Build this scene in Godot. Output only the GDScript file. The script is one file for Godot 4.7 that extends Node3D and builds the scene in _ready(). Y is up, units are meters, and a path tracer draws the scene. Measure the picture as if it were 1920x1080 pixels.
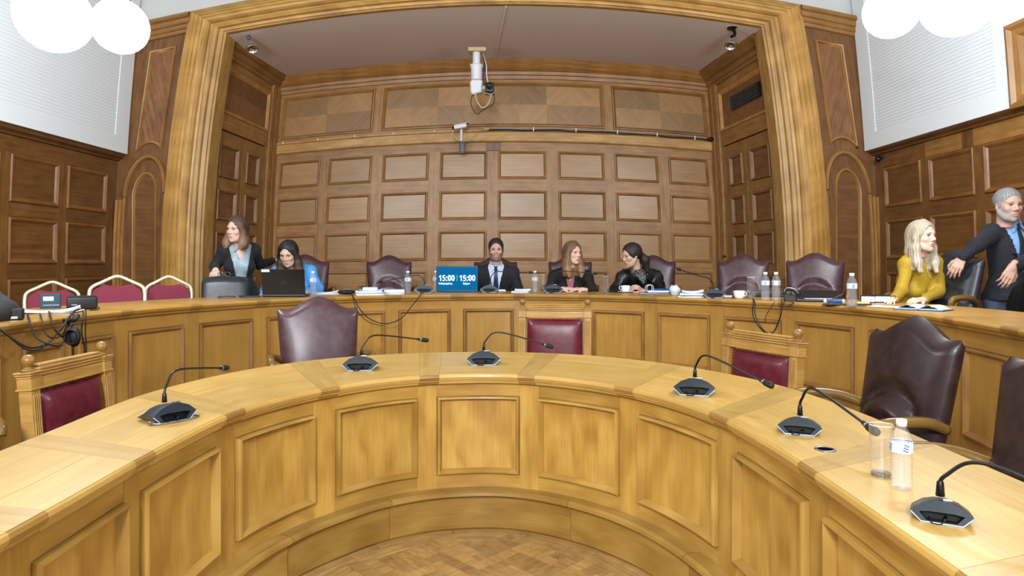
extends Node3D
# A panelled committee room: a horseshoe table in front, a long curved bench behind it, an alcove with a panelled rear wall.
# y is up, the camera looks along -z; "d" below is a distance in front of the camera (z = -d).

const EYE := 1.284            # height of the lens above the parquet
const REAR := 9.3             # distance of the rear wall of the alcove
const FRONT := 7.46           # distance of the wall with the alcove opening
const CY := -0.0308           # the optical middle sits this much lower per metre of distance
var rng := RandomNumberGenerator.new()
var M := {}
var wood_cache := {}
var taken := {}

# ---------------------------------------------------------------- mesh builder
class MB extends RefCounted:
	var v := PackedVector3Array()
	var n := PackedVector3Array()
	var t := PackedVector2Array()
	var c := PackedColorArray()
	var ix := PackedInt32Array()
	var off := Vector2.ZERO
	var swap := false
	# rows[i][j]; the face looks along (d/di x d/dj)
	func grid(rows: Array, wrap_i := false, wrap_j := false, uv0 := Vector2.ZERO) -> MB:
		var a: int = rows.size()
		var b: int = rows[0].size()
		var base := v.size()
		var us := PackedFloat32Array()
		var vs := PackedFloat32Array()
		us.resize(a); vs.resize(b)
		var mj := b / 2
		var mi := a / 2
		for i in range(1, a): us[i] = us[i - 1] + rows[i][mj].distance_to(rows[i - 1][mj])
		for j in range(1, b): vs[j] = vs[j - 1] + rows[mi][j].distance_to(rows[mi][j - 1])
		for i in a:
			var r: PackedVector3Array = rows[i]
			var i0 := i - 1
			var i1 := i + 1
			if wrap_i:
				i0 = a - 2 if i == 0 else i0
				i1 = 1 if i == a - 1 else i1
			else:
				i0 = maxi(i0, 0); i1 = mini(i1, a - 1)
			var ra: PackedVector3Array = rows[i0]
			var rb: PackedVector3Array = rows[i1]
			for j in b:
				var j0 := j - 1
				var j1 := j + 1
				if wrap_j:
					j0 = b - 2 if j == 0 else j0
					j1 = 1 if j == b - 1 else j1
				else:
					j0 = maxi(j0, 0); j1 = mini(j1, b - 1)
				var du: Vector3 = rb[j] - ra[j]
				var dv: Vector3 = r[j1] - r[j0]
				if du.length_squared() < 1e-12:
					var k := j1 if j1 != j else j0
					du = rb[k] - ra[k]
				if dv.length_squared() < 1e-12:
					dv = rb[j1] - rb[j0]
				v.append(r[j])
				n.append(du.cross(dv).normalized())
				t.append(Vector2(us[i], vs[j]) + uv0)
		for i in a - 1:
			for j in b - 1:
				var p := base + i * b + j
				ix.append_array(PackedInt32Array([p, p + 1, p + b + 1, p, p + b + 1, p + b]))
		return self
	func quad(p: Vector3, q: Vector3, r: Vector3, s: Vector3) -> MB:   # p->q along u, q->r along v
		return grid([PackedVector3Array([p, s]), PackedVector3Array([q, r])])
	func tri(p: Vector3, q: Vector3, r: Vector3) -> MB:                # seen anticlockwise
		var nn := (q - p).cross(r - p).normalized()
		var b := v.size()
		for x in [p, q, r]:
			v.append(x); n.append(nn); t.append(Vector2(x.x, x.y))
		ix.append_array(PackedInt32Array([b, b + 2, b + 1]))
		return self
	func poly(pts: PackedVector3Array, nn: Vector3) -> MB:             # a flat face of any outline
		var ax := (pts[1] - pts[0]).normalized()
		var ay := nn.cross(ax)
		var flat := PackedVector2Array()
		for p in pts: flat.append(Vector2((p - pts[0]).dot(ax), (p - pts[0]).dot(ay)))
		var b := v.size()
		for k in pts.size():
			v.append(pts[k]); n.append(nn); t.append(flat[k])
		var tr := Geometry2D.triangulate_polygon(flat)
		for k in range(0, tr.size(), 3):
			var x := tr[k]
			var y := tr[k + 1]
			var z := tr[k + 2]
			if (flat[y] - flat[x]).cross(flat[z] - flat[x]) > 0.0:
				var s := y
				y = z
				z = s
			ix.append_array(PackedInt32Array([b + x, b + y, b + z]))
		return self
	func lathe(prof: PackedVector2Array, at := Vector3.ZERO, seg := 20, up := Vector3.UP, squash := 1.0) -> MB:   # (radius, height) from bottom to top
		var q := Quaternion(Vector3.UP, up) if up != Vector3.UP else Quaternion.IDENTITY
		var rows := []
		for i in seg + 1:
			var an := -TAU * i / seg
			var r := PackedVector3Array()
			for p in prof: r.append(at + q * Vector3(p.x * cos(an), p.y, p.x * sin(an) * squash))
			rows.append(r)
		return grid(rows, true)
	func tube(path: PackedVector3Array, rad, seg := 8, caps := true) -> MB:   # rad: number or one per point
		var rows := []
		var m := path.size()
		var side := Vector3.ZERO
		for k in m:
			var d := (path[mini(k + 1, m - 1)] - path[maxi(k - 1, 0)]).normalized()
			if side == Vector3.ZERO: side = d.cross(Vector3.UP if absf(d.y) < 0.9 else Vector3.RIGHT).normalized()
			side = (side - d * side.dot(d)).normalized()
			var up := side.cross(d)
			var rr: float = rad if rad is float else rad[k]
			var r := PackedVector3Array()
			for s in seg + 1: r.append(path[k] + (side * cos(TAU * s / seg) + up * sin(TAU * s / seg)) * rr)
			if caps and k == 0:
				var z := PackedVector3Array(); z.resize(seg + 1); z.fill(path[k]); rows.append(z)
			rows.append(r)
			if caps and k == m - 1:
				var z := PackedVector3Array(); z.resize(seg + 1); z.fill(path[k]); rows.append(z)
		for r in rows: r.reverse()
		return grid(rows, false, true)
	func rbox(at: Vector3, size: Vector3, r := 0.004, bas := Basis.IDENTITY) -> MB:   # a box with rounded edges
		var h := size * 0.5
		r = minf(r, minf(h.x, minf(h.y, h.z)) * 0.98)
		var faces := [[0, 1, 2, 1], [0, 1, 2, -1], [1, 2, 0, 1], [1, 2, 0, -1], [2, 0, 1, 1], [2, 0, 1, -1]]
		for f in faces:
			var rows := []
			var a: int = f[0]
			var b: int = f[1]
			var ca := [-h[a], -h[a] + r, h[a] - r, h[a]]
			var cb := [-h[b], -h[b] + r, h[b] - r, h[b]]
			if f[3] < 0: ca.reverse()
			for x in ca:
				var row := PackedVector3Array()
				for y in cb:
					var p := Vector3.ZERO
					p[a] = x; p[b] = y; p[f[2]] = h[f[2]] * f[3]
					var q := p.clamp(-h + Vector3.ONE * r, h - Vector3.ONE * r)
					row.append(at + bas * (q + (p - q).normalized() * r))
				rows.append(row)
			grid(rows)
		return self
	func ball(at: Vector3, rad: Vector3, seg := 20, bas := Basis.IDENTITY) -> MB:
		var rows := []
		for i in seg + 1:
			var r := PackedVector3Array()
			for j in seg / 2 + 1:
				var la := PI * j / (seg / 2) - PI / 2
				var lo := -TAU * i / seg
				r.append(at + bas * (Vector3(cos(la) * cos(lo), sin(la), cos(la) * sin(lo)) * rad))
			rows.append(r)
		return grid(rows, true)
	# an outline in the x-y plane, given depth in z and small chamfers
	func extrude(outline: PackedVector2Array, z0: float, z1: float, ch := 0.003, xf := Transform3D.IDENTITY) -> MB:
		if Geometry2D.is_polygon_clockwise(outline): outline.reverse()
		var ins: PackedVector2Array = outline
		if ch > 0.0:
			var o := Geometry2D.offset_polygon(outline, -ch, Geometry2D.JOIN_MITER)
			if o.size() == 1 and o[0].size() == outline.size():
				ins = o[0]
				var best := 0
				for k in ins.size():
					if ins[k].distance_to(outline[0]) < ins[best].distance_to(outline[0]): best = k
				var turned := PackedVector2Array()
				for k in ins.size(): turned.append(ins[(k + best) % ins.size()])
				ins = turned
				if Geometry2D.is_polygon_clockwise(ins): ins.reverse()
			else: ch = 0.0
		var m := outline.size()
		for k in m:
			var e := (k + 1) % m
			var a := outline[k]
			var b := outline[e]
			quad(xf * Vector3(a.x, a.y, z0 + ch), xf * Vector3(b.x, b.y, z0 + ch), xf * Vector3(b.x, b.y, z1 - ch), xf * Vector3(a.x, a.y, z1 - ch))
			if ch > 0.0:
				var c2 := ins[k]
				var d2 := ins[e]
				quad(xf * Vector3(a.x, a.y, z1 - ch), xf * Vector3(b.x, b.y, z1 - ch), xf * Vector3(d2.x, d2.y, z1), xf * Vector3(c2.x, c2.y, z1))
				quad(xf * Vector3(c2.x, c2.y, z0), xf * Vector3(d2.x, d2.y, z0), xf * Vector3(b.x, b.y, z0 + ch), xf * Vector3(a.x, a.y, z0 + ch))
		var fr := PackedVector3Array()
		var bk := PackedVector3Array()
		for p in ins:
			fr.append(xf * Vector3(p.x, p.y, z1)); bk.append(xf * Vector3(p.x, p.y, z0))
		poly(fr, (xf.basis * Vector3.BACK).normalized())
		poly(bk, (xf.basis * Vector3.FORWARD).normalized())
		return self
	func mesh(mat: Material) -> ArrayMesh:
		var uv := PackedVector2Array()
		uv.resize(t.size())
		for k in t.size():
			uv[k] = (Vector2(t[k].y, t[k].x) if swap else t[k]) + off
		var arr := []
		arr.resize(Mesh.ARRAY_MAX)
		arr[Mesh.ARRAY_VERTEX] = v
		arr[Mesh.ARRAY_NORMAL] = n
		arr[Mesh.ARRAY_TEX_UV] = uv
		if c.size() == v.size(): arr[Mesh.ARRAY_COLOR] = c
		arr[Mesh.ARRAY_INDEX] = ix
		var am := ArrayMesh.new()
		am.add_surface_from_arrays(Mesh.PRIMITIVE_TRIANGLES, arr)
		am.surface_set_material(0, mat)
		return am

func mb(grain_up := false) -> MB:
	var m := MB.new()
	m.off = Vector2(rng.randf() * 3.0, rng.randf() * 3.0)
	m.swap = grain_up
	return m

func V(a: float, b: float, c2: float) -> Vector3: return Vector3(a, b, c2)

func numbered(called: String) -> String:
	if not taken.has(called):
		taken[called] = 0
		return called
	taken[called] += 1
	return "%s_%03d" % [called, taken[called]]

func thing(called: String, label: String, category: String, at := Vector3.ZERO, turn := 0.0, group := "") -> Node3D:
	var o := Node3D.new()
	o.name = numbered(called)
	add_child(o)
	o.position = at
	o.rotation.y = turn
	tag(o, label, category, group)
	return o

func tag(o: Node3D, label: String, category: String, group := "") -> Node3D:
	o.set_meta("label", label)
	o.set_meta("category", category)
	if group: o.set_meta("group", group)
	return o

func structure(called: String, at := Vector3.ZERO) -> Node3D:
	var o := Node3D.new()
	o.name = numbered(called)
	o.position = at
	o.set_meta("kind", "structure")
	add_child(o)
	return o

func part(called: String, m: MB, mat: Material, parent: Node3D, label := "") -> MeshInstance3D:
	return hang(called, m.mesh(mat), parent, label)

func hang(called: String, mesh: Mesh, parent: Node3D, label := "") -> MeshInstance3D:
	var o := MeshInstance3D.new()
	o.name = called
	o.mesh = mesh
	if label: o.set_meta("label", label)
	parent.add_child(o, true)
	return o

func copy(o: Node3D, at: Vector3, turn: float, label: String) -> Node3D:
	var r: Node3D = o.duplicate()
	r.name = numbered(String(o.name).rstrip("0123456789").trim_suffix("_"))
	add_child(r)
	r.position = at
	r.rotation = Vector3(0, turn, 0)
	r.set_meta("label", label)
	return r

func spline(pts: Array, s: float):   # Catmull-Rom through the points, s counts points
	var m := pts.size()
	var i := clampi(floori(s), 0, m - 2)
	var t := s - i
	var a = pts[maxi(i - 1, 0)]
	var b = pts[i]
	var c2 = pts[i + 1]
	var d = pts[mini(i + 2, m - 1)]
	return (b * 2.0 + (c2 - a) * t + (a * 2.0 - b * 5.0 + c2 * 4.0 - d) * t * t + (b * 3.0 - a - c2 * 3.0 + d) * t * t * t) * 0.5

func smooth_path(pts: Array, per := 6) -> PackedVector3Array:
	var o := PackedVector3Array()
	for k in (pts.size() - 1) * per + 1: o.append(spline(pts, float(k) / per))
	return o

# ---------------------------------------------------------------- panelling on any surface P(u, v, w): u along, v up, w out of the surface
func slab(m: MB, P: Callable, u0: float, u1: float, v0: float, v1: float, w0: float, w1: float, nu := 2, nv := 2) -> MB:
	var fr := []
	for i in nu + 1:
		var r := PackedVector3Array()
		for j in nv + 1: r.append(P.call(lerpf(u0, u1, float(i) / nu), lerpf(v0, v1, float(j) / nv), w1))
		fr.append(r)
	m.grid(fr)
	if w1 - w0 < 1e-5: return m
	var e := []
	var f := []
	for i in nu + 1:
		var u := lerpf(u0, u1, float(i) / nu)
		e.append(PackedVector3Array([P.call(u, v0, w0), P.call(u, v0, w1)]))
		f.append(PackedVector3Array([P.call(u, v1, w1), P.call(u, v1, w0)]))
	m.grid(e); m.grid(f)
	e = []; f = []
	for j in nv + 1:
		var vv := lerpf(v0, v1, float(j) / nv)
		e.append(PackedVector3Array([P.call(u0, vv, w1), P.call(u0, vv, w0)]))
		f.append(PackedVector3Array([P.call(u1, vv, w0), P.call(u1, vv, w1)]))
	m.grid(e); m.grid(f)
	return m

func frame(m: MB, P: Callable, u0: float, u1: float, v0: float, v1: float, prof: PackedVector2Array, ku := 1.0, seg := 4) -> MB:   # prof: (inset, w); ku turns metres into units of u
	for side in 4:
		for k in prof.size() - 1:
			var rows := []
			for i in seg + 1:
				var s := float(i) / seg
				var row := PackedVector3Array()
				for j in 2:
					var q := prof[k + j]
					var a := q.x * ku
					match side:
						0: row.append(P.call(lerpf(u0 + a, u1 - a, s), v0 + q.x, q.y))
						1: row.append(P.call(u1 - a, lerpf(v0 + q.x, v1 - q.x, s), q.y))
						2: row.append(P.call(lerpf(u1 - a, u0 + a, s), v1 - q.x, q.y))
						3: row.append(P.call(u0 + a, lerpf(v1 - q.x, v0 + q.x, s), q.y))
				rows.append(row)
			m.grid(rows)
	return m

func sweep(m: MB, P: Callable, along: Vector2, prof: PackedVector2Array, seg: int, vertical := false) -> MB:   # straight moulding: prof (across, w)
	for k in prof.size() - 1:
		var rows := []
		for i in seg + 1:
			var s := lerpf(along.x, along.y, float(i) / seg)
			var row := PackedVector3Array()
			for j in 2:
				var q := prof[k + j]
				row.append(P.call(q.x, s, q.y) if vertical else P.call(s, q.x, q.y))
			rows.append(row)
		if vertical: rows.reverse()
		m.grid(rows)
	return m

const MOULD := [Vector2(0, -0.006), Vector2(0.005, -0.006), Vector2(0.005, 0.012), Vector2(0.010, 0.02), Vector2(0.020, 0.022), Vector2(0.028, 0.013), Vector2(0.034, 0.006), Vector2(0.046, -0.012)]
func mould(k := 1.0, lift := 1.0) -> PackedVector2Array:
	var o := PackedVector2Array()
	for q in MOULD: o.append(Vector2(q.x * k, q.y * lift if q.y > 0.0 else q.y))
	return o

# one panel: a recessed field with its moulding round it
func panel(P: Callable, u0: float, u1: float, v0: float, v1: float, parent: Node3D, kind: String, tone: float, k := 1.0, ku := 1.0, up := false, seg := 4) -> MeshInstance3D:
	var f := part("panel", slab(mb(up), P, u0 + 0.03 * k * ku, u1 - 0.03 * k * ku, v0 + 0.03 * k, v1 - 0.03 * k, -0.02, -0.008, seg, seg), wood(kind, tone), parent)
	part("moulding", frame(mb(), P, u0, u1, v0, v1, mould(k, 1.0 if kind == "front" else 0.75), ku, seg), wood({"front": "front", "dark": "dark"}.get(kind, "oak"), tone * (1.55 if kind == "dark" else 0.84 if kind == "front" else 0.9)), f)
	return f

# ---------------------------------------------------------------- materials
func noise(sd: int, f: float, oct := 3) -> FastNoiseLite:
	var q := FastNoiseLite.new()
	q.seed = sd
	q.noise_type = FastNoiseLite.TYPE_SIMPLEX_SMOOTH
	q.frequency = f
	q.fractal_octaves = oct
	return q

func grain_image(sd: int, w: int, h: int, long: float, band: float, fine: float, pore: float, dark: Color, light: Color, blotch := 0.35) -> ImageTexture:
	var a := noise(sd, 1.0, 2)
	var b := noise(sd + 7, 1.0, 2)
	var im := Image.create(w, h, false, Image.FORMAT_RGB8)
	for y in h:
		for x in w:
			var s := 0.0
			var wt := float(x) / w            # blends the two ends so that the picture repeats
			var hh := float(y) / h
			for e in 2:
				var xx := (x - e * w) * long
				var q := a.get_noise_2d(xx * 0.25, (y + 0.6 * sin(xx * 0.4)) * band) * 0.55
				q = q * (1.0 - blotch) + a.get_noise_2d(xx * 0.9 + 300.0, y * 0.014 + 0.3 * a.get_noise_2d(xx, y * 0.02)) * 0.9 * blotch
				q += b.get_noise_2d(xx, y * fine) * 0.3
				var pr := b.get_noise_2d(xx * 2.4 + 90.0, y * fine * 2.6)
				q -= maxf(0.0, pr - 0.28) * pore
				s += q * (1.0 - wt if e == 0 else wt)
			s *= 1.0 - 0.0 * hh
			im.set_pixel(x, y, dark.lerp(light, clampf(0.55 + s, 0.0, 1.0)))
	return ImageTexture.create_from_image(im)

func wood(kind: String, tone := 1.0) -> StandardMaterial3D:
	var q := snappedf(tone, 0.05)
	var key := "%s %.2f" % [kind, q]
	if wood_cache.has(key): return wood_cache[key]
	var m := StandardMaterial3D.new()
	m.resource_name = key
	m.albedo_texture = M.grain[kind]
	var c: Color = M.tint[kind]
	m.albedo_color = Color(c.r * q, c.g * q, c.b * q).linear_to_srgb()
	m.uv1_scale = Vector3(0.62, 1.9, 1) if kind != "floor" else Vector3(1.2, 3.0, 1)
	m.roughness = M.rough[kind]
	m.metallic_specular = 0.5
	if kind == "top" or kind == "bench":
		m.clearcoat_enabled = true
		m.clearcoat = 0.12
		m.clearcoat_roughness = 0.12
	wood_cache[key] = m
	return m

func mat(called: String, c: Color, rough := 0.5, metal := 0.0, spec := 0.5) -> StandardMaterial3D:
	var m := StandardMaterial3D.new()
	m.resource_name = called
	m.albedo_color = c
	m.roughness = rough
	m.metallic = metal
	m.metallic_specular = spec
	M[called] = m
	return m

func noise_tex(sd: int, f: float, a: Color, b: Color, normal := false, bump := 4.0) -> NoiseTexture2D:
	var t := NoiseTexture2D.new()
	t.width = 256
	t.height = 256
	t.seamless = true
	t.noise = noise(sd, f, 4)
	if normal:
		t.as_normal_map = true
		t.bump_strength = bump
	else:
		var g := Gradient.new()
		g.set_color(0, a)
		g.set_color(1, b)
		t.color_ramp = g
	return t

func cloth(called: String, c: Color, rough := 0.85, f := 0.06, depth := 0.12) -> StandardMaterial3D:
	var m := mat(called, Color.WHITE, rough)
	m.albedo_texture = noise_tex(called.hash() % 1000, f, c.darkened(depth), c.lightened(depth))
	m.uv1_triplanar = true
	m.uv1_scale = Vector3(4, 4, 4)
	m.rim_enabled = true
	m.rim = 0.05
	return m

func leather(called: String, c: Color, rough := 0.36) -> StandardMaterial3D:
	var m := mat(called, Color.WHITE, rough)
	m.albedo_texture = noise_tex(called.hash() % 1000, 0.02, c.darkened(0.16), c.lightened(0.1))
	m.normal_enabled = true
	m.normal_texture = noise_tex(called.hash() % 1000 + 3, 0.12, c, c, true, 2.0)
	m.normal_scale = 0.09
	m.uv1_triplanar = true
	m.uv1_scale = Vector3(3, 3, 3)
	return m

func glass(called: String, c: Color, alpha: float, rough := 0.03) -> StandardMaterial3D:
	var m := mat(called, Color(c.r, c.g, c.b, alpha), rough)
	m.transparency = BaseMaterial3D.TRANSPARENCY_ALPHA
	return m

func make_materials() -> void:
	M.grain = {}
	M.grain.oak = grain_image(3, 512, 256, 0.012, 0.05, 0.35, 0.55, Color(0.70, 0.60, 0.46), Color(1.0, 0.95, 0.86))
	M.grain.veneer = grain_image(11, 512, 256, 0.006, 0.06, 0.16, 0.35, Color(0.84, 0.77, 0.66), Color(1.0, 0.97, 0.91))
	M.grain.dark = grain_image(23, 512, 256, 0.014, 0.05, 0.3, 0.6, Color(0.66, 0.56, 0.44), Color(1.0, 0.94, 0.84))
	M.grain.front = grain_image(47, 512, 256, 0.010, 0.035, 0.30, 0.30, Color(0.80, 0.71, 0.58), Color(1.0, 0.97, 0.91), 0.75)
	M.grain.fluted = M.grain.oak
	M.grain.top = grain_image(31, 512, 256, 0.009, 0.04, 0.2, 0.3, Color(0.86, 0.80, 0.69), Color(1.0, 0.98, 0.93))
	M.grain.bench = M.grain.top
	M.grain.floor = M.grain.oak
	M.grain.walnut = M.grain.dark
	# base colours, linear
	M.tint = {"oak": Color(0.45, 0.265, 0.095), "veneer": Color(0.42, 0.265, 0.118), "dark": Color(0.17, 0.090, 0.030), "front": Color(0.52, 0.345, 0.090), "fluted": Color(0.63, 0.425, 0.15), "top": Color(0.63, 0.43, 0.135), "bench": Color(0.50, 0.30, 0.078), "floor": Color(0.54, 0.385, 0.18), "walnut": Color(0.205, 0.108, 0.050)}
	M.rough = {"oak": 0.4, "veneer": 0.32, "dark": 0.42, "front": 0.38, "fluted": 0.42, "top": 0.36, "bench": 0.33, "floor": 0.42, "walnut": 0.4}
	mat("white_paint", Color(0.87, 0.90, 0.92), 0.7)
	mat("plaster", Color(0.78, 0.79, 0.79), 0.9)
	mat("taupe", Color(0.84, 0.78, 0.745), 0.95)
	mat("black_plastic", Color(0.018, 0.022, 0.028), 0.35)
	mat("graphite", Color(0.13, 0.19, 0.235), 0.3)
	mat("pale_trim", Color(0.62, 0.70, 0.76), 0.3, 0.3)
	mat("black_rubber", Color(0.012, 0.012, 0.014), 0.6)
	mat("cap_black", Color(0.015, 0.015, 0.017), 0.95, 0.0, 0.1)
	mat("chrome", Color(0.85, 0.86, 0.88), 0.12, 1.0)
	mat("brass", Color(0.55, 0.42, 0.22), 0.35, 1.0)
	mat("steel", Color(0.55, 0.57, 0.60), 0.3, 0.9)
	mat("white_plastic", Color(0.86, 0.88, 0.90), 0.35)
	mat("cream_plastic", Color(0.74, 0.66, 0.50), 0.5)
	mat("paper", Color(0.90, 0.92, 0.95), 0.9)
	mat("porcelain", Color(0.94, 0.95, 0.96), 0.15)
	mat("black_paper", Color(0.03, 0.03, 0.035), 0.6)
	mat("blue_paper", Color(0.10, 0.32, 0.55), 0.5)
	mat("pale_blue_paper", Color(0.62, 0.74, 0.90), 0.7)
	mat("yellow_paper", Color(0.93, 0.82, 0.42), 0.8)
	mat("purple_plastic", Color(0.20, 0.10, 0.50), 0.4)
	mat("gold_frame", Color(0.90, 0.86, 0.72), 0.3, 0.2)
	mat("slate_card", Color(0.15, 0.27, 0.33), 0.6)
	mat("red_wood", Color(0.45, 0.12, 0.10), 0.5)
	mat("laptop_screen", Color(0.5, 0.6, 0.7), 0.4)
	mat("dark_glass", Color(0.01, 0.015, 0.03), 0.05)
	mat("cap_white", Color(0.90, 0.95, 0.98), 0.4)
	mat("sea_print", Color(0.15, 0.35, 0.75), 0.5)
	leather("maroon_leather", Color(0.27, 0.16, 0.19), 0.33)
	leather("dark_leather", Color(0.13, 0.055, 0.06))
	leather("red_leather", Color(0.36, 0.045, 0.115), 0.33)
	leather("black_leather", Color(0.035, 0.04, 0.05), 0.34)
	leather("slate_leather", Color(0.10, 0.115, 0.145), 0.34)
	cloth("red_fabric", Color(0.50, 0.10, 0.20), 0.9, 0.2, 0.2)
	glass("bottle_plastic", Color(0.93, 0.96, 1.0), 0.07, 0.05)
	glass("clear_glass", Color(0.97, 0.98, 1.0), 0.02, 0.02)
	glass("water", Color(0.92, 0.96, 1.0), 0.05, 0.04)

func _ready() -> void:
	rng.seed = 20240
	# ---- camera
	var cam := Camera3D.new()
	cam.name = "camera"
	cam.position = Vector3(0, EYE, 0)
	cam.projection = Camera3D.PROJECTION_FRUSTUM
	cam.near = 0.05
	cam.far = 60.0
	cam.size = 0.05 * 1080.0 / 1300.0
	cam.frustum_offset = Vector2(0, -0.05 * 40.0 / 1300.0)
	cam.current = true
	add_child(cam)
	# ---- environment: an inner room, no daylight
	var we := WorldEnvironment.new()
	we.name = "environment"
	var e := Environment.new()
	e.background_mode = Environment.BG_COLOR
	e.background_color = Color(0.02, 0.022, 0.025)
	e.tonemap_mode = Environment.TONE_MAPPER_LINEAR
	e.tonemap_exposure = 0.97
	e.sdfgi_enabled = true
	e.ssao_enabled = true
	e.ssil_enabled = true
	we.environment = e
	add_child(we)
	make_materials()
	# ---- lamps of the hall: globe chandeliers in two rows
	chandelier(Vector3(-2.33, 2.67, -4.0), 2.1, "white globe chandelier in front of the left white wall panel", -1.0)
	chandelier(Vector3(2.26, 2.76, -4.0), 2.1, "white globe chandelier in front of the right white wall panel", 1.0)
	chandelier(Vector3(-2.9, 2.8, 0.8), 1.5, "white globe chandelier near the left wall behind the camera", -1.0)
	chandelier(Vector3(2.9, 2.8, 0.8), 1.5, "white globe chandelier near the right wall behind the camera", 1.0)
	chandelier(Vector3(-0.35, 2.9, 2.5), 13.5, "bright central globe chandelier behind the camera", -1.0)
	build_room()
	build_ring()
	build_bench()
	build_furniture()
	build_desk_things()
	build_people()

# ---------------------------------------------------------------- lamps
func chandelier(at: Vector3, energy: float, lab: String, o: float) -> void:
	var t := thing("globe_chandelier", lab, "chandelier", at, 0.0, "globe chandeliers of the hall")
	var glow := mat("lit_globe", Color(0.95, 0.97, 1.0), 0.3)
	glow.emission_enabled = true
	glow.emission = Color(0.95, 0.975, 1.0)
	glow.emission_energy_multiplier = 2.2
	o = -o
	var spots := [Vector3(0.07 * o, 0.0, 0.0), Vector3(-0.26 * o, 0.03, 0.08)]
	var rad := [0.155, 0.20]
	part("stem", mb().tube(PackedVector3Array([Vector3(-0.1 * o, 0.34, 0), Vector3(-0.1 * o, 1.92, 0)]), 0.014), M.steel, t)
	part("ceiling_rose", mb().lathe(PackedVector2Array([Vector2(0, 1.86), Vector2(0.07, 1.86), Vector2(0.09, 1.93), Vector2(0, 1.93)]), Vector3(-0.1 * o, 0, 0)), M.steel, t)
	for k in 2:
		var p: Vector3 = spots[k]
		var hub := Vector3(-0.1 * o, 0.36, 0)
		part("arm", mb().tube(smooth_path([hub, (hub + p) * 0.5 + Vector3(0, 0.16, 0), p + Vector3(0, rad[k] + 0.02, 0)], 5), 0.01), M.steel, t)
		part("gallery", mb().lathe(PackedVector2Array([Vector2(0, rad[k] - 0.02), Vector2(0.06, rad[k] - 0.02), Vector2(0.05, rad[k] + 0.03), Vector2(0, rad[k] + 0.03)]), p), M.steel, t)
		part("globe", mb().ball(p, Vector3.ONE * rad[k], 28), glow, t)
		var l := OmniLight3D.new()
		l.name = "globe_light"
		l.position = p
		l.light_color = Color(0.96, 0.98, 1.0)
		l.light_energy = energy
		l.light_size = rad[k] * 0.9
		l.omni_range = 30.0
		l.omni_attenuation = 2.0
		l.shadow_enabled = true
		t.add_child(l, true)

# ---------------------------------------------------------------- the room
# The panelling is gently bowed: its straight lines arch away from the middle of the hall.
func bow(u: float, v: float, k: float) -> Vector2:
	var r := sqrt(u * u + v * v)
	if r < 1e-5: return Vector2(u, v)
	var d := r
	for i in 6: d -= (d * (1.0 + k * d * d) - r) / (1.0 + 3.0 * k * d * d)
	return Vector2(u, v) * (d / r)

func rear_wall(u: float, v: float, w: float) -> Vector3:
	var p := bow(u, v, 0.01114)
	return Vector3(p.x, EYE + CY * REAR + p.y, -REAR + w)

func flank(u: float, v: float, w: float) -> Vector3:   # u from the middle of the alcove
	var p := bow(u - 0.293, v, 0.01731)
	return Vector3(p.x, EYE + CY * FRONT + p.y, -FRONT + w)

const MID := -0.293
const OPEN := 3.667        # half width of the opening, along the bow
const CASE := 0.706        # width of its casing
const TOP := 3.541         # springing of the casing above the middle
const CORNER := 5.345      # where the side walls begin

func alcove_side(s: float) -> Callable:   # u runs from the front (0) to the rear (1), v is the height over the lens
	return func(u: float, v: float, w: float) -> Vector3:
		var vv := v + 0.26
		var f := flank(s * (OPEN + 0.09), vv, 0).x
		var r := rear_wall((-3.62 if s < 0 else 3.0), vv, 0).x
		return Vector3(lerpf(f, r, u) - s * w, EYE + v, -lerpf(FRONT + 0.19, REAR, u))

func hall_side(s: float) -> Callable:     # u is the distance in front of the lens
	return func(u: float, v: float, w: float) -> Vector3:
		var x := flank(s * (CORNER if s < 0 else CORNER - 0.05), v + 0.2, 0).x + s * (FRONT - u) * 0.05
		return Vector3(x - s * w, EYE + v, -u)

func turned(P: Callable) -> Callable:     # for walls whose u would run leftwards seen from inside
	return func(u: float, v: float, w: float) -> Vector3: return P.call(-u, v, w)

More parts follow.
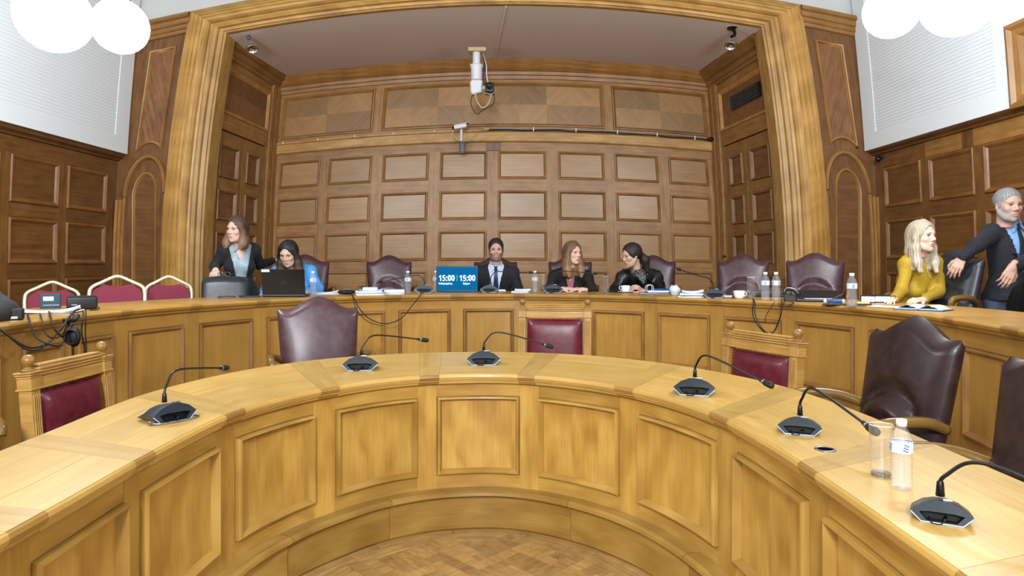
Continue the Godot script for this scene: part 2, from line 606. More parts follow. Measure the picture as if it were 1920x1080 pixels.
func build_room() -> void:
	# ---- floor
	var fl := structure("floor")
	part("subfloor", mb().rbox(Vector3(0, -0.06, -2.5), Vector3(9.6, 0.1, 15.0), 0.01), wood("floor", 0.8), fl)
	parquet(fl)
	var da := structure("floor_platform")
	var pts := PackedVector2Array()
	for k in 41:
		var p := desk_at(lerpf(1.2, 21.0, k / 40.0), 0.30)
		pts.append(Vector2(p.x, p.y))
	pts.append_array(PackedVector2Array([Vector2(3.5, -2.0), Vector2(3.6, -7.3), Vector2(3.0, -7.4), Vector2(2.7, -9.2), Vector2(-3.1, -9.2), Vector2(-3.3, -7.4), Vector2(-3.9, -7.3), Vector2(-3.9, -2.2)]))
	var flip := PackedVector2Array()
	for p in pts: flip.append(Vector2(p.x, -p.y))
	part("platform_deck", mb().extrude(flip, 0.0, 0.32, 0.0, Transform3D(Basis(Vector3.RIGHT, Vector3.FORWARD, Vector3.UP), Vector3.ZERO)), wood("floor", 0.7), da)
	# ---- rear wall
	var rw := structure("wall_rear")
	part("backing", slab(mb(), rear_wall, -3.75, 3.15, -1.6, 3.55, -0.12, -0.022, 16, 10), wood("dark", 0.8), rw)
	var cols := [-3.529, -2.836, -2.695, -2.006, -1.845, -1.162, -1.004, -0.341, -0.196, 0.48, 0.634, 1.299, 1.444, 2.104, 2.261, 2.908]
	var rows := [1.909, 1.495, 1.335, 0.925, 0.778, 0.366, 0.236, -0.158, -0.30, -0.70]
	var edge := [-3.72]
	edge.append_array(cols)
	edge.append(3.12)
	for k in range(0, 18, 2):
		part("stile", slab(mb(true), rear_wall, edge[k], edge[k + 1], -1.6, 1.909, -0.03, 0.0, 2, 12), wood("oak", rng.randf_range(0.93, 1.08)), rw)
	for k in 8:
		var a: float = cols[k * 2]
		var b: float = cols[k * 2 + 1]
		for r in 5:
			panel(rear_wall, a, b, rows[r * 2 + 1], rows[r * 2], rw, "veneer", rng.randf_range(0.88, 1.08))
			var low: float = rows[r * 2 + 2] if r < 4 else -1.6
			part("rail", slab(mb(), rear_wall, a, b, low, rows[r * 2 + 1], -0.03, -0.001, 4, 2), wood("oak", rng.randf_range(0.88, 1.05)), rw)
	# the top rail with two dark inlays in its middle
	part("rail", slab(mb(), rear_wall, -3.72, -0.36, 1.909, 2.037, -0.03, 0.0, 8, 2), wood("oak", 0.92), rw)
	part("rail", slab(mb(), rear_wall, -0.16, 3.12, 1.909, 2.037, -0.03, 0.0, 8, 2), wood("oak", 0.94), rw)
	for k in 2: part("inlay", slab(mb(true), rear_wall, -0.355 + k * 0.098, -0.262 + k * 0.098, 1.915, 2.034, -0.03, 0.002), wood("walnut", 1.1), rw)
	part("ledge", sweep(mb(), rear_wall, Vector2(-3.74, 3.14), PackedVector2Array([Vector2(2.037, 0), Vector2(2.037, 0.022), Vector2(2.05, 0.04), Vector2(2.06, 0.03), Vector2(2.185, 0.03), Vector2(2.2, 0.05), Vector2(2.225, 0.05), Vector2(2.228, 0.0)]), 20), wood("fluted", 1.0), rw)
	part("rail", slab(mb(), rear_wall, -3.72, 3.12, 2.226, 2.274, -0.03, 0.0, 16, 1), wood("oak", 1.0), rw)
	part("rail", slab(mb(), rear_wall, -3.72, 3.12, 2.989, 3.05, -0.03, 0.0, 16, 1), wood("oak", 1.05), rw)
	for q in [[-3.72, -3.578], [-2.032, -1.906], [1.334, 1.455], [2.958, 3.12]]:
		part("stile", slab(mb(true), rear_wall, q[0], q[1], 2.274, 2.989, -0.03, 0.0, 2, 4), wood("oak", 1.05), rw)
	frieze(rear_wall, -3.578, -2.032, 2.274, 2.989, rw, 4, "veneer", 0.86)
	frieze(rear_wall, -1.906, 1.334, 2.274, 2.989, rw, 8, "veneer", 0.86)
	frieze(rear_wall, 1.455, 2.958, 2.274, 2.989, rw, 4, "veneer", 0.80)
	part("cornice", sweep(mb(), rear_wall, Vector2(-3.74, 3.14), PackedVector2Array([Vector2(3.04, 0.0), Vector2(3.045, 0.02), Vector2(3.1, 0.025), Vector2(3.11, 0.045), Vector2(3.16, 0.05), Vector2(3.2, 0.09), Vector2(3.215, 0.075), Vector2(3.28, 0.11), Vector2(3.36, 0.15), Vector2(3.37, 0.0)]), 20), wood("oak", 0.95), rw)
	# ---- sides of the alcove: frieze panel above, panelled double door below
	for s in [-1.0, 1.0]:
		var A := alcove_side(s)
		var P: Callable = A if s < 0 else turned(A)
		var U := func(a: float, b: float) -> Vector2: return Vector2(a, b) if s < 0 else Vector2(-b, -a)
		var w := structure("wall_alcove_left" if s < 0 else "wall_alcove_right")
		var tone := 0.9 if s < 0 else 0.85
		var u: Vector2 = U.call(-0.02, 1.02)
		part("backing", slab(mb(), P, u.x, u.y, -1.284, 2.75, -0.14, -0.024, 6, 10), wood("dark", 0.7), w)
		u = U.call(0.0, 0.07)
		part("stile", slab(mb(true), P, u.x, u.y, -1.284, 2.37, -0.03, 0.0, 1, 10), wood("oak", tone), w)
		u = U.call(0.82, 1.0)
		part("stile", slab(mb(true), P, u.x, u.y, -1.284, 2.37, -0.03, 0.0, 1, 10), wood("oak", tone), w)
		for q in [[0.845, 0.9], [0.93, 0.985]]:
			u = U.call(q[0], q[1])
			part("pilaster", slab(mb(true), P, u.x, u.y, -1.284, 2.37, 0.0, 0.03, 1, 12), wood("oak", tone * 1.05), w)
		u = U.call(0.07, 0.82)
		part("rail", slab(mb(), P, u.x, u.y, 2.27, 2.37, -0.03, 0.0, 4, 1), wood("oak", tone), w)
		part("rail", slab(mb(), P, u.x, u.y, 1.56, 1.74, -0.03, 0.012, 4, 1), wood("oak", tone), w)
		frieze(P, u.x, u.y, 1.74, 2.27, w, 2, "walnut", 1.25, 1.0 / 1.85)
		u = U.call(-0.01, 1.0)
		part("cornice", sweep(mb(), P, u, PackedVector2Array([Vector2(2.36, 0.0), Vector2(2.365, 0.02), Vector2(2.4, 0.03), Vector2(2.41, 0.05), Vector2(2.46, 0.06), Vector2(2.475, 0.1), Vector2(2.5, 0.1), Vector2(2.56, 0.16), Vector2(2.6, 0.16)]), 6), wood("oak", tone * 0.8), w)
		# the doors
		var d := structure("door_1" if s < 0 else "door_2")
		var lv := [0.085, 0.435, 0.455, 0.81]
		for k in 2:
			u = U.call(lv[k * 2], lv[k * 2 + 1])
			var leaf := part("door_leaf", slab(mb(true), P, u.x, u.y, -1.06, 1.545, -0.026, -0.020, 2, 8), wood("dark", 1.0), d)
			var st := [[0.0, 0.022], [0.298, 0.35]] if k == 0 else [[0.0, 0.052], [0.26, 0.355]]
			for q in st:
				u = U.call(lv[k * 2] + q[0], lv[k * 2] + q[1])
				part("stile", slab(mb(true), P, u.x, u.y, -1.06, 1.545, -0.026, 0.0, 1, 8), wood("oak", tone * 0.9), leaf)
			u = U.call(lv[k * 2] + st[0][1], lv[k * 2] + st[1][0])
			var hs := [1.545, 1.40, 1.02, 0.885, 0.53, 0.405, 0.03, -0.10, -0.47, -0.58, -0.95, -1.06]
			for r in 6:
				part("rail", slab(mb(), P, u.x, u.y, hs[r * 2 + 1], hs[r * 2], -0.026, -0.001, 3, 1), wood("oak", tone * 0.82), leaf)
			for r in 5:
				part("panel", slab(mb(), P, u.x + 0.016, u.y - 0.016, hs[r * 2 + 2] + 0.03, hs[r * 2 + 1] - 0.03, -0.026, -0.012, 3, 3), wood("walnut", 1.25 if s < 0 else 1.15), leaf)
				part("moulding", frame(mb(), P, u.x, u.y, hs[r * 2 + 2], hs[r * 2 + 1], mould(0.9), 0.55, 3), wood("oak", tone * 0.7), leaf)
		if s > 0:
			var kp: Vector3 = A.call(0.83, 0.135, 0.01)
			part("door_knob", mb().lathe(PackedVector2Array([Vector2(0, 0), Vector2(0.012, 0), Vector2(0.01, 0.03), Vector2(0.022, 0.04), Vector2(0.018, 0.06), Vector2(0, 0.062)]), kp, 14, Vector3(-1, 0, 0)), M.brass, d)
			part("lock_plate", mb().rbox(kp, Vector3(0.008, 0.09, 0.03), 0.003), M.brass, d)
			# ventilation grille
			var g := thing("vent_grille", "black slotted vent grille in the right alcove frieze panel", "vent")
			part("grille_frame", slab(mb(), P, -0.62, -0.17, 1.95, 2.12, -0.01, 0.012), M.black_plastic, g)
			for k in 5:
				part("slat", slab(mb(), P, -0.60, -0.40, 1.968 + k * 0.029, 1.984 + k * 0.029, 0.012, 0.022), M.graphite, g)
				part("slat", slab(mb(), P, -0.38, -0.19, 1.968 + k * 0.029, 1.984 + k * 0.029, 0.012, 0.022), M.graphite, g)
	# ---- the alcove's vaulted ceiling
	var ac := structure("ceiling_alcove")
	var cr := []
	for i in 17:
		var r := PackedVector3Array()
		for j in 5:
			var a := flank(lerpf(OPEN, -OPEN, i / 16.0), 3.53, -0.02)
			var b := rear_wall(lerpf(3.1, -3.72, i / 16.0), 3.34, 0.0)
			r.append(a.lerp(b, j / 4.0))
		cr.append(r)
	part("plaster_vault", mb().grid(cr), M.taupe, ac)
	var up := []
	for r in cr:
		var q := PackedVector3Array()
		for p in r: q.append(p + Vector3(0, 0.12, 0))
		up.append(q)
	up.reverse()
	part("vault_back", mb().grid(up), M.taupe, ac)
	var seam := PackedVector3Array()
	for j in 5: seam.append(flank(0.22, 3.53, -0.02).lerp(rear_wall(-0.26, 3.34, 0.0), j / 4.0) + Vector3(0, -0.004, 0))
	part("seam_strip", mb().tube(seam, 0.012, 6), M.taupe, ac)
	# ---- wall with the opening
	var fw := structure("wall_flank")
	for s in [-1.0, 1.0]: flank_side(fw, s)
	casing(fw)
	# the plastered wall over the panelling
	part("plaster_wall", slab(mb(), flank, -CORNER - 0.3, CORNER + 0.3, 3.99, 5.9, -0.15, -0.03, 12, 4), M.plaster, fw)
	for s in [-1.0, 1.0]: part("panel_backing", slab(mb(), flank, minf(s * 4.33, s * (CORNER + 0.3)), maxf(s * 4.33, s * (CORNER + 0.3)), -1.6, 3.99, -0.15, -0.03, 4, 8), wood("dark", 1.2), fw)
	# ---- side walls, ceiling, wall behind the camera
	for s in [-1.0, 1.0]: hall_wall(s)
	var ce := structure("ceiling")
	part("plaster_ceiling", mb().rbox(Vector3(0, EYE + 3.42, -2.2), Vector3(9.6, 0.12, 12.0), 0.01), M.plaster, ce)
	var bk := structure("wall_front")
	part("panelling", mb().rbox(Vector3(0, 1.25, 3.7), Vector3(9.6, 2.5, 0.12), 0.01), wood("dark", 1.0), bk)
	part("plaster_wall", mb().rbox(Vector3(0, 3.6, 3.7), Vector3(9.6, 2.2, 0.12), 0.01), M.plaster, bk)

func frieze(P: Callable, u0: float, u1: float, v0: float, v1: float, w: Node3D, n: int, kind: String, tone: float, ku := 1.0) -> void:
	# book-matched veneer: leaves in two rows, their grain slanting to and fro
	var f := part("frieze_panel", slab(mb(), P, u0 + 0.02 * ku, u1 - 0.02 * ku, v0 + 0.02, v1 - 0.02, -0.024, -0.014, n * 2, 4), wood(kind, tone * 0.8), w)
	part("moulding", frame(mb(), P, u0, u1, v0, v1, mould(1.25), ku, maxi(4, n * 2)), wood("oak", tone * 1.02), f)
	var a := u0 + 0.055 * ku
	var b := u1 - 0.055 * ku
	var c0 := v0 + 0.055
	var c1 := v1 - 0.055
	for i in n:
		for j in 2:
			var m := mb()
			var x0 := lerpf(a, b, float(i) / n)
			var x1 := lerpf(a, b, (i + 1.0) / n)
			var y0 := lerpf(c0, c1, j / 2.0)
			var y1 := lerpf(c0, c1, (j + 1) / 2.0)
			slab(m, P, x0, x1, y0, y1, -0.016, -0.010, 3, 2)
			var slant := (1.0 if (i + j) % 2 == 0 else -1.0) * 0.78
			for k in m.t.size(): m.t[k] = m.t[k].rotated(slant)
			part("veneer_leaf", m, wood(kind, tone * (1.14 if (i / 2 + j) % 2 == 0 else 0.9) * rng.randf_range(0.92, 1.08)), f)

func parquet(fl: Node3D) -> void:
	# herringbone blocks inside the horseshoe
	var W := 0.0625
	var inside := PackedVector2Array()
	for k in 49:
		var p := ring_at(lerpf(2.6, 15.4, k / 48.0), -0.16)
		inside.append(Vector2(p.x, p.y))
	var ex := Vector2(0.70711, -0.70711)
	var ey := Vector2(-0.70711, -0.70711)
	var made := 0
	for a in range(-10, 60):
		for b in range(-8, 9):
			for h in 2:
				var o := Vector2(a + 4 * b, a - 4 * b) + (Vector2(2.0, 0.5) if h == 0 else Vector2(0.5, 3.0))
				var c := (ex * o.x + ey * o.y) * W + Vector2(-0.14, -0.2)
				if c.y > -2.1 or made > 295 or not Geometry2D.is_point_in_polygon(c, inside): continue
				made += 1
				var m := mb()
				m.rbox(Vector3(c.x, -0.008 + rng.randf() * 0.0012, c.y), Vector3(4 * W - 0.0012, 0.016, W - 0.0012), 0.0015, Basis(Vector3.UP, PI / 4 if h == 0 else -PI / 4))
				part("parquet_block", m, wood("floor", rng.randf_range(0.72, 1.12)), fl)
	# dark grey strip along the gap, then border boards that follow the plinth
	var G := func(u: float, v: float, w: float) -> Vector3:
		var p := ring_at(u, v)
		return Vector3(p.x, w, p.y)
	part("gap_strip", slab(mb(), G, 2.6, 15.2, -0.094, -0.03, -0.02, -0.003, 60, 1), mat("gap_grey", Color(0.27, 0.25, 0.25), 0.9), fl)
	var cuts := [2.9, 4.6, 6.3, 7.9, 9.6, 11.2, 13.0, 14.8]
	for k in cuts.size() - 1:
		for r in 2:
			var R := func(u: float, v: float, w: float) -> Vector3:
				var p := ring_at(u, v)
				return Vector3(p.x, w, p.y)
			var sh := 0.5 * r
			part("border_board", slab(mb(), R, cuts[k] + 0.006 + sh, cuts[k + 1] - 0.006 + sh, -0.155 + r * 0.07, -0.09 + r * 0.062, -0.02, 0.0, 8, 1), wood("floor", rng.randf_range(0.85, 1.05)), fl)

func flank_side(w: Node3D, s: float) -> void:
	var F := func(u: float, v: float, z: float) -> Vector3: return flank(u if s < 0 else u, v, z)
	var U := func(a: float, b: float) -> Vector2: return Vector2(minf(s * a, s * b), maxf(s * a, s * b))
	var k := 0.005738
	var u: Vector2 = U.call(760 * k, 975 * k)
	part("panel_ground", slab(mb(true), F, u.x, u.y, -1.6, 690 * k, -0.14, 0.0, 4, 12), wood("dark", 1.35), w)
	# slim corner pilaster, two reeds
	for q in [[909, 918], [920, 931]]:
		u = U.call(q[0] * k, q[1] * k)
		part("pilaster", slab(mb(true), F, u.x, u.y, -1.6, 1.25, 0.0, 0.04, 1, 10), wood("oak", 1.05), w)
	# cap mouldings under the plaster
	u = U.call(758 * k, 934 * k)
	part("cap_moulding", sweep(mb(), F, u, PackedVector2Array([Vector2(640 * k, 0.0), Vector2(641 * k, 0.025), Vector2(650 * k, 0.03), Vector2(653 * k, 0.045), Vector2(664 * k, 0.045), Vector2(667 * k, 0.065), Vector2(680 * k, 0.07), Vector2(684 * k, 0.1), Vector2(694 * k, 0.1), Vector2(695 * k, -0.05)]), 6), wood("oak", 0.8), w)
	# tall upper panel, its foot arched over the niche
	var um := 835.0 * k
	var hw := 43.0 * k
	var pts := PackedVector2Array()
	for i in 13:
		var a := lerpf(-1.0, 1.0, i / 12.0)
		pts.append(Vector2(s * um + a * hw, (334.0 + 19.0 * (1.0 - a * a)) * k))
	pts.append(Vector2(s * um + hw, 608 * k)); pts.append(Vector2(s * um - hw, 608 * k))
	outline_panel(F, pts, w, "walnut", 1.45)
	# round-headed niche: outer arch, inner panel
	arch(F, w, s * um, 73.0 * k, 225.0 * k, 100.0 * k, 12.0 * k, 0.045, "oak", 0.9)
	pts = PackedVector2Array([Vector2(s * um - 41 * k, -1.2), Vector2(s * um + 41 * k, -1.2)])
	for i in 17:
		var a := PI * i / 16.0
		pts.append(Vector2(s * um + cos(a) * 41 * k, 225 * k + sin(a) * 56 * k))
	outline_panel(F, pts, w, "dark", 1.25)
	# straight margins beside the niche
	for q in [[762, 770], [900, 908]]:
		u = U.call(q[0] * k, q[1] * k)
		part("margin_bead", slab(mb(true), F, u.x, u.y, -1.6, 225 * k, 0.0, 0.018, 1, 8), wood("oak", 0.95), w)

func outline_panel(F: Callable, pts: PackedVector2Array, w: Node3D, kind: String, tone: float) -> void:
	var ins: PackedVector2Array = Geometry2D.offset_polygon(pts, -0.05)[0]
	var m := mb(true)
	var flat := Geometry2D.triangulate_polygon(ins)
	var face := PackedVector3Array()
	for p in ins: face.append(F.call(p.x, p.y, 0.004))
	m.poly(face, Vector3.BACK)
	# thickness
	for i in ins.size():
		var e := (i + 1) % ins.size()
		m.quad(F.call(ins[i].x, ins[i].y, -0.02), F.call(ins[e].x, ins[e].y, -0.02), F.call(ins[e].x, ins[e].y, 0.004), F.call(ins[i].x, ins[i].y, 0.004))
	var pn := part("panel", m, wood(kind, tone), w)
	var b := mb()
	var prof := [Vector2(0, 0), Vector2(0, 0.02), Vector2(0.012, 0.036), Vector2(0.03, 0.03), Vector2(0.04, 0.014), Vector2(0.05, 0.004)]
	var rings := []
	for q in prof:
		var o: PackedVector2Array = pts
		if q.x > 0.0: o = inset(pts, q.x)
		var r := PackedVector3Array()
		for i in o.size() + 1: r.append(F.call(o[i % o.size()].x, o[i % o.size()].y, q.y))
		rings.append(r)
	for i in rings.size() - 1:
		var rows := []
		for j in rings[i].size(): rows.append(PackedVector3Array([rings[i][j], rings[i + 1][j]]))
		b.grid(rows)
	part("moulding", b, wood("oak", 1.0), pn)

func inset(pts: PackedVector2Array, d: float) -> PackedVector2Array:   # moves every edge of an anticlockwise outline inwards
	var o := PackedVector2Array()
	var m := pts.size()
	for i in m:
		var a := (pts[i] - pts[(i + m - 1) % m]).normalized()
		var b := (pts[(i + 1) % m] - pts[i]).normalized()
		var na := Vector2(-a.y, a.x)
		var nb := Vector2(-b.y, b.x)
		var h := (na + nb).normalized()
		o.append(pts[i] + h * d / maxf(0.4, h.dot(na)))
	return o

func arch(F: Callable, w: Node3D, um: float, rx: float, v0: float, ry: float, t: float, z: float, kind: String, tone: float) -> void:
	var m := mb()
	var prof := [Vector2(0, 0), Vector2(0, z * 0.6), Vector2(0.3, z), Vector2(0.7, z), Vector2(1, z * 0.5), Vector2(1, 0)]
	for k in prof.size() - 1:
		var rows := []
		for i in 25:
			var a := PI * i / 24.0
			var row := PackedVector3Array()
			for j in 2:
				var q: Vector2 = prof[k + j]
				row.append(F.call(um + cos(a) * (rx - q.x * t), v0 + sin(a) * (ry - q.x * t), q.y))
			rows.append(row)
		m.grid(rows)
	part("arch_moulding", m, wood(kind, tone), w)

func casing(w: Node3D) -> void:
	# stepped and fluted casing of the opening, mitred at its top corners
	var prof := [Vector2(0.0, -0.22), Vector2(0.0, 0.02), Vector2(0.03, 0.03), Vector2(0.035, 0.05), Vector2(0.07, 0.055), Vector2(0.085, 0.035), Vector2(0.11, 0.04), Vector2(0.125, 0.075), Vector2(0.17, 0.09), Vector2(0.2, 0.085), Vector2(0.21, 0.06), Vector2(0.25, 0.07), Vector2(0.265, 0.1), Vector2(0.3, 0.125), Vector2(0.36, 0.13), Vector2(0.368, 0.118), Vector2(0.385, 0.118), Vector2(0.392, 0.13), Vector2(0.44, 0.128), Vector2(0.448, 0.114), Vector2(0.465, 0.114), Vector2(0.472, 0.124), Vector2(0.53, 0.112), Vector2(0.538, 0.098), Vector2(0.555, 0.098), Vector2(0.562, 0.106), Vector2(0.64, 0.085), Vector2(0.66, 0.06), Vector2(0.706, 0.05), Vector2(0.706, -0.02)]
	for s in [-1.0, 1.0]:
		var groups := [[0, 9], [9, 14], [14, 29]]
		for g in groups:
			var m := mb()
			for k in range(g[0], g[1]):
				var rows := []
				for i in 17:
					var row := PackedVector3Array()
					for j in 2:
						var q: Vector2 = prof[k + j]
						var top := TOP + minf(q.x * 0.667, 0.47)
						row.append(flank(s * (OPEN + q.x), lerpf(-1.6, top, i / 16.0), q.y))
					rows.append(row)
				if s > 0: rows.reverse()
				m.grid(rows)
			part("casing", m, wood("fluted", [0.85, 0.95, 1.1][groups.find(g)]), w)
	var m2 := mb()
	var m3 := mb()
	for k in prof.size() - 1:
		var rows := []
		for i in 25:
			var row := PackedVector3Array()
			for j in 2:
				var q: Vector2 = prof[k + j]
				var half := OPEN + q.x
				row.append(flank(lerpf(-half, half, i / 24.0), TOP + q.x * 0.667, q.y))
			rows.append(row)
		if k < 9: m2.grid(rows)
		else: m3.grid(rows)
	part("casing", m2, wood("fluted", 0.95), w)
	part("casing", m3, wood("fluted", 0.9), w)

func hall_wall(s: float) -> void:
	var A := hall_side(s)
	var P: Callable = A if s < 0 else turned(A)
	var U := func(a: float, b: float) -> Vector2: return Vector2(a, b) if s < 0 else Vector2(-b, -a)
	var w := structure("wall_left" if s < 0 else "wall_right")
	var dh := 0.0 if s < 0 else 0.055
	var u: Vector2 = U.call(-3.7, 7.5)
	part("backing", slab(mb(), P, u.x, u.y, -1.284, 1.28, -0.2, -0.026, 14, 4), wood("dark", 0.8), w)
	part("plaster_wall", slab(mb(), P, u.x, u.y, 1.28, 3.42, -0.2, -0.03, 14, 6), M.plaster, w)
	# panelled dado: columns of panels toward the camera
	var near := 7.3
	var cols := []
	for k in 9: cols.append([7.3 - k * 0.715 - 0.61, 7.3 - k * 0.715])
	var rows := [0.985 + dh, 0.56 + dh, 0.437 + dh, 0.022 + dh, -0.105 + dh, -0.52 + dh, -0.64 + dh, -1.02 + dh]
	var last := 7.46
	for c in cols:
		u = U.call(c[1], last)
		part("stile", slab(mb(true), P, u.x, u.y, -1.284, 0.985 + dh, -0.03, 0.0, 1, 8), wood("dark", rng.randf_range(1.15, 1.45)), w)
		u = U.call(c[0], c[1])
		for r in 4:
			panel(P, u.x, u.y, rows[r * 2 + 1], rows[r * 2], w, "dark", rng.randf_range(0.95, 1.25), 1.1)
			var low: float = rows[r * 2 + 2] if r < 3 else -1.284
			part("rail", slab(mb(), P, u.x, u.y, low, rows[r * 2 + 1], -0.03, -0.001, 2, 1), wood("dark", rng.randf_range(1.05, 1.3)), w)
		last = c[0]
	u = U.call(last - 3.0, last)
	part("stile", slab(mb(true), P, u.x, u.y, -1.284, 0.985 + dh, -0.03, 0.0, 3, 4), wood("dark", 1.2), w)
	u = U.call(-3.6, 7.46)
	if s < 0:
		part("rail", slab(mb(), P, u.x, u.y, 0.985 + dh, 1.2, -0.03, 0.0, 8, 1), wood("dark", 1.2), w)
	else:
		part("rail", slab(mb(), P, -7.46, -6.62, 0.985 + dh, 1.2, -0.03, 0.0, 3, 1), wood("dark", 1.3), w)
		part("inlay", slab(mb(true), P, -6.12, -5.98, 0.985 + dh, 1.2, -0.03, 0.001, 2, 1), wood("walnut", 0.9), w)
		part("rail", slab(mb(), P, -6.62, -6.12, 0.985 + dh, 1.2, -0.03, 0.0, 3, 1), wood("oak", 0.8), w)
		part("rail", slab(mb(), P, -5.98, 3.6, 0.985 + dh, 1.2, -0.03, 0.0, 8, 1), wood("oak", 0.85), w)
	part("cornice", sweep(mb(), P, u, PackedVector2Array([Vector2(1.13 + dh, 0.0), Vector2(1.135 + dh, 0.03), Vector2(1.15 + dh, 0.035), Vector2(1.17 + dh, 0.07), Vector2(1.2 + dh, 0.08), Vector2(1.21 + dh, -0.02)]), 10), wood("walnut", 0.8), w)
	# white acoustic panel, framed, standing proud of the wall
	var ap := structure("trim_1" if s < 0 else "trim_2")
	var z0 := 3.2 if s < 0 else 5.40
	u = U.call(z0, 7.44)
	var v0 := 1.205 + dh * 0.6
	part("acoustic_panel", slab(mb(), P, u.x, u.y, v0, 3.25, -0.03, 0.10, 8, 8), M.white_paint, ap)
	u = U.call(z0 + 0.0, 7.44)
	var inner: Vector2 = U.call(z0 + (0.14 if s > 0 else 0.2), 7.22)
	for q in [[u.x, u.y, v0, v0 + 0.17], [u.x, u.y, 3.08, 3.25], [u.x, inner.x, v0 + 0.17, 3.08], [inner.y, u.y, v0 + 0.17, 3.08]]:
		part("panel_border", slab(mb(), P, q[0], q[1], q[2], q[3], 0.1, 0.112, 6, 6), M.white_paint, ap)
	# its face of narrow grooves
	var g := mb()
	var hh := v0 + 0.18
	while hh < 3.07:
		slab(g, P, inner.x, inner.y, hh, hh + 0.021, 0.1, 0.106, 4, 1)
		hh += 0.0315
	var ribs := part("acoustic_ribs", g, M.white_paint, ap)
	ribs.set_meta("kind", "stuff")
	if s > 0:
		# wood-framed window high in the right wall
		var wi := structure("window_1")
		var pr := PackedVector2Array([Vector2(0, 0.1), Vector2(0.0, 0.14), Vector2(0.03, 0.15), Vector2(0.05, 0.12), Vector2(0.09, 0.11), Vector2(0.11, 0.06), Vector2(0.14, 0.0)])
		part("window_frame", frame(mb(), P, -5.38, -3.7, 1.22, 1.86, pr, 1.0, 4), wood("oak", 0.8), wi)
		part("pane", slab(mb(), P, -5.28, -3.8, 1.3, 1.78, -0.03, 0.01), M.dark_glass, wi)
		part("acoustic_panel", slab(mb(), P, -5.40, -3.2, 1.86, 3.25, -0.03, 0.10, 5, 4), M.white_paint, ap)
		part("panel_border", slab(mb(), P, -5.40, -3.2, 1.86, 2.0, 0.1, 0.112, 5, 1), M.white_paint, ap)

# ---------------------------------------------------------------- the horseshoe table
# plan of the panelled inner face, and of the outer edge of the top: x and distance
const RING_IN := [Vector2(-1.00, -0.2), Vector2(-1.02, -1.0), Vector2(-1.035, -1.5), Vector2(-1.055, -2.0), Vector2(-1.04, -2.5), Vector2(-0.94, -2.83), Vector2(-0.80, -3.06), Vector2(-0.62, -3.26), Vector2(-0.40, -3.385), Vector2(-0.14, -3.43), Vector2(0.08, -3.39), Vector2(0.29, -3.27), Vector2(0.48, -3.09), Vector2(0.64, -2.84), Vector2(0.755, -2.5), Vector2(0.80, -2.1), Vector2(0.81, -1.7), Vector2(0.805, -1.3), Vector2(0.795, -0.8), Vector2(0.79, -0.2)]
const RING_OUT := [Vector2(-1.40, -0.2), Vector2(-1.41, -1.0), Vector2(-1.43, -1.6), Vector2(-1.47, -2.2), Vector2(-1.51, -2.85), Vector2(-1.38, -3.45), Vector2(-1.12, -3.88), Vector2(-0.80, -4.12), Vector2(-0.48, -4.23), Vector2(-0.12, -4.26), Vector2(0.22, -4.2), Vector2(0.53, -4.05), Vector2(0.80, -3.79), Vector2(1.03, -3.44), Vector2(1.19, -3.02), Vector2(1.25, -2.5), Vector2(1.245, -1.95), Vector2(1.24, -1.5), Vector2(1.235, -0.9), Vector2(1.23, -0.2)]
const DESK := [Vector2(-2.0, -1.6), Vector2(-2.15, -2.4), Vector2(-2.29, -3.06), Vector2(-2.34, -3.7), Vector2(-2.32, -4.2), Vector2(-2.23, -4.65), Vector2(-2.08, -5.05), Vector2(-1.85, -5.52), Vector2(-1.48, -5.98), Vector2(-0.95, -6.33), Vector2(-0.4, -6.51), Vector2(0.05, -6.55), Vector2(0.5, -6.45), Vector2(0.95, -6.22), Vector2(1.43, -5.8), Vector2(1.79, -5.38), Vector2(2.06, -4.95), Vector2(2.22, -4.42), Vector2(2.28, -3.95), Vector2(2.23, -3.5), Vector2(2.12, -2.9), Vector2(1.95, -2.2), Vector2(1.8, -1.5)]
const RING_Y := 0.76
const DESK_Y := 1.025

func off_curve(pts: Array, s: float, o: float) -> Vector2:
	var a: Vector2 = spline(pts, s)
	var t: Vector2 = (spline(pts, s + 0.02) - spline(pts, s - 0.02)).normalized()
	return a + Vector2(t.y, -t.x) * o

func ring_at(s: float, o: float) -> Vector2: return off_curve(RING_IN, s, o)
func desk_at(s: float, o: float) -> Vector2: return off_curve(DESK, s, o)

func ring_face(u: float, v: float, w: float) -> Vector3:
	var p := ring_at(u, -w)
	return Vector3(p.x, v, p.y)

func ring_top(u: float, r: float, w: float) -> Vector3:
	var a := ring_at(u, -0.03)
	var b: Vector2 = spline(RING_OUT, u)
	var p := a.lerp(b, r)
	return Vector3(p.x, RING_Y + w, p.y)

func ring_rim(u: float, v: float, w: float) -> Vector3:   # outer edge, seen from outside: u runs backwards
	var p := off_curve(RING_OUT, -u, w)
	return Vector3(p.x, v, p.y)

func desk_face(u: float, v: float, w: float) -> Vector3:
	var p := desk_at(u, 0.05 - w)
	return Vector3(p.x, v, p.y)

func desk_depth(s: float) -> float: return lerpf(0.62, 0.80, smoothstep(2.0, 7.0, s) * (1.0 - smoothstep(15.5, 18.5, s)))

func desk_top(u: float, r: float, w: float) -> Vector3:
	var p := desk_at(u, r * desk_depth(u))
	return Vector3(p.x, DESK_Y + w, p.y)

func steps(a: float, b: float, per: float) -> int: return maxi(2, ceili((b - a) * per))

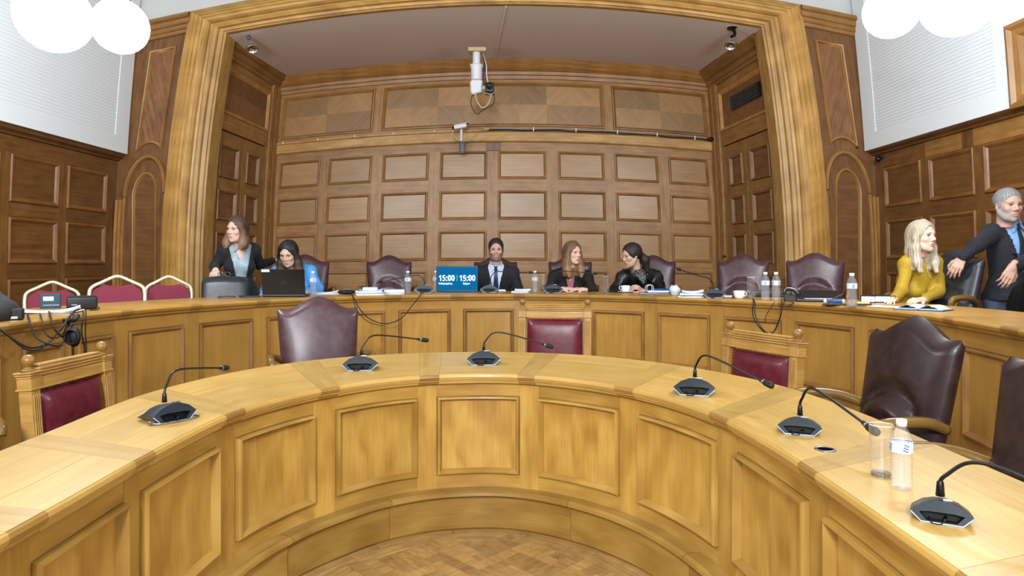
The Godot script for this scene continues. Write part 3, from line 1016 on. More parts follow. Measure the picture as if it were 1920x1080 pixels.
func build_ring() -> void:
	var t := thing("horseshoe_table", "honey oak horseshoe table with panelled inner face in the foreground", "table")
	var ps := [[0.5, 1.75], [1.98, 2.76], [2.93, 3.89], [4.18, 5.65], [6.09, 7.75], [8.12, 9.81], [10.23, 12.01], [12.41, 13.94], [14.28, 15.54], [15.82, 17.2], [17.45, 18.8]]
	var carcass := mb()
	slab(carcass, ring_face, 0.05, 18.95, 0.0, 0.72, -0.06, -0.024, 60, 1)
	part("carcass", carcass, wood("dark", 0.9), t)
	var last := 0.05
	for k in ps.size():
		var a: float = ps[k][0]
		var b: float = ps[k][1]
		part("stile", slab(mb(true), ring_face, last, a, 0.19, 0.72, -0.03, 0.0, steps(last, a, 6), 2), wood("front", rng.randf_range(0.9, 1.08)), t)
		last = b
		var n := steps(a, b, 6)
		var ku := (b - a) / (ring_face(a, 0, 0).distance_to(ring_face((a + b) / 2, 0, 0)) + ring_face(b, 0, 0).distance_to(ring_face((a + b) / 2, 0, 0)))
		panel(ring_face, a, b, 0.262, 0.648, t, "front", rng.randf_range(0.94, 1.1), 0.62, ku, true, n)
		part("rail", slab(mb(), ring_face, a, b, 0.648, 0.72, -0.03, -0.001, n, 1), wood("front", rng.randf_range(0.85, 1.0)), t)
		part("rail", slab(mb(), ring_face, a, b, 0.19, 0.262, -0.03, -0.001, n, 1), wood("front", rng.randf_range(0.85, 1.0)), t)
	part("stile", slab(mb(true), ring_face, last, 18.95, 0.19, 0.72, -0.03, 0.0, 3, 2), wood("front", 1.0), t)
	# plinth: boards butted end to end with a rounded lip
	var cuts := [0.05, 2.4, 4.95, 7.1, 11.05, 13.6, 16.4, 18.95]
	for k in cuts.size() - 1:
		var m := mb()
		var prof := PackedVector2Array([Vector2(0.0, 0.035), Vector2(0.012, 0.045), Vector2(0.16, 0.045), Vector2(0.163, 0.06), Vector2(0.175, 0.075), Vector2(0.188, 0.072), Vector2(0.196, 0.058), Vector2(0.197, 0.0)])
		sweep(m, ring_face, Vector2(cuts[k] + 0.003, cuts[k + 1] - 0.003), prof, steps(cuts[k], cuts[k + 1], 7))
		part("plinth_board", m, wood("front", rng.randf_range(0.66, 0.8)), t)
	# the top: cross boards over the stiles, long boards between them, a rounded nosing in front
	var cross := [[1.85, 0.13], [2.85, 0.11], [4.05, 0.16], [5.88, 0.2], [7.95, 0.2], [10.0, 0.2], [12.2, 0.2], [14.12, 0.18], [15.7, 0.13], [17.35, 0.13]]
	var at := 0.05
	var widths := [0.0, 0.34, 0.67, 1.0]
	var nose := PackedVector2Array([Vector2(0.708, 0.0), Vector2(0.708, 0.012), Vector2(0.714, 0.02), Vector2(0.722, 0.02), Vector2(0.726, 0.026), Vector2(0.732, 0.034), Vector2(0.745, 0.039), Vector2(0.755, 0.036), Vector2(0.76, 0.028)])
	for k in cross.size() + 1:
		var end: float = cross[k][0] - cross[k][1] if k < cross.size() else 18.95
		var n := steps(at, end, 7)
		for r in 3:
			part("plank", slab(mb(), ring_top, at + 0.002, end - 0.002, widths[r] + 0.001, widths[r + 1] - 0.001, -0.035, rng.randf() * 0.0004, n, 2), wood("top", rng.randf_range(0.92, 1.08)), t)
		part("nosing", sweep(mb(), ring_face, Vector2(at, end), nose, n), wood("top", rng.randf_range(0.88, 1.0)), t)
		if k < cross.size():
			var e2: float = cross[k][0] + cross[k][1]
			part("cross_board", slab(mb(true), ring_top, end + 0.001, e2 - 0.001, 0.0, 1.0, -0.035, 0.0003, 3, 3), wood("top", rng.randf_range(0.8, 0.95)), t)
			part("nosing", sweep(mb(), ring_face, Vector2(end, e2), nose, 3), wood("bench", rng.randf_range(0.62, 0.8)), t)
			at = e2
	part("outer_edge", slab(mb(), ring_rim, -18.95, -0.05, 0.715, RING_Y - 0.001, -0.02, 0.004, 70, 1), wood("top", 0.9), t)
	# flush cable outlet let into the top
	var o := thing("cable_grommet", "round black cable outlet let into the right side of the horseshoe table", "cable outlet", Vector3(0.896, 0.760, -1.984))
	part("rim", mb().lathe(PackedVector2Array([Vector2(0.022, 0.0), Vector2(0.028, 0.0), Vector2(0.029, 0.002), Vector2(0.026, 0.004), Vector2(0.022, 0.003), Vector2(0.021, 0.001)]), Vector3.ZERO, 28), M.steel, o)
	part("cap", mb().lathe(PackedVector2Array([Vector2(0.024, 0.0), Vector2(0.0225, 0.002), Vector2(0, 0.0025)]), Vector3.ZERO, 28), M.cap_black, o)

func build_bench() -> void:
	var t := thing("curved_bench_desk", "long curved oak bench desk with panelled front behind the horseshoe table", "desk")
	var ps := [[1.3, 2.2], [2.45, 2.98], [3.19, 3.86], [4.12, 5.21], [5.54, 6.60], [6.85, 7.68], [7.92, 8.68], [8.88, 9.69], [9.90, 10.92], [11.17, 12.26], [12.5, 13.38], [13.57, 14.39], [14.63, 15.6], [15.83, 16.79], [17.04, 18.72], [19.0, 19.74], [20.0, 21.2]]
	part("carcass", slab(mb(), desk_face, 0.6, 21.8, 0.0, 0.98, -0.06, -0.024, 70, 1), wood("dark", 0.9), t)
	var last := 0.6
	for k in ps.size():
		var a: float = ps[k][0]
		var b: float = ps[k][1]
		part("stile", slab(mb(true), desk_face, last, a, 0.3, 0.975, -0.03, 0.0, steps(last, a, 6), 2), wood("bench", rng.randf_range(0.85, 1.0)), t)
		last = b
		var n := steps(a, b, 6)
		var ku := (b - a) / desk_face(a, 0, 0).distance_to(desk_face(b, 0, 0))
		panel(desk_face, a, b, 0.43, 0.885, t, "bench", rng.randf_range(0.88, 1.05), 0.8, ku, true, n)
		part("rail", slab(mb(), desk_face, a, b, 0.885, 0.975, -0.03, -0.001, n, 1), wood("bench", rng.randf_range(0.88, 1.02)), t)
		part("rail", slab(mb(), desk_face, a, b, 0.3, 0.43, -0.03, -0.001, n, 1), wood("bench", rng.randf_range(0.75, 0.9)), t)
	part("stile", slab(mb(true), desk_face, last, 21.8, 0.3, 0.975, -0.03, 0.0, 3, 2), wood("bench", 0.9), t)
	for q in [[0.6, 5.2], [5.2, 9.8], [9.8, 14.0], [14.0, 17.9], [17.9, 21.8]]:
		part("plinth_board", sweep(mb(), desk_face, Vector2(q[0] + 0.004, q[1] - 0.004), PackedVector2Array([Vector2(0, 0.02), Vector2(0.25, 0.02), Vector2(0.27, 0.035), Vector2(0.3, 0.03), Vector2(0.305, 0.0)]), steps(q[0], q[1], 5)), wood("dark", 1.3), t)
	var cross := [2.3, 3.1, 3.98, 5.38, 6.72, 7.8, 8.78, 9.8, 11.04, 12.38, 13.48, 14.52, 15.72, 16.92, 18.86, 19.87]
	var nose := PackedVector2Array([Vector2(0.968, 0.0), Vector2(0.968, 0.014), Vector2(0.976, 0.024), Vector2(0.984, 0.024), Vector2(0.988, 0.036), Vector2(0.998, 0.048), Vector2(1.012, 0.052), Vector2(1.021, 0.047), Vector2(1.025, 0.036)])
	var at := 0.6
	for k in cross.size() + 1:
		var end: float = cross[k] - 0.12 if k < cross.size() else 21.8
		var n := steps(at, end, 6)
		for r in 2:
			part("plank", slab(mb(), desk_top, at + 0.002, end - 0.002, r * 0.5 + 0.018 * (1 - r), r * 0.5 + 0.499, -0.035, rng.randf() * 0.0004, n, 2), wood("bench", rng.randf_range(0.92, 1.08)), t)
		part("nosing", sweep(mb(), desk_face, Vector2(at, end), nose, n), wood("bench", rng.randf_range(0.92, 1.05)), t)
		if k < cross.size():
			var e2: float = cross[k] + 0.12
			part("cross_board", slab(mb(true), desk_top, end + 0.001, e2 - 0.001, 0.018, 1.0, -0.035, 0.0003, 2, 3), wood("bench", rng.randf_range(0.78, 0.92)), t)
			part("nosing", sweep(mb(), desk_face, Vector2(end, e2), nose, 2), wood("bench", rng.randf_range(0.6, 0.75)), t)
			at = e2
	var rim := func(u: float, v: float, w: float) -> Vector3:
		var p := desk_at(-u, desk_depth(-u) + w)
		return Vector3(p.x, v, p.y)
	part("back_edge", slab(mb(), rim, -21.8, -0.6, 0.985, DESK_Y - 0.001, -0.02, 0.003, 60, 1), wood("bench", 0.8), t)
	for s in [1.5, 4.0, 7.8, 11.0, 14.5, 17.0, 20.5]:
		var p := desk_at(s, desk_depth(s) * 0.55)
		var q := desk_at(s, 0.0)
		part("support", mb(true).rbox(Vector3(p.x, 0.6, p.y), Vector3(0.05, 0.77, desk_depth(s) * 0.75), 0.006, Basis(Vector3.UP, atan2(p.x - q.x, p.y - q.y))), wood("dark", 1.2), t)

# ---------------------------------------------------------------- chairs
func camel_back(u: float) -> float:   # outline of the top of a leather chair back
	var a := absf(u)
	var h := 0.078 * pow(0.5 + 0.5 * cos(PI * clampf(a / 0.78, 0.0, 1.0)), 0.85)
	return 1.022 + h + 0.006 * smoothstep(0.78, 1.0, a)

func leather_chair(label: String, at: Vector3, turn: float, group: String, hide: String, fold := 0.6) -> Node3D:
	var t := thing("leather_armchair", label, "chair", at, turn, group)
	var L: Material = M[hide]
	var m := mb()
	var rows := []
	var n := 48
	for i in n + 1:
		var row := PackedVector3Array()
		var hf := i <= n / 2
		var tt := 1.0 - 4.0 * i / n if hf else -1.0 + 4.0 * (i - n / 2.0) / n
		var cx := sin(tt * PI / 2) if absf(tt) > 0.7 else tt * 0.891 / 0.7
		var cz := pow(maxf(0.0, 1.0 - pow(absf(cx), 7.0)), 0.5) * (-1.0 if hf else 1.0)
		for j in 21:
			var v := j / 20.0
			var e := minf(v / 0.05, (1.0 - v) / 0.06)
			var th := sqrt(clampf(1.0 - pow(1.0 - clampf(e, 0.0, 1.0), 2.0), 0.0, 1.0))
			var hw := lerpf(0.205, 0.252, pow(v, 0.8)) + 0.003 * smoothstep(0.93, 1.0, v)
			hw -= 0.012 * (1.0 - th)
			var y := lerpf(0.40, camel_back(cx), v) - 0.006 * (1.0 - th)
			var z := cz * 0.048 * th
			if cz > 0.0:
				z += 0.028 * cz * sin(PI * v) * (1.0 - cx * cx)
				var f := y - (0.80 - 0.16 * cx * cx)
				z -= fold * 0.045 * exp(-f * f / 0.0009) * (1.0 - smoothstep(0.35, 0.8, absf(cx)))
				z += fold * 0.035 * exp(-(f + 0.055) * (f + 0.055) / 0.0018) * (1.0 - smoothstep(0.3, 0.75, absf(cx)))
			z -= 0.17 * (y - 0.45) + 0.02
			row.append(Vector3(cx * hw, y, z - 0.18))
		rows.append(row)
	m.grid(rows, true)
	part("backrest", m, L, t)
	m = mb()
	rows = []
	for i in n + 1:
		var a := -TAU * i / n
		var row := PackedVector3Array()
		for q in [Vector2(0, 0.27), Vector2(0.94, 0.27), Vector2(1.0, 0.30), Vector2(1.0, 0.35), Vector2(0.93, 0.38), Vector2(0.5, 0.393), Vector2(0, 0.395)]:
			row.append(Vector3(signf(cos(a)) * pow(absf(cos(a)), 0.35) * 0.25 * q.x, q.y, signf(sin(a)) * pow(absf(sin(a)), 0.35) * 0.25 * q.x + 0.06))
		rows.append(row)
	m.grid(rows, true)
	part("seat", m, L, t)
	for s in [-1.0, 1.0]:
		var pth := smooth_path([Vector3(s * 0.225, 0.70, -0.25), Vector3(s * 0.27, 0.735, -0.15), Vector3(s * 0.295, 0.745, -0.04), Vector3(s * 0.295, 0.735, 0.045), Vector3(s * 0.285, 0.69, 0.06)], 5)
		part("armrest", mb().tube(pth, 0.021, 10), M.arm_wood, t)
		part("arm_post", mb(true).tube(smooth_path([Vector3(s * 0.285, 0.725, 0.0), Vector3(s * 0.27, 0.55, 0.06), Vector3(s * 0.245, 0.33, 0.10)], 4), 0.016, 8), M.arm_wood, t)
		part("leg", mb(true).tube(PackedVector3Array([Vector3(s * 0.215, 0.37, 0.26), Vector3(s * 0.225, 0.2, 0.275), Vector3(s * 0.225, 0.0, 0.285)]), PackedFloat32Array([0.026, 0.022, 0.017]), 10), wood("dark", 1.0), t)
		part("leg", mb(true).tube(PackedVector3Array([Vector3(s * 0.19, 0.45, -0.18), Vector3(s * 0.2, 0.2, -0.24), Vector3(s * 0.21, 0.0, -0.30)]), PackedFloat32Array([0.026, 0.022, 0.017]), 10), wood("dark", 1.0), t)
	return t

func throne_chair(label: String, at: Vector3, turn: float, group: String) -> Node3D:
	var t := thing("wooden_chair", label, "chair", at, turn, group)
	var O := wood("fluted", 0.95)
	var back := Basis(Vector3.RIGHT, -0.07)
	var A := func(x: float, y: float, z: float) -> Vector3: return back * Vector3(x, y - 0.45, z) + Vector3(0, 0.45, -0.2)
	for s in [-1.0, 1.0]:
		var p := mb(true)
		p.rbox(A.call(s * 0.235, 0.655, 0.0), Vector3(0.052, 0.47, 0.05), 0.004, back)
		for k in 4: p.rbox(A.call(s * 0.235 + (k - 1.5) * 0.0105, 0.64, 0.026), Vector3(0.0065, 0.36, 0.006), 0.003, back)   # reeds
		p.rbox(A.call(s * 0.235, 0.862, 0.0), Vector3(0.058, 0.045, 0.056), 0.004, back)
		p.rbox(A.call(s * 0.235, 0.842, 0.0), Vector3(0.066, 0.008, 0.064), 0.003, back)
		for k in 3: p.rbox(A.call(s * 0.235, 0.889 + k * 0.009, 0.0), Vector3(0.06 + k * 0.006, 0.0075, 0.058 + k * 0.006), 0.003, back)
		part("post", p, O, t)
		part("finial", mb().lathe(PackedVector2Array([Vector2(0.0, 0.0), Vector2(0.026, 0.0), Vector2(0.022, 0.006), Vector2(0.012, 0.013), Vector2(0.010, 0.018), Vector2(0.015, 0.022), Vector2(0.0215, 0.031), Vector2(0.024, 0.042), Vector2(0.022, 0.053), Vector2(0.013, 0.063), Vector2(0.0, 0.066)]), A.call(s * 0.235, 0.911, 0.0), 18), wood("bench", 0.6), t)
		part("leg", mb(true).rbox(Vector3(s * 0.235, 0.22, -0.21), Vector3(0.048, 0.46, 0.048), 0.005), O, t)
		part("leg", mb(true).rbox(Vector3(s * 0.235, 0.21, 0.235), Vector3(0.05, 0.42, 0.05), 0.005), O, t)
		part("side_rail", mb().rbox(Vector3(s * 0.235, 0.37, 0.01), Vector3(0.03, 0.08, 0.42), 0.004), O, t)
	var c := mb()
	c.rbox(A.call(0, 0.863, 0.0), Vector3(0.42, 0.044, 0.036), 0.003, back)
	c.rbox(A.call(0, 0.840, 0.0), Vector3(0.42, 0.008, 0.046), 0.003, back)
	for k in 3: c.rbox(A.call(0, 0.892 + k * 0.0125, 0.0), Vector3(0.42 - k * 0.004, 0.0115, 0.04 + k * 0.005), 0.004, back)
	c.rbox(A.call(0, 0.929, -0.002), Vector3(0.40, 0.012, 0.042), 0.006, back)
	part("crest_rail", c, wood("fluted", 1.02), t)
	part("back_frame", mb().rbox(A.call(0, 0.63, -0.008), Vector3(0.42, 0.40, 0.022), 0.003, back), wood("fluted", 0.85), t)
	var rows := []
	for i in 19:
		var row := PackedVector3Array()
		for j in 17:
			var a := -1.0 + i / 9.0
			var b := -1.0 + j / 8.0
			var puff := pow(maxf(0.0, (1.0 - pow(absf(a), 4.0)) * (1.0 - pow(absf(b), 4.0))), 0.45)
			row.append(A.call(a * 0.197, 0.64 + b * 0.185, 0.004 + 0.036 * puff))
		rows.append(row)
	var pad := part("backrest_pad", mb().grid(rows), M.red_leather, t)
	var nails := mb()
	for k in 26:
		var y := 0.462 + k * 0.0142
		for s in [-1.0, 1.0]: nails.ball(A.call(s * 0.2, y, 0.006), Vector3.ONE * 0.0042, 6)
	for k in 27: nails.ball(A.call(-0.195 + k * 0.015, 0.828, 0.006), Vector3.ONE * 0.0042, 6)
	part("nail_trim", nails, M.brass, pad).set_meta("kind", "stuff")
	part("seat", mb().rbox(Vector3(0, 0.435, 0.02), Vector3(0.44, 0.07, 0.44), 0.03), M.red_leather, t)
	part("seat_rail", mb().rbox(Vector3(0, 0.37, 0.235), Vector3(0.42, 0.08, 0.03), 0.004), O, t)
	return t

func banquet_chair(label: String, at: Vector3, turn: float, group: String, fr: Material) -> Node3D:
	var t := thing("banquet_chair", label, "chair", at, turn, group)
	var pts := [Vector3(-0.175, 0.45, -0.16), Vector3(-0.18, 0.62, -0.18), Vector3(-0.183, 0.76, -0.2), Vector3(-0.165, 0.815, -0.205), Vector3(-0.10, 0.855, -0.21), Vector3(-0.035, 0.892, -0.215), Vector3(0.0, 0.902, -0.215), Vector3(0.035, 0.892, -0.215), Vector3(0.10, 0.855, -0.21), Vector3(0.165, 0.815, -0.205), Vector3(0.183, 0.76, -0.2), Vector3(0.18, 0.62, -0.18), Vector3(0.175, 0.45, -0.16)]
	part("back_frame", mb().tube(smooth_path(pts, 4), 0.0135, 10), fr, t)
	var o := PackedVector2Array([Vector2(-0.165, 0.50), Vector2(0.165, 0.50), Vector2(0.168, 0.76), Vector2(0.150, 0.80), Vector2(0.085, 0.842), Vector2(0.05, 0.832), Vector2(0.0, 0.826), Vector2(-0.05, 0.832), Vector2(-0.085, 0.842), Vector2(-0.150, 0.80), Vector2(-0.168, 0.76)])
	part("backrest_pad", mb().extrude(o, -0.022, 0.022, 0.008, Transform3D(Basis(Vector3.RIGHT, -0.13), Vector3(0, 0.0, -0.095))), M.red_fabric, t)
	part("seat", mb().rbox(Vector3(0, 0.44, 0.02), Vector3(0.40, 0.07, 0.40), 0.03), M.red_fabric, t)
	for s in [-1.0, 1.0]:
		part("leg", mb().tube(PackedVector3Array([Vector3(s * 0.175, 0.43, 0.19), Vector3(s * 0.19, 0.0, 0.21)]), 0.0125, 8), fr, t)
		part("leg", mb().tube(PackedVector3Array([Vector3(s * 0.175, 0.45, -0.16), Vector3(s * 0.19, 0.0, -0.24)]), 0.0125, 8), fr, t)
	part("stretcher", mb().tube(PackedVector3Array([Vector3(-0.18, 0.22, 0.2), Vector3(0.18, 0.22, 0.2)]), 0.01, 8), fr, t)
	return t

func office_chair(label: String, at: Vector3, turn: float) -> Node3D:
	var t := thing("office_chair", label, "chair", at, turn)
	var rows := []
	for i in 33:
		var a := -TAU * i / 32
		var cx := signf(cos(a)) * pow(absf(cos(a)), 0.3)
		var cz := signf(sin(a)) * pow(absf(sin(a)), 0.6)
		var row := PackedVector3Array()
		for j in 13:
			var v := j / 12.0
			var e := clampf(minf(v, 1.0 - v) / 0.12, 0.0, 1.0)
			var th := sqrt(1.0 - (1.0 - e) * (1.0 - e))
			row.append(Vector3(cx * (0.19 - 0.02 * (1.0 - th)), lerpf(0.52, 0.885 - 0.015 * cx * cx, v), cz * 0.045 * th - 0.22 - 0.1 * v))
		rows.append(row)
	part("backrest", mb().grid(rows, true), M.slate_leather, t)
	part("seat", mb().rbox(Vector3(0, 0.44, 0.0), Vector3(0.46, 0.09, 0.44), 0.04), M.slate_leather, t)
	part("back_bar", mb().tube(PackedVector3Array([Vector3(0, 0.40, -0.1), Vector3(0, 0.42, -0.26), Vector3(0, 0.6, -0.29)]), 0.02, 8), M.black_plastic, t)
	part("gas_column", mb().tube(PackedVector3Array([Vector3(0, 0.08, 0), Vector3(0, 0.41, 0)]), 0.025, 10), M.chrome, t)
	for k in 5:
		var d := Vector3(sin(TAU * k / 5), 0, cos(TAU * k / 5))
		part("leg", mb().tube(PackedVector3Array([Vector3(0, 0.10, 0), d * 0.26 + Vector3(0, 0.07, 0)]), PackedFloat32Array([0.024, 0.016]), 8), M.black_plastic, t)
		part("caster", mb().ball(d * 0.26 + Vector3(0, 0.031, 0), Vector3(0.03, 0.03, 0.03), 10), M.black_rubber, t)
	return t

func build_furniture() -> void:
	M.arm_wood = wood("bench", 0.4).duplicate()
	M.arm_wood.roughness = 0.18
	var g := "leather armchairs between the horseshoe table and the bench desk"
	leather_chair("purple-brown leather armchair behind the second microphone on the horseshoe table", Vector3(-1.13, 0, -4.15), deg_to_rad(21), g, "maroon_leather", 0.0)
	leather_chair("dark maroon leather armchair behind the water bottle on the horseshoe table", Vector3(1.28, 0, -2.68), deg_to_rad(-84), g, "dark_leather", 0.9)
	leather_chair("dark maroon leather armchair cut off by the right edge of the photo", Vector3(1.19, 0, -1.76), deg_to_rad(-84), g, "dark_leather", 0.4)
	leather_chair("leather armchair at the left edge with only its shiny armrest tip showing", Vector3(-1.86, 0, -2.14), deg_to_rad(88), g, "dark_leather", 0.4)
	g = "wooden chairs with ball finials and red leather"
	var c := throne_chair("carved oak chair with ball finials and red leather pad behind the centre microphone", Vector3(0.30, 0, -5.16), deg_to_rad(-8), g)
	c.scale = Vector3(1.08, 1.06, 1.06)
	copy(c, Vector3(1.11, 0, -3.60), deg_to_rad(-69), "carved oak ball-finial chair with red leather, right of the horseshoe table").scale = Vector3(1.1, 1.0, 1.0)
	copy(c, Vector3(-1.60, 0, -2.86), deg_to_rad(90), "carved oak ball-finial chair with red leather, left of the horseshoe table").scale = Vector3(1.0, 0.975, 1.0)
	g = "red fabric banquet chairs behind the bench desk"
	var gold: Material = M.gold_frame
	var b := banquet_chair("red banquet chair with pale gold frame partly hidden by the grey box", Vector3(-11.761, 0.320, -17.903), deg_to_rad(32), g, gold)
	b.position = Vector3(-3.60, 0.32, -5.42)
	b.scale = Vector3(1, 0.93, 1)
	copy(b, Vector3(-3.14, 0.32, -5.52), deg_to_rad(30), "middle red banquet chair with pale frame, next to the black box on the bench").scale = Vector3(1.08, 0.98, 1)
	copy(b, Vector3(-2.94, 0.32, -5.97), deg_to_rad(30), "red banquet chair with gold frame nearest the standing woman in black").scale = Vector3(1, 0.97, 1)
	office_chair("low black leather office chair in front of the standing woman", Vector3(-2.38, 0.32, -5.70), deg_to_rad(18))
	g = "leather armchairs behind the bench desk"
	leather_chair("leather armchair behind the woman at the laptop", Vector3(-2.10, 0.32, -7.0), deg_to_rad(15), g, "maroon_leather")
	leather_chair("empty leather armchair behind the paper stacks, left of the blue screen", Vector3(-1.33, 0.32, -7.45), deg_to_rad(8), g, "maroon_leather", 0.7)
	leather_chair("leather armchair behind the man in the navy suit", Vector3(-0.19, 0.32, -7.72), 0.0, g, "maroon_leather")
	leather_chair("leather armchair behind the blonde woman in the black jacket", Vector3(0.65, 0.32, -7.70), deg_to_rad(-4), g, "maroon_leather")
	leather_chair("leather armchair behind the dark-haired woman in the leather jacket", Vector3(1.50, 0.32, -7.45), deg_to_rad(-14), g, "maroon_leather")
	leather_chair("empty leather armchair behind the white cup and two bottles", Vector3(2.20, 0.32, -6.70), deg_to_rad(-24), g, "maroon_leather", 1.0)
	leather_chair("empty leather armchair behind the black laptop and the single bottle", Vector3(2.66, 0.32, -6.15), deg_to_rad(-28), g, "maroon_leather", 1.0)
	leather_chair("leather armchair of the woman in the mustard blouse", Vector3(3.05, 0.32, -5.15), deg_to_rad(-74), g, "slate_leather")

# ---------------------------------------------------------------- microphones
func microphone(label: String, group: String, at: Vector3, turn: float, k: float, tip: Vector3, rise := 0.10) -> void:
	# a wedge-shaped desk unit: pale rim, arched dark shell, recess with the plug, and a gooseneck; tip is where its head ends
	var t := thing("desk_microphone", label, "microphone", at, turn, group)
	var inv := Basis(Vector3.UP, turn).inverse()
	var w := 0.09 * k
	var h := 0.078 * k
	var d := 0.085 * k
	var low := [Vector2(-0.66, 0.0), Vector2(0.66, 0.0), Vector2(1.0, 0.40), Vector2(0.97, 0.47), Vector2(0.62, 0.80), Vector2(0.22, 0.97), Vector2(-0.22, 0.97), Vector2(-0.62, 0.80), Vector2(-0.97, 0.47), Vector2(-1.0, 0.40)]
	var o := PackedVector2Array()
	for p in low: o.append(Vector2(p.x * w, p.y * h))
	# shell: the arched section tapers to the rear
	var rows := []
	for i in low.size() + 1:
		var p: Vector2 = o[i % low.size()]
		var row := PackedVector3Array()
		for q in [[0.0, 1.0, 1.0], [0.25, 1.0, 0.98], [1.2, 0.94, 0.8], [1.75, 0.86, 0.42], [1.85, 0.82, 0.30]]: row.append(Vector3(p.x * q[1], p.y * q[2], d * (1.0 - q[0])))
		row.reverse()
		rows.append(row)
	var sh := mb().grid(rows)
	var bkp := PackedVector3Array()
	for r in rows.slice(0, low.size()): bkp.append(r[0])
	sh.poly(bkp, Vector3.FORWARD)
	# face with its recess cut out
	var cut := PackedVector2Array([Vector2(-0.48 * w, 0.10 * h), Vector2(0.48 * w, 0.10 * h), Vector2(0.72 * w, 0.44 * h), Vector2(0.4 * w, 0.5 * h), Vector2(-0.4 * w, 0.5 * h), Vector2(-0.72 * w, 0.44 * h)])
	var ring := [[0, 0], [1, 1], [2, 2], [3, 2], [4, 3], [5, 3], [6, 4], [7, 4], [8, 5], [9, 5]]
	for i in ring.size():
		var a: Vector2 = o[ring[i][0]]
		var b: Vector2 = o[ring[(i + 1) % 10][0]]
		var c2: Vector2 = cut[ring[(i + 1) % 10][1]]
		var d2: Vector2 = cut[ring[i][1]]
		if c2.distance_to(d2) < 1e-6: sh.tri(Vector3(a.x, a.y, d), Vector3(b.x, b.y, d), Vector3(c2.x, c2.y, d))
		else: sh.quad(Vector3(a.x, a.y, d), Vector3(b.x, b.y, d), Vector3(c2.x, c2.y, d), Vector3(d2.x, d2.y, d))
	part("shell", sh, M.graphite, t)
	var rc := mb()
	var back := PackedVector3Array()
	for i in 6:
		var a := cut[i]
		var b := cut[(i + 1) % 6]
		rc.quad(Vector3(a.x, a.y, d - 0.03 * k), Vector3(a.x, a.y, d), Vector3(b.x, b.y, d), Vector3(b.x, b.y, d - 0.03 * k))
		back.append(Vector3(a.x, a.y, d - 0.03 * k))
	rc.poly(back, Vector3.BACK)
	part("recess", rc, M.black_rubber, t)
	var rim := PackedVector3Array([Vector3(-0.99 * w, 0.42 * h, d), Vector3(-0.66 * w, 0.035 * h, d), Vector3(0.66 * w, 0.035 * h, d), Vector3(0.99 * w, 0.42 * h, d)])
	part("rim", mb().tube(rim, 0.0026 * k, 6), M.pale_trim, t)
	part("plug", mb().tube(PackedVector3Array([Vector3(0.012 * k, 0.018 * k, d - 0.028 * k), Vector3(0.008 * k, 0.016 * k, d + 0.004 * k)]), 0.006 * k, 8), M.black_plastic, t)
	part("lead", mb().tube(smooth_path([Vector3(0.008 * k, 0.016 * k, d + 0.003 * k), Vector3(-0.004 * k, 0.005 * k, d + 0.014 * k), Vector3(-0.03 * k, 0.004 * k, d + 0.004 * k), Vector3(-0.035 * k, 0.014 * k, d - 0.025 * k)], 4), 0.0022 * k, 6), M.black_rubber, t)
	part("button", mb().rbox(Vector3(0.018 * k, h * 0.96, d - 0.028 * k), Vector3(0.03, 0.006, 0.014) * k, 0.002), M.steel, t)
	# gooseneck
	var s := Vector3(0.0, h * 0.9, 0.0)
	var e := inv * tip
	var flat := Vector3(e.x, 0, e.z)
	var nd := flat.normalized()
	var up := h * 0.9 + rise * 0.55
	var knee := Vector3(0, up, 0) + nd * 0.012
	var path := smooth_path([s, Vector3(0, up * 0.8, 0), knee, Vector3(0, h * 0.9 + rise * 0.95, 0) + nd * 0.055, (Vector3(0, h * 0.9 + rise, 0) + nd * 0.10).lerp(e, 0.18), e], 6)
	part("socket", mb().lathe(PackedVector2Array([Vector2(0, 0), Vector2(0.009, 0), Vector2(0.0065, 0.03), Vector2(0, 0.032)]), s, 12), M.black_plastic, t)
	part("gooseneck", mb().tube(path, 0.0042, 8), M.black_plastic, t)
	var dir := (path[path.size() - 1] - path[path.size() - 3]).normalized()
	var head := part("microphone_head", mb().lathe(PackedVector2Array([Vector2(0, -0.004), Vector2(0.0065, 0.0), Vector2(0.0075, 0.018), Vector2(0.0115, 0.026), Vector2(0.0125, 0.05), Vector2(0.010, 0.062), Vector2(0, 0.066)]), e - dir * 0.05, 12, dir), M.black_rubber, t)
	part("ring", mb().lathe(PackedVector2Array([Vector2(0.0075, 0.012), Vector2(0.0095, 0.013), Vector2(0.0095, 0.019), Vector2(0.0075, 0.02)]), e - dir * 0.05, 12, dir), M.steel, head)

func facing(at: Vector3, to: Vector3) -> float: return atan2(to.x - at.x, to.z - at.z)

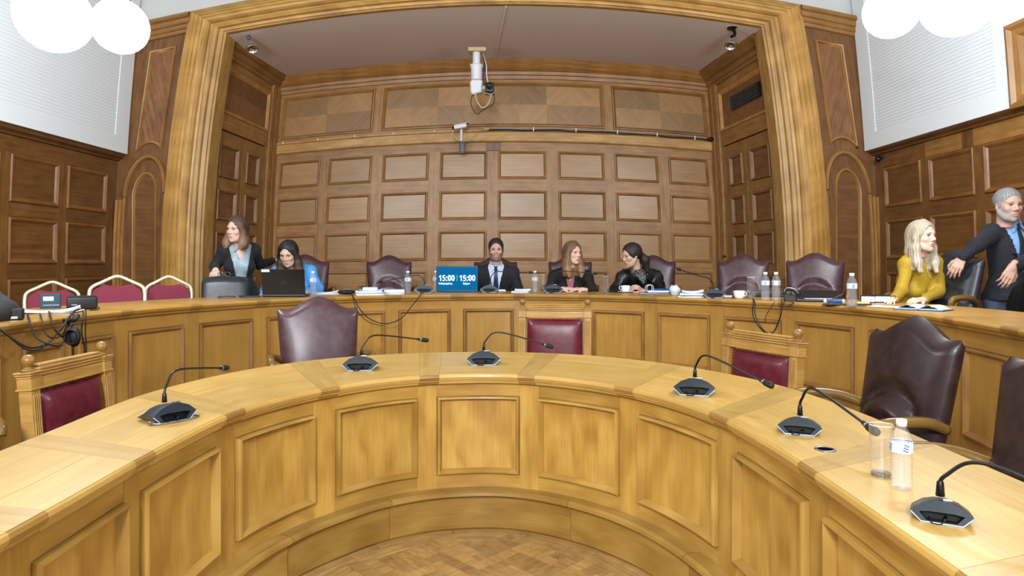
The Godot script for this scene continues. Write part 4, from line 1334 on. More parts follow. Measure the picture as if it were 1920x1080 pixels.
# ---------------------------------------------------------------- bottles, glasses, cups
func bottle(label: String, at: Vector3, group: String, size := 1.0) -> void:
	var t := thing("water_bottle", label, "bottle", at, rng.randf() * 6.0, group)
	t.scale = Vector3.ONE * size
	var pr := PackedVector2Array([Vector2(0.0, 0.006), Vector2(0.02, 0.002), Vector2(0.029, 0.0), Vector2(0.0315, 0.008)])
	for k in 9:
		pr.append(Vector2(0.0315, 0.014 + k * 0.0105)); pr.append(Vector2(0.0285, 0.019 + k * 0.0105))
	pr.append_array(PackedVector2Array([Vector2(0.0318, 0.112), Vector2(0.0318, 0.150), Vector2(0.030, 0.160), Vector2(0.022, 0.178), Vector2(0.0145, 0.190), Vector2(0.0130, 0.197)]))
	part("bottle_wall", mb().lathe(pr, Vector3.ZERO, 24), M.bottle_plastic, t)
	var wp := PackedVector2Array([Vector2(0, 0.007), Vector2(0.027, 0.004)])
	for k in 9:
		wp.append(Vector2(0.0300, 0.014 + k * 0.0105)); wp.append(Vector2(0.0270, 0.019 + k * 0.0105))
	wp.append_array(PackedVector2Array([Vector2(0.030, 0.112), Vector2(0.030, 0.150), Vector2(0.0, 0.1505)]))
	part("water", mb().lathe(wp, Vector3.ZERO, 24), M.water, t)
	part("cap", mb().lathe(PackedVector2Array([Vector2(0.0, 0.1955), Vector2(0.0155, 0.1955), Vector2(0.0158, 0.212), Vector2(0.0145, 0.216), Vector2(0, 0.2165)]), Vector3.ZERO, 20), M.cap_white, t)
	var lb := part("paper_label", mb().lathe(PackedVector2Array([Vector2(0.0321, 0.116), Vector2(0.0323, 0.118), Vector2(0.0323, 0.148), Vector2(0.0321, 0.150)]), Vector3.ZERO, 24), M.bottle_label, t)
	for k in 4:
		var a := TAU * k / 4.0 + 0.3
		var m := mb()
		for i in 3:
			var rows := []
			for j in 5:
				var b := a + j * 0.12 + i * 0.05
				rows.append(PackedVector3Array([Vector3(sin(b) * 0.0327, 0.122 + i * 0.008 + 0.003 * sin(j * 1.6), cos(b) * 0.0327), Vector3(sin(b) * 0.0327, 0.126 + i * 0.008 + 0.003 * sin(j * 1.6), cos(b) * 0.0327)]))
			m.grid(rows)
		part("print", m, M.sea_print, lb)

func tumbler(label: String, at: Vector3, group: String, k := 1.0) -> void:
	var t := thing("drinking_glass", label, "glass", at, 0.0, group)
	t.scale = Vector3.ONE * k
	part("glass_wall", mb().lathe(PackedVector2Array([Vector2(0, 0.0), Vector2(0.027, 0.0), Vector2(0.029, 0.004), Vector2(0.0335, 0.150), Vector2(0.0325, 0.151), Vector2(0.0315, 0.150), Vector2(0.027, 0.020), Vector2(0.022, 0.014), Vector2(0.0, 0.013)]), Vector3.ZERO, 28), M.clear_glass, t)
	part("thick_base", mb().lathe(PackedVector2Array([Vector2(0, 0.0015), Vector2(0.026, 0.0015), Vector2(0.0275, 0.005), Vector2(0.0268, 0.012), Vector2(0.02, 0.011), Vector2(0, 0.010)]), Vector3.ZERO, 24), M.solid_glass, t)
	part("mouth_rim", mb().lathe(PackedVector2Array([Vector2(0.0318, 0.150), Vector2(0.0326, 0.1522), Vector2(0.0336, 0.150), Vector2(0.0326, 0.149), Vector2(0.0318, 0.150)]), Vector3.ZERO, 28), M.rim_glass, t)

func cup(label: String, at: Vector3, turn: float, saucer: bool, group: String) -> void:
	var t := thing("coffee_cup", label, "cup", at + Vector3(0, 0.009 if saucer else 0.0, 0), turn, group)
	part("cup_bowl", mb().lathe(PackedVector2Array([Vector2(0, 0.0), Vector2(0.026, 0.0), Vector2(0.036, 0.012), Vector2(0.043, 0.035), Vector2(0.045, 0.062), Vector2(0.043, 0.063), Vector2(0.041, 0.036), Vector2(0.034, 0.015), Vector2(0, 0.006)]), Vector3.ZERO, 26), M.porcelain, t)
	part("handle", mb().tube(smooth_path([Vector3(0.042, 0.05, 0), Vector3(0.062, 0.052, 0), Vector3(0.068, 0.036, 0), Vector3(0.056, 0.022, 0), Vector3(0.038, 0.018, 0)], 4), 0.0042, 8), M.porcelain, t)
	if saucer:
		var s := thing("saucer", "white saucer under the cup of the woman in the leather jacket", "saucer", at)
		part("dish", mb().lathe(PackedVector2Array([Vector2(0, 0.0), Vector2(0.04, 0.0), Vector2(0.045, 0.003), Vector2(0.078, 0.013), Vector2(0.08, 0.016), Vector2(0.077, 0.016), Vector2(0.045, 0.007), Vector2(0, 0.006)]), Vector3.ZERO, 30), M.porcelain, s)

# ---------------------------------------------------------------- paper
func sheet(t: Node3D, called: String, at: Vector3, sx: float, sz: float, turn: float, curl: float, m: Material, thick := 0.0012) -> MeshInstance3D:
	var top := []
	var bot := []
	var b := Basis(Vector3.UP, turn)
	for i in 9:
		var r := PackedVector3Array()
		var q := PackedVector3Array()
		for j in 7:
			var x := -1.0 + i / 4.0
			var z := -1.0 + j / 3.0
			var y := curl * (pow(maxf(0.0, x), 2.0) * 0.6 + 0.4 * pow(maxf(0.0, -x * z), 2.0))
			r.append(at + b * Vector3(x * sx * 0.5, y + thick, -z * sz * 0.5))
			q.append(at + b * Vector3(x * sx * 0.5, y, z * sz * 0.5))
		top.append(r); bot.append(q)
	var k := mb().grid(top).grid(bot)
	var rim := []
	var n := 9
	for e in [[0, 1], [1, 1]]:
		pass
	var loop_t := PackedVector3Array()
	var loop_b := PackedVector3Array()
	for i in n: loop_t.append(top[i][0]); loop_b.append(bot[i][6])
	for j in range(1, 7): loop_t.append(top[8][j]); loop_b.append(bot[8][6 - j])
	for i in range(7, -1, -1): loop_t.append(top[i][6]); loop_b.append(bot[i][0])
	for j in range(5, -1, -1): loop_t.append(top[0][j]); loop_b.append(bot[0][6 - j])
	for i in loop_t.size(): rim.append(PackedVector3Array([loop_b[i], loop_t[i]]))
	k.grid(rim)
	return part(called, k, m, t)

func stack(label: String, at: Vector3, turn: float, group: String, layers: Array) -> void:   # layers: [width, depth, thickness, material, curl]
	var t := thing("paper_stack", label, "papers", at, turn, group)
	var y := 0.0
	for l in layers:
		sheet(t, "sheaf", Vector3(rng.randf_range(-0.012, 0.012), y, rng.randf_range(-0.01, 0.01)), l[0], l[1], rng.randf_range(-0.12, 0.12), l[4], M[l[3]], l[2])
		y += l[2] + 0.0006

func build_desk_things() -> void:
	var bl := mat("bottle_label", Color(0.88, 0.92, 0.97, 0.75), 0.5)
	bl.transparency = BaseMaterial3D.TRANSPARENCY_ALPHA
	var sg := mat("solid_glass", Color(0.9, 0.92, 0.95, 0.0), 0.03)
	sg.refraction_enabled = true
	sg.refraction_scale = 0.05
	glass("rim_glass", Color(0.95, 0.95, 0.97), 0.45, 0.05)
	# ---- microphones on the horseshoe table
	var g := "microphones on the horseshoe table"
	var mid := Vector3(-0.1, 0, -1.6)
	var at: Vector3 = Vector3(-1.193, 0.760, -2.380)
	microphone("desk microphone with a loose grey cable loop on the left arm of the horseshoe table", g, at, facing(at, mid), 0.84, Vector3(-1.154, 0.875, -2.798) - at)
	thing_loop(at, facing(at, mid))
	at = Vector3(-0.773, 0.760, -3.563)
	microphone("desk microphone in front of the purple-brown leather armchair", g, at, 0.10, 0.98, Vector3(-0.466, 0.885, -3.759) - at)
	at = Vector3(-0.153, 0.760, -3.760)
	microphone("desk microphone whose gooseneck crosses the central red leather chair", g, at, 0.02, 1.0, Vector3(0.211, 0.850, -3.761) - at)
	at = Vector3(0.761, 0.760, -2.884)
	microphone("desk microphone in front of the right carved oak chair", g, at, -0.30, 0.93, Vector3(0.924, 0.860, -2.483) - at)
	at = Vector3(0.918, 0.760, -2.210)
	microphone("desk microphone beside the round cable outlet", g, at, -0.42, 0.72, Vector3(0.958, 0.850, -1.832) - at)
	at = Vector3(0.898, 0.760, -1.454)
	microphone("desk microphone nearest the camera, beside the water bottle", g, at, -0.50, 0.62, Vector3(0.17, 0.075, 0.17), 0.085)
	# ---- microphones on the bench
	g = "microphones on the bench desk"
	at = Vector3(-0.865, 1.026, -6.858)
	microphone("microphone on the bench left of the blue screen", g, at, 0.1, 1.05, Vector3(-1.282, 1.133, -6.750) - at)
	at = Vector3(-0.226, 1.026, -7.001)
	microphone("microphone on the bench in front of the man in the navy suit", g, at, 0.0, 1.0, Vector3(0.192, 1.225, -6.950) - at, 0.14)
	at = Vector3(0.401, 1.026, -6.858)
	microphone("microphone on the bench in front of the blonde woman in black", g, at, 0.0, 1.1, Vector3(0.821, 1.216, -6.800) - at, 0.14)
	at = Vector3(1.685, 1.026, -5.794)
	microphone("microphone on the bench left of the plain white cup", g, at, -0.2, 0.98, Vector3(1.364, 1.266, -5.700) - at, 0.10)
	# ---- bottles and glasses
	g = "small plastic water bottles"
	bottle("clear water bottle with white cap on the right arm of the horseshoe table", Vector3(0.919, 0.760, -1.636), g, 0.76)
	bottle("water bottle beside the open laptop", Vector3(-1.854, 1.026, -6.462), g)
	bottle("water bottle in front of the empty armchair near the paper stacks", Vector3(-1.008, 1.026, -6.721), g)
	bottle("water bottle half hidden by the left edge of the blue screen", Vector3(-0.786, 1.026, -7.150), g)
	bottle("water bottle between the suited man and the blonde woman", Vector3(0.232, 1.026, -7.001), g)
	bottle("left one of the two water bottles standing side by side", Vector3(1.949, 1.026, -5.334), g)
	bottle("right one of the two water bottles standing side by side", Vector3(2.031, 1.026, -5.334), g)
	bottle("single water bottle left of the woman in mustard", Vector3(2.196, 1.026, -4.481), g)
	g = "tall drinking glasses"
	tumbler("empty tall glass beside the bottle on the horseshoe table", Vector3(0.923, 0.760, -1.732), g, 0.86)
	tumbler("tall glass behind the bottle near the blonde woman", Vector3(0.339, 1.026, -7.468), g, 1.15)
	tumbler("tall glass between the blonde woman and the leather jacket", Vector3(0.910, 1.026, -6.721), g, 1.1)
	tumbler("tall glass beside the plain white cup", Vector3(1.934, 1.026, -5.601), g, 1.15)
	g = "white coffee cups"
	cup("white cup on a saucer before the woman in the leather jacket", Vector3(1.124, 1.026, -6.858), 2.6, true, g)
	cup("plain white cup without saucer beside a tall glass", Vector3(1.835, 1.026, -5.601), 0.3, false, g)
	# ---- left end of the bench
	var b := thing("grey_box", "blue-grey box with a white label standing on papers", "box", Vector3(-2.867, 1.026, -4.308), 0.45)
	part("case", mb().rbox(Vector3(0, 0.045, 0), Vector3(0.106, 0.09, 0.05), 0.004), M.slate_card, b)
	part("paper_label", mb().rbox(Vector3(-0.008, 0.06, 0.0256), Vector3(0.055, 0.026, 0.001), 0.0004), M.paper, b, "white label")
	part("stripe", mb().rbox(Vector3(0.008, 0.02, 0.0256), Vector3(0.085, 0.004, 0.001), 0.0004), M.pale_blue_paper, b)
	b = thing("black_box", "black electronic box beside the grey box, cables leaving it", "device", Vector3(-2.604, 1.026, -4.201), 0.55)
	part("case", mb().rbox(Vector3(0, 0.04, 0), Vector3(0.16, 0.075, 0.12), 0.012), M.black_plastic, b)
	part("lid", mb().rbox(Vector3(0, 0.078, 0), Vector3(0.15, 0.008, 0.11), 0.003), M.black_rubber, b)
	part("lamp", mb().rbox(Vector3(-0.04, 0.03, 0.0605), Vector3(0.03, 0.005, 0.002), 0.0008), M.pale_trim, b)
	stack("loose white sheets under the grey box at the left end of the bench", Vector3(-2.609, 1.026, -3.908), 0.42, "papers on the bench desk", [[0.30, 0.21, 0.001, "paper", 0.01], [0.29, 0.21, 0.001, "paper", 0.02], [0.28, 0.2, 0.001, "pale_blue_paper", 0.004], [0.29, 0.21, 0.001, "paper", 0.03]])
	b = thing("black_case", "small black case at the dark sleeve on the far left", "case", Vector3(-2.420, 1.026, -3.360), 0.5)
	part("case", mb().rbox(Vector3(0, 0.028, 0), Vector3(0.09, 0.055, 0.07), 0.008), M.black_rubber, b)
	part("clasp", mb().rbox(Vector3(0.01, 0.012, 0.036), Vector3(0.03, 0.012, 0.003), 0.001), M.steel, b)
	cables()
	# ---- beside the standing woman and the laptop
	b = thing("phone", "black phone lying in front of the low office chair", "phone", Vector3(-2.384, 1.026, -5.794), 0.5)
	part("phone_body", mb().rbox(Vector3(0, 0.006, 0), Vector3(0.13, 0.011, 0.065), 0.004), M.black_plastic, b)
	part("edge_strip", mb().rbox(Vector3(0, 0.004, 0.0328), Vector3(0.10, 0.004, 0.001), 0.0004), M.steel, b)
	b = thing("folder", "flat black folder between the phone and the laptop", "folder", Vector3(-2.231, 1.026, -5.896), 0.5)
	part("cover", mb().rbox(Vector3(0, 0.006, 0), Vector3(0.16, 0.011, 0.11), 0.003), M.black_paper, b)
	part("sheets", mb().rbox(Vector3(0.003, 0.006, 0.003), Vector3(0.15, 0.006, 0.108), 0.001), M.slate_card, b)
	laptop()
	g = "papers on the bench desk"
	stack("loose white papers right of the bottle beside the laptop", Vector3(-1.759, 1.026, -6.589), 0.3, g, [[0.26, 0.2, 0.006, "paper", 0.0], [0.25, 0.19, 0.004, "pale_blue_paper", 0.006], [0.25, 0.19, 0.003, "paper", 0.02]])
	b = thing("pencil_case", "soft black pencil case between two heaps of paper", "case", Vector3(-1.541, 1.026, -6.462), 0.2)
	part("pouch", mb().ball(Vector3(0, 0.022, 0), Vector3(0.085, 0.022, 0.04), 24), M.black_rubber, b)
	part("zip", mb().tube(smooth_path([Vector3(-0.075, 0.032, 0.004), Vector3(0, 0.046, 0.004), Vector3(0.075, 0.032, 0.004)], 5), 0.0025, 6), M.steel, b)
	stack("thick folded stack with a white block on top, left of centre", Vector3(-1.297, 1.026, -6.341), 0.15, g, [[0.25, 0.18, 0.012, "paper", 0.0], [0.245, 0.18, 0.010, "pale_blue_paper", 0.006], [0.24, 0.18, 0.012, "paper", 0.008], [0.23, 0.17, 0.006, "pale_blue_paper", 0.02], [0.13, 0.11, 0.026, "paper", 0.0]])
	stack("neat low stack of white papers left of the bottle", Vector3(-1.125, 1.026, -6.589), 0.1, g, [[0.20, 0.2, 0.008, "paper", 0.0], [0.19, 0.19, 0.005, "pale_blue_paper", 0.0], [0.19, 0.19, 0.026, "paper", 0.0]])
	screen()
	b = thing("notepad", "small white notepad beside the suited man's microphone", "notepad", Vector3(-0.107, 1.026, -7.305), 0.1)
	part("pages", mb().rbox(Vector3(0, 0.008, 0), Vector3(0.075, 0.014, 0.1), 0.002), M.paper, b)
	part("binding", mb().rbox(Vector3(0, 0.009, -0.05), Vector3(0.076, 0.018, 0.006), 0.002), M.pale_blue_paper, b)
	stack("white papers left of the bottle by the blonde woman", Vector3(0.097, 1.026, -7.001), -0.1, g, [[0.17, 0.2, 0.012, "paper", 0.0], [0.165, 0.19, 0.004, "pale_blue_paper", 0.004], [0.16, 0.19, 0.014, "paper", 0.006]])
	# ---- in front of the woman in the leather jacket
	b = thing("black_notebook", "flat black notebook with a white cable coil on it", "notebook", Vector3(1.298, 1.026, -6.589), -0.15)
	part("cover", mb().rbox(Vector3(0, 0.006, 0), Vector3(0.18, 0.011, 0.13), 0.003), M.black_paper, b)
	part("page_block", mb().rbox(Vector3(0.002, 0.006, 0.002), Vector3(0.174, 0.007, 0.128), 0.001), M.pale_blue_paper, b)
	b = thing("white_cable", "white cable coiled in two loops on the black notebook", "cable", Vector3(1.298, 1.038, -6.540))
	for k in 2:
		var pts := PackedVector3Array()
		for i in 25:
			var a := TAU * i / 24.0
			pts.append(Vector3(cos(a) * 0.032 + 0.014 * k - 0.01, 0.04 + sin(a) * 0.036, 0.01 * k + 0.014 * sin(a)))
		part("loop", mb().tube(pts, 0.0032, 6, false), M.white_plastic, b)
	part("plug", mb().rbox(Vector3(0.0, 0.012, 0.02), Vector3(0.045, 0.02, 0.025), 0.006), M.white_plastic, b)
	b = thing("folded_brochure", "blue and white folded brochure right of the cable coil", "brochure", Vector3(1.467, 1.026, -6.858), -0.2)
	var rows := []
	for i in 15:
		var a := TAU * i / 14.0
		rows.append(PackedVector3Array([Vector3(-0.085, 0.022 + 0.02 * sin(a), cos(a) * 0.045), Vector3(0.085, 0.022 + 0.02 * sin(a), cos(a) * 0.045)]))
	part("cover", mb().grid(rows, true), M.blue_paper, b)
	part("white_band", mb().rbox(Vector3(0, 0.013, 0.046), Vector3(0.165, 0.016, 0.004), 0.002), M.paper, b)
	part("page", mb().rbox(Vector3(0, 0.02, 0), Vector3(0.168, 0.018, 0.07), 0.006), M.paper, b)
	b = thing("crumpled_cup", "crumpled clear plastic cup right of the blue brochure", "plastic cup", Vector3(1.488, 1.026, -6.341))
	var cr := mb().ball(Vector3(0, 0.047, 0), Vector3(0.05, 0.046, 0.045), 22)
	var nz := noise(77, 22.0, 2)
	for i in cr.v.size(): cr.v[i] *= 1.0 + 0.22 * nz.get_noise_3dv(cr.v[i])
	part("plastic_skin", cr, M.bottle_label, b)
	part("bottom", mb().lathe(PackedVector2Array([Vector2(0, 0.0), Vector2(0.03, 0.0), Vector2(0.032, 0.012), Vector2(0, 0.006)]), Vector3.ZERO, 18), M.white_plastic, b)
	stack("three layers of white papers left of the right bench microphone", Vector3(1.524, 1.026, -5.896), -0.25, g, [[0.21, 0.2, 0.010, "paper", 0.0], [0.2, 0.19, 0.006, "black_paper", 0.0], [0.2, 0.19, 0.012, "paper", 0.0], [0.19, 0.18, 0.006, "pale_blue_paper", 0.0], [0.17, 0.17, 0.012, "paper", 0.02]])
	b = thing("marker_pen", "purple marker pen left of the plain white cup", "pen", Vector3(1.809, 1.026, -5.794), -0.2)
	part("barrel", mb().tube(PackedVector3Array([Vector3(-0.045, 0.009, 0), Vector3(0.03, 0.009, 0)]), 0.008, 10), M.white_plastic, b)
	part("cap", mb().tube(PackedVector3Array([Vector3(0.028, 0.009, 0), Vector3(0.062, 0.009, 0)]), 0.009, 10), M.purple_plastic, b, "purple cap")
	# ---- right part of the bench
	b = thing("black_adapter", "black adapter box behind the two water bottles", "device", Vector3(2.204, 1.026, -5.896), -0.3)
	part("case", mb().rbox(Vector3(0, 0.027, -0.06), Vector3(0.32, 0.052, 0.09), 0.008), M.black_plastic, b)
	part("vent_strip", mb().rbox(Vector3(0, 0.036, -0.0145), Vector3(0.28, 0.006, 0.003), 0.001), M.graphite, b)
	b = thing("telephone", "black desk telephone with silver-edged handset left of the dark laptop", "telephone", Vector3(2.112, 1.026, -5.251), -0.35)
	part("phone_base", mb().extrude(PackedVector2Array([Vector2(-0.05, 0), Vector2(0.05, 0), Vector2(0.05, 0.03), Vector2(-0.05, 0.055)]), -0.05, 0.05, 0.004), M.black_plastic, b)
	part("handset", mb().tube(smooth_path([Vector3(-0.055, 0.05, 0.03), Vector3(-0.03, 0.085, 0.03), Vector3(0.02, 0.08, 0.03), Vector3(0.055, 0.045, 0.03)], 5), PackedFloat32Array([0.016, 0.016, 0.014, 0.012, 0.011, 0.011, 0.011, 0.011, 0.011, 0.011, 0.011, 0.012, 0.014, 0.015, 0.016, 0.016]), 10), M.black_rubber, b)
	part("silver_edge", mb().tube(smooth_path([Vector3(-0.05, 0.066, 0.04), Vector3(-0.03, 0.097, 0.04), Vector3(0.02, 0.092, 0.04), Vector3(0.052, 0.06, 0.04)], 5), 0.003, 6), M.chrome, b)
	b = thing("dark_laptop", "low black laptop lying half open in front of an empty armchair", "laptop", Vector3(2.256, 1.026, -5.092), -0.4)
	part("keyboard_base", mb().rbox(Vector3(0, 0.011, -0.06), Vector3(0.31, 0.02, 0.2), 0.006), M.black_plastic, b)
	part("screen_lid", mb().rbox(Vector3(0, 0.047, -0.075), Vector3(0.31, 0.012, 0.2), 0.005, Basis(Vector3.RIGHT, 0.28)), M.black_rubber, b)
	part("hinge", mb().tube(PackedVector3Array([Vector3(-0.1, 0.022, 0.02), Vector3(0.1, 0.022, 0.02)]), 0.007, 8), M.steel, b)
	b = thing("tray", "thin black writing mat under the single bottle", "mat", Vector3(2.237, 1.026, -4.667), -0.45)
	part("mat_sheet", mb().rbox(Vector3(0, 0.002, 0), Vector3(0.27, 0.004, 0.14), 0.0018), M.black_paper, b)
	part("mat_edge", mb().rbox(Vector3(0, 0.0035, 0.066), Vector3(0.26, 0.003, 0.006), 0.001), M.graphite, b)
	b = thing("spectacles_case", "blue case with white ends left of the single bottle", "case", Vector3(2.228, 1.030, -4.795), -0.4)
	part("case", mb().tube(PackedVector3Array([Vector3(-0.05, 0.016, 0), Vector3(0.05, 0.016, 0)]), 0.0155, 12), M.blue_paper, b)
	for s in [-1.0, 1.0]: part("end_cap", mb().ball(Vector3(s * 0.055, 0.016, 0), Vector3(0.014, 0.0155, 0.0155), 12), M.white_plastic, b)
	b = thing("pencil", "reddish pencil leaning over the blue case", "pencil", Vector3(2.105, 1.056, -4.501), -0.2)
	part("shaft", mb().tube(PackedVector3Array([Vector3(-0.055, 0.0, 0.0), Vector3(0.045, 0.05, -0.02)]), 0.0035, 6), M.red_wood, b)
	part("point", mb().tube(PackedVector3Array([Vector3(-0.055, 0.0, 0.0), Vector3(-0.066, -0.0055, 0.002)]), PackedFloat32Array([0.0035, 0.0005]), 6), M.cream_plastic, b)
	b = thing("sticky_notes", "small yellow block of notes right of the single bottle", "notes", Vector3(2.399, 1.026, -4.733), -0.5)
	part("pad", mb().rbox(Vector3(0, 0.012, 0), Vector3(0.075, 0.01, 0.07), 0.001), M.yellow_paper, b)
	part("holder", mb().rbox(Vector3(0, 0.003, 0), Vector3(0.10, 0.007, 0.09), 0.002), M.black_paper, b)
	g = "books on the bench desk"
	for k in 2:
		b = thing("book", ["black-covered book with its spine turned away, left of the pair", "black-covered book nearer the mustard blouse, right of the pair"][k], "book", [Vector3(2.581, 1.026, -5.016), Vector3(2.701, 1.026, -5.016)][k], -0.55, g)
		var w: float = [0.085, 0.13][k]
		part("pages", mb().rbox(Vector3(0, 0.026, 0), Vector3(w, 0.04, 0.15), 0.003), M.paper, b)
		part("cover", mb().rbox(Vector3(0, 0.049, -0.002), Vector3(w + 0.012, 0.006, 0.16), 0.002), M.black_paper, b)
		part("cover", mb().rbox(Vector3(0, 0.003, -0.002), Vector3(w + 0.012, 0.006, 0.16), 0.002), M.black_paper, b)
		part("spine", mb().rbox(Vector3(-w * 0.5 - 0.003, 0.026, -0.002), Vector3(0.006, 0.05, 0.16), 0.002), M.black_paper, b)
	stack("flat white sheets under the right hand of the woman in mustard", Vector3(2.408, 1.026, -4.422), -0.75, "papers on the bench desk", [[0.24, 0.18, 0.001, "paper", 0.0], [0.24, 0.18, 0.001, "paper", 0.008]])
	b = thing("open_notebook", "open white notebook in front of the woman in mustard", "notebook", Vector3(2.461, 1.026, -4.149), -0.85)
	for s in [-1.0, 1.0]:
		var leaf := []
		for i in 9:
			var x := i / 8.0
			leaf.append(PackedVector3Array([Vector3(s * x * 0.13, 0.008 + 0.022 * sin(PI * minf(1.0, x * 1.15)), 0.09), Vector3(s * x * 0.13, 0.008 + 0.022 * sin(PI * minf(1.0, x * 1.15)), -0.09)]))
		if s < 0: leaf.reverse()
		part("page", mb().grid(leaf), M.paper, b)
		part("page_block", mb().rbox(Vector3(s * 0.066, 0.0065, 0), Vector3(0.126, 0.010, 0.178), 0.003), M.pale_blue_paper, b)
		part("cover", mb().rbox(Vector3(s * 0.068, 0.0015, 0), Vector3(0.134, 0.003, 0.19), 0.001), M.black_paper, b)
	cameras()
	spotlights()
	b = thing("wall_sensor", "small black round sensor under the white panel on the right wall", "sensor", Vector3(3.864, 2.415, -7.280))
	b.rotation.y = deg_to_rad(-90)
	part("body", mb().ball(Vector3(0, 0, 0.02), Vector3(0.034, 0.034, 0.03), 14), M.black_plastic, b)
	part("foot", mb().rbox(Vector3(-0.02, 0.02, -0.02), Vector3(0.03, 0.03, 0.08), 0.004), M.black_plastic, b)

func thing_loop(at: Vector3, turn: float) -> void:
	var t := thing("grey_cable", "grey cable loop lying in front of the leftmost table microphone", "cable", at, turn)
	part("cable_run", mb().tube(smooth_path([Vector3(-0.075, 0.006, 0.062), Vector3(-0.04, 0.004, 0.085), Vector3(0.03, 0.004, 0.085), Vector3(0.085, 0.004, 0.065), Vector3(0.09, 0.004, 0.035), Vector3(0.07, 0.006, 0.012)], 5), 0.0028, 6), M.steel, t)
	part("plug", mb().rbox(Vector3(-0.075, 0.009, 0.06), Vector3(0.02, 0.012, 0.012), 0.003), M.steel, t)

func laptop() -> void:
	var t := thing("laptop", "open black laptop with a white sticker in front of the woman in blue", "laptop", Vector3(-1.941, 1.026, -5.896), 0.12)
	part("keyboard_base", mb().rbox(Vector3(0, 0.011, -0.12), Vector3(0.355, 0.018, 0.24), 0.005), M.black_plastic, t)
	var b := Basis(Vector3.RIGHT, 0.22)
	var q := Transform3D(b, Vector3(0, 0.018, -0.012))
	var lid := part("screen_lid", mb().rbox(q * Vector3(0, 0.112, 0), Vector3(0.355, 0.225, 0.008), 0.003, b), M.black_plastic, t)
	part("display", mb().rbox(q * Vector3(0, 0.115, -0.0043), Vector3(0.335, 0.195, 0.001), 0.0004, b), M.laptop_screen, lid)
	var ringp := PackedVector3Array()
	for i in 25: ringp.append(q * Vector3(cos(TAU * i / 24) * 0.017, 0.112 + sin(TAU * i / 24) * 0.017, 0.0044))
	part("round_emblem", mb().tube(ringp, 0.0012, 5, false), M.graphite, lid)
	words(lid, "DELL", 0.011, q * Transform3D(Basis.IDENTITY, Vector3(0, 0.1075, 0.0044)), M.graphite, true)
	part("sticker", mb().rbox(q * Vector3(-0.142, 0.212, 0.0045), Vector3(0.066, 0.022, 0.001), 0.0004, b), M.paper, lid, "white sticker")

func words(parent: Node3D, text: String, high: float, xf: Transform3D, m: Material, bold := false) -> void:
	var tm := TextMesh.new()
	var f := SystemFont.new()
	f.font_names = PackedStringArray(["Droid Sans"])
	f.font_weight = 700 if bold else 400
	tm.font = f
	tm.text = text
	tm.font_size = 64
	tm.pixel_size = high / 46.0
	tm.depth = 0.0008
	tm.material = m
	var o := hang("lettering", tm, parent)
	o.transform = xf

func screen() -> void:
	var t := thing("timer_screen", "blue monitor reading 15:00 twice on the bench", "monitor", Vector3(-0.555, 1.026, -7.001), 0.0)
	part("housing", mb().rbox(Vector3(0, 0.134, -0.012), Vector3(0.42, 0.262, 0.03), 0.006), M.graphite, t)
	part("stand", mb().rbox(Vector3(0, 0.006, -0.06), Vector3(0.24, 0.012, 0.14), 0.004), M.black_plastic, t)
	var lit := mat("lit_screen", Color(0.0, 0.06, 0.10), 0.6)
	lit.emission_enabled = true
	lit.emission = Color(0.0, 0.43, 0.66)
	lit.emission_energy_multiplier = 0.95
	lit.metallic_specular = 0.15
	var fr := part("display", mb().rbox(Vector3(0, 0.137, 0.0035), Vector3(0.404, 0.236, 0.001), 0.0004), lit, t)
	var wh := mat("lit_digits", Color(0.8, 0.95, 0.95), 0.4)
	wh.emission_enabled = true
	wh.emission = Color(0.85, 1.0, 1.0)
	wh.emission_energy_multiplier = 0.8
	var gr := mat("lit_bar", Color(0.2, 0.8, 0.6), 0.4)
	gr.emission_enabled = true
	gr.emission = Color(0.2, 0.9, 0.7)
	gr.emission_energy_multiplier = 0.6
	words(fr, "15:00", 0.058, Transform3D(Basis.IDENTITY.scaled(Vector3(0.82, 1, 1)), Vector3(-0.104, 0.142, 0.005)), wh, true)
	words(fr, "15:00", 0.058, Transform3D(Basis.IDENTITY.scaled(Vector3(0.82, 1, 1)), Vector3(0.104, 0.142, 0.005)), wh, true)
	words(fr, "Καθορισμένος", 0.020, Transform3D(Basis.IDENTITY.scaled(Vector3(0.72, 0.9, 1)), Vector3(-0.116, 0.088, 0.005)), wh, true)
	words(fr, "Τρέχων", 0.020, Transform3D(Basis.IDENTITY.scaled(Vector3(0.72, 0.9, 1)), Vector3(0.094, 0.088, 0.005)), wh, true)
	part("divider_bar", mb().rbox(Vector3(0.0, 0.142, 0.0045), Vector3(0.004, 0.064, 0.001), 0.0004), gr, fr)
	var l := AreaLight3D.new()
	l.name = "screen_light"
	l.area_size = Vector2(0.4, 0.23)
	l.light_color = Color(0.1, 0.6, 0.9)
	l.light_energy = 0.02
	l.position = Vector3(0, 0.137, 0.012)
	l.rotation.y = PI
	l.shadow_enabled = true
	t.add_child(l)

func hanging(t: Node3D, pts: Array, r: float, called := "cable_run") -> void:
	part(called, mb().tube(smooth_path(pts, 6), r, 6), M.black_rubber, t)

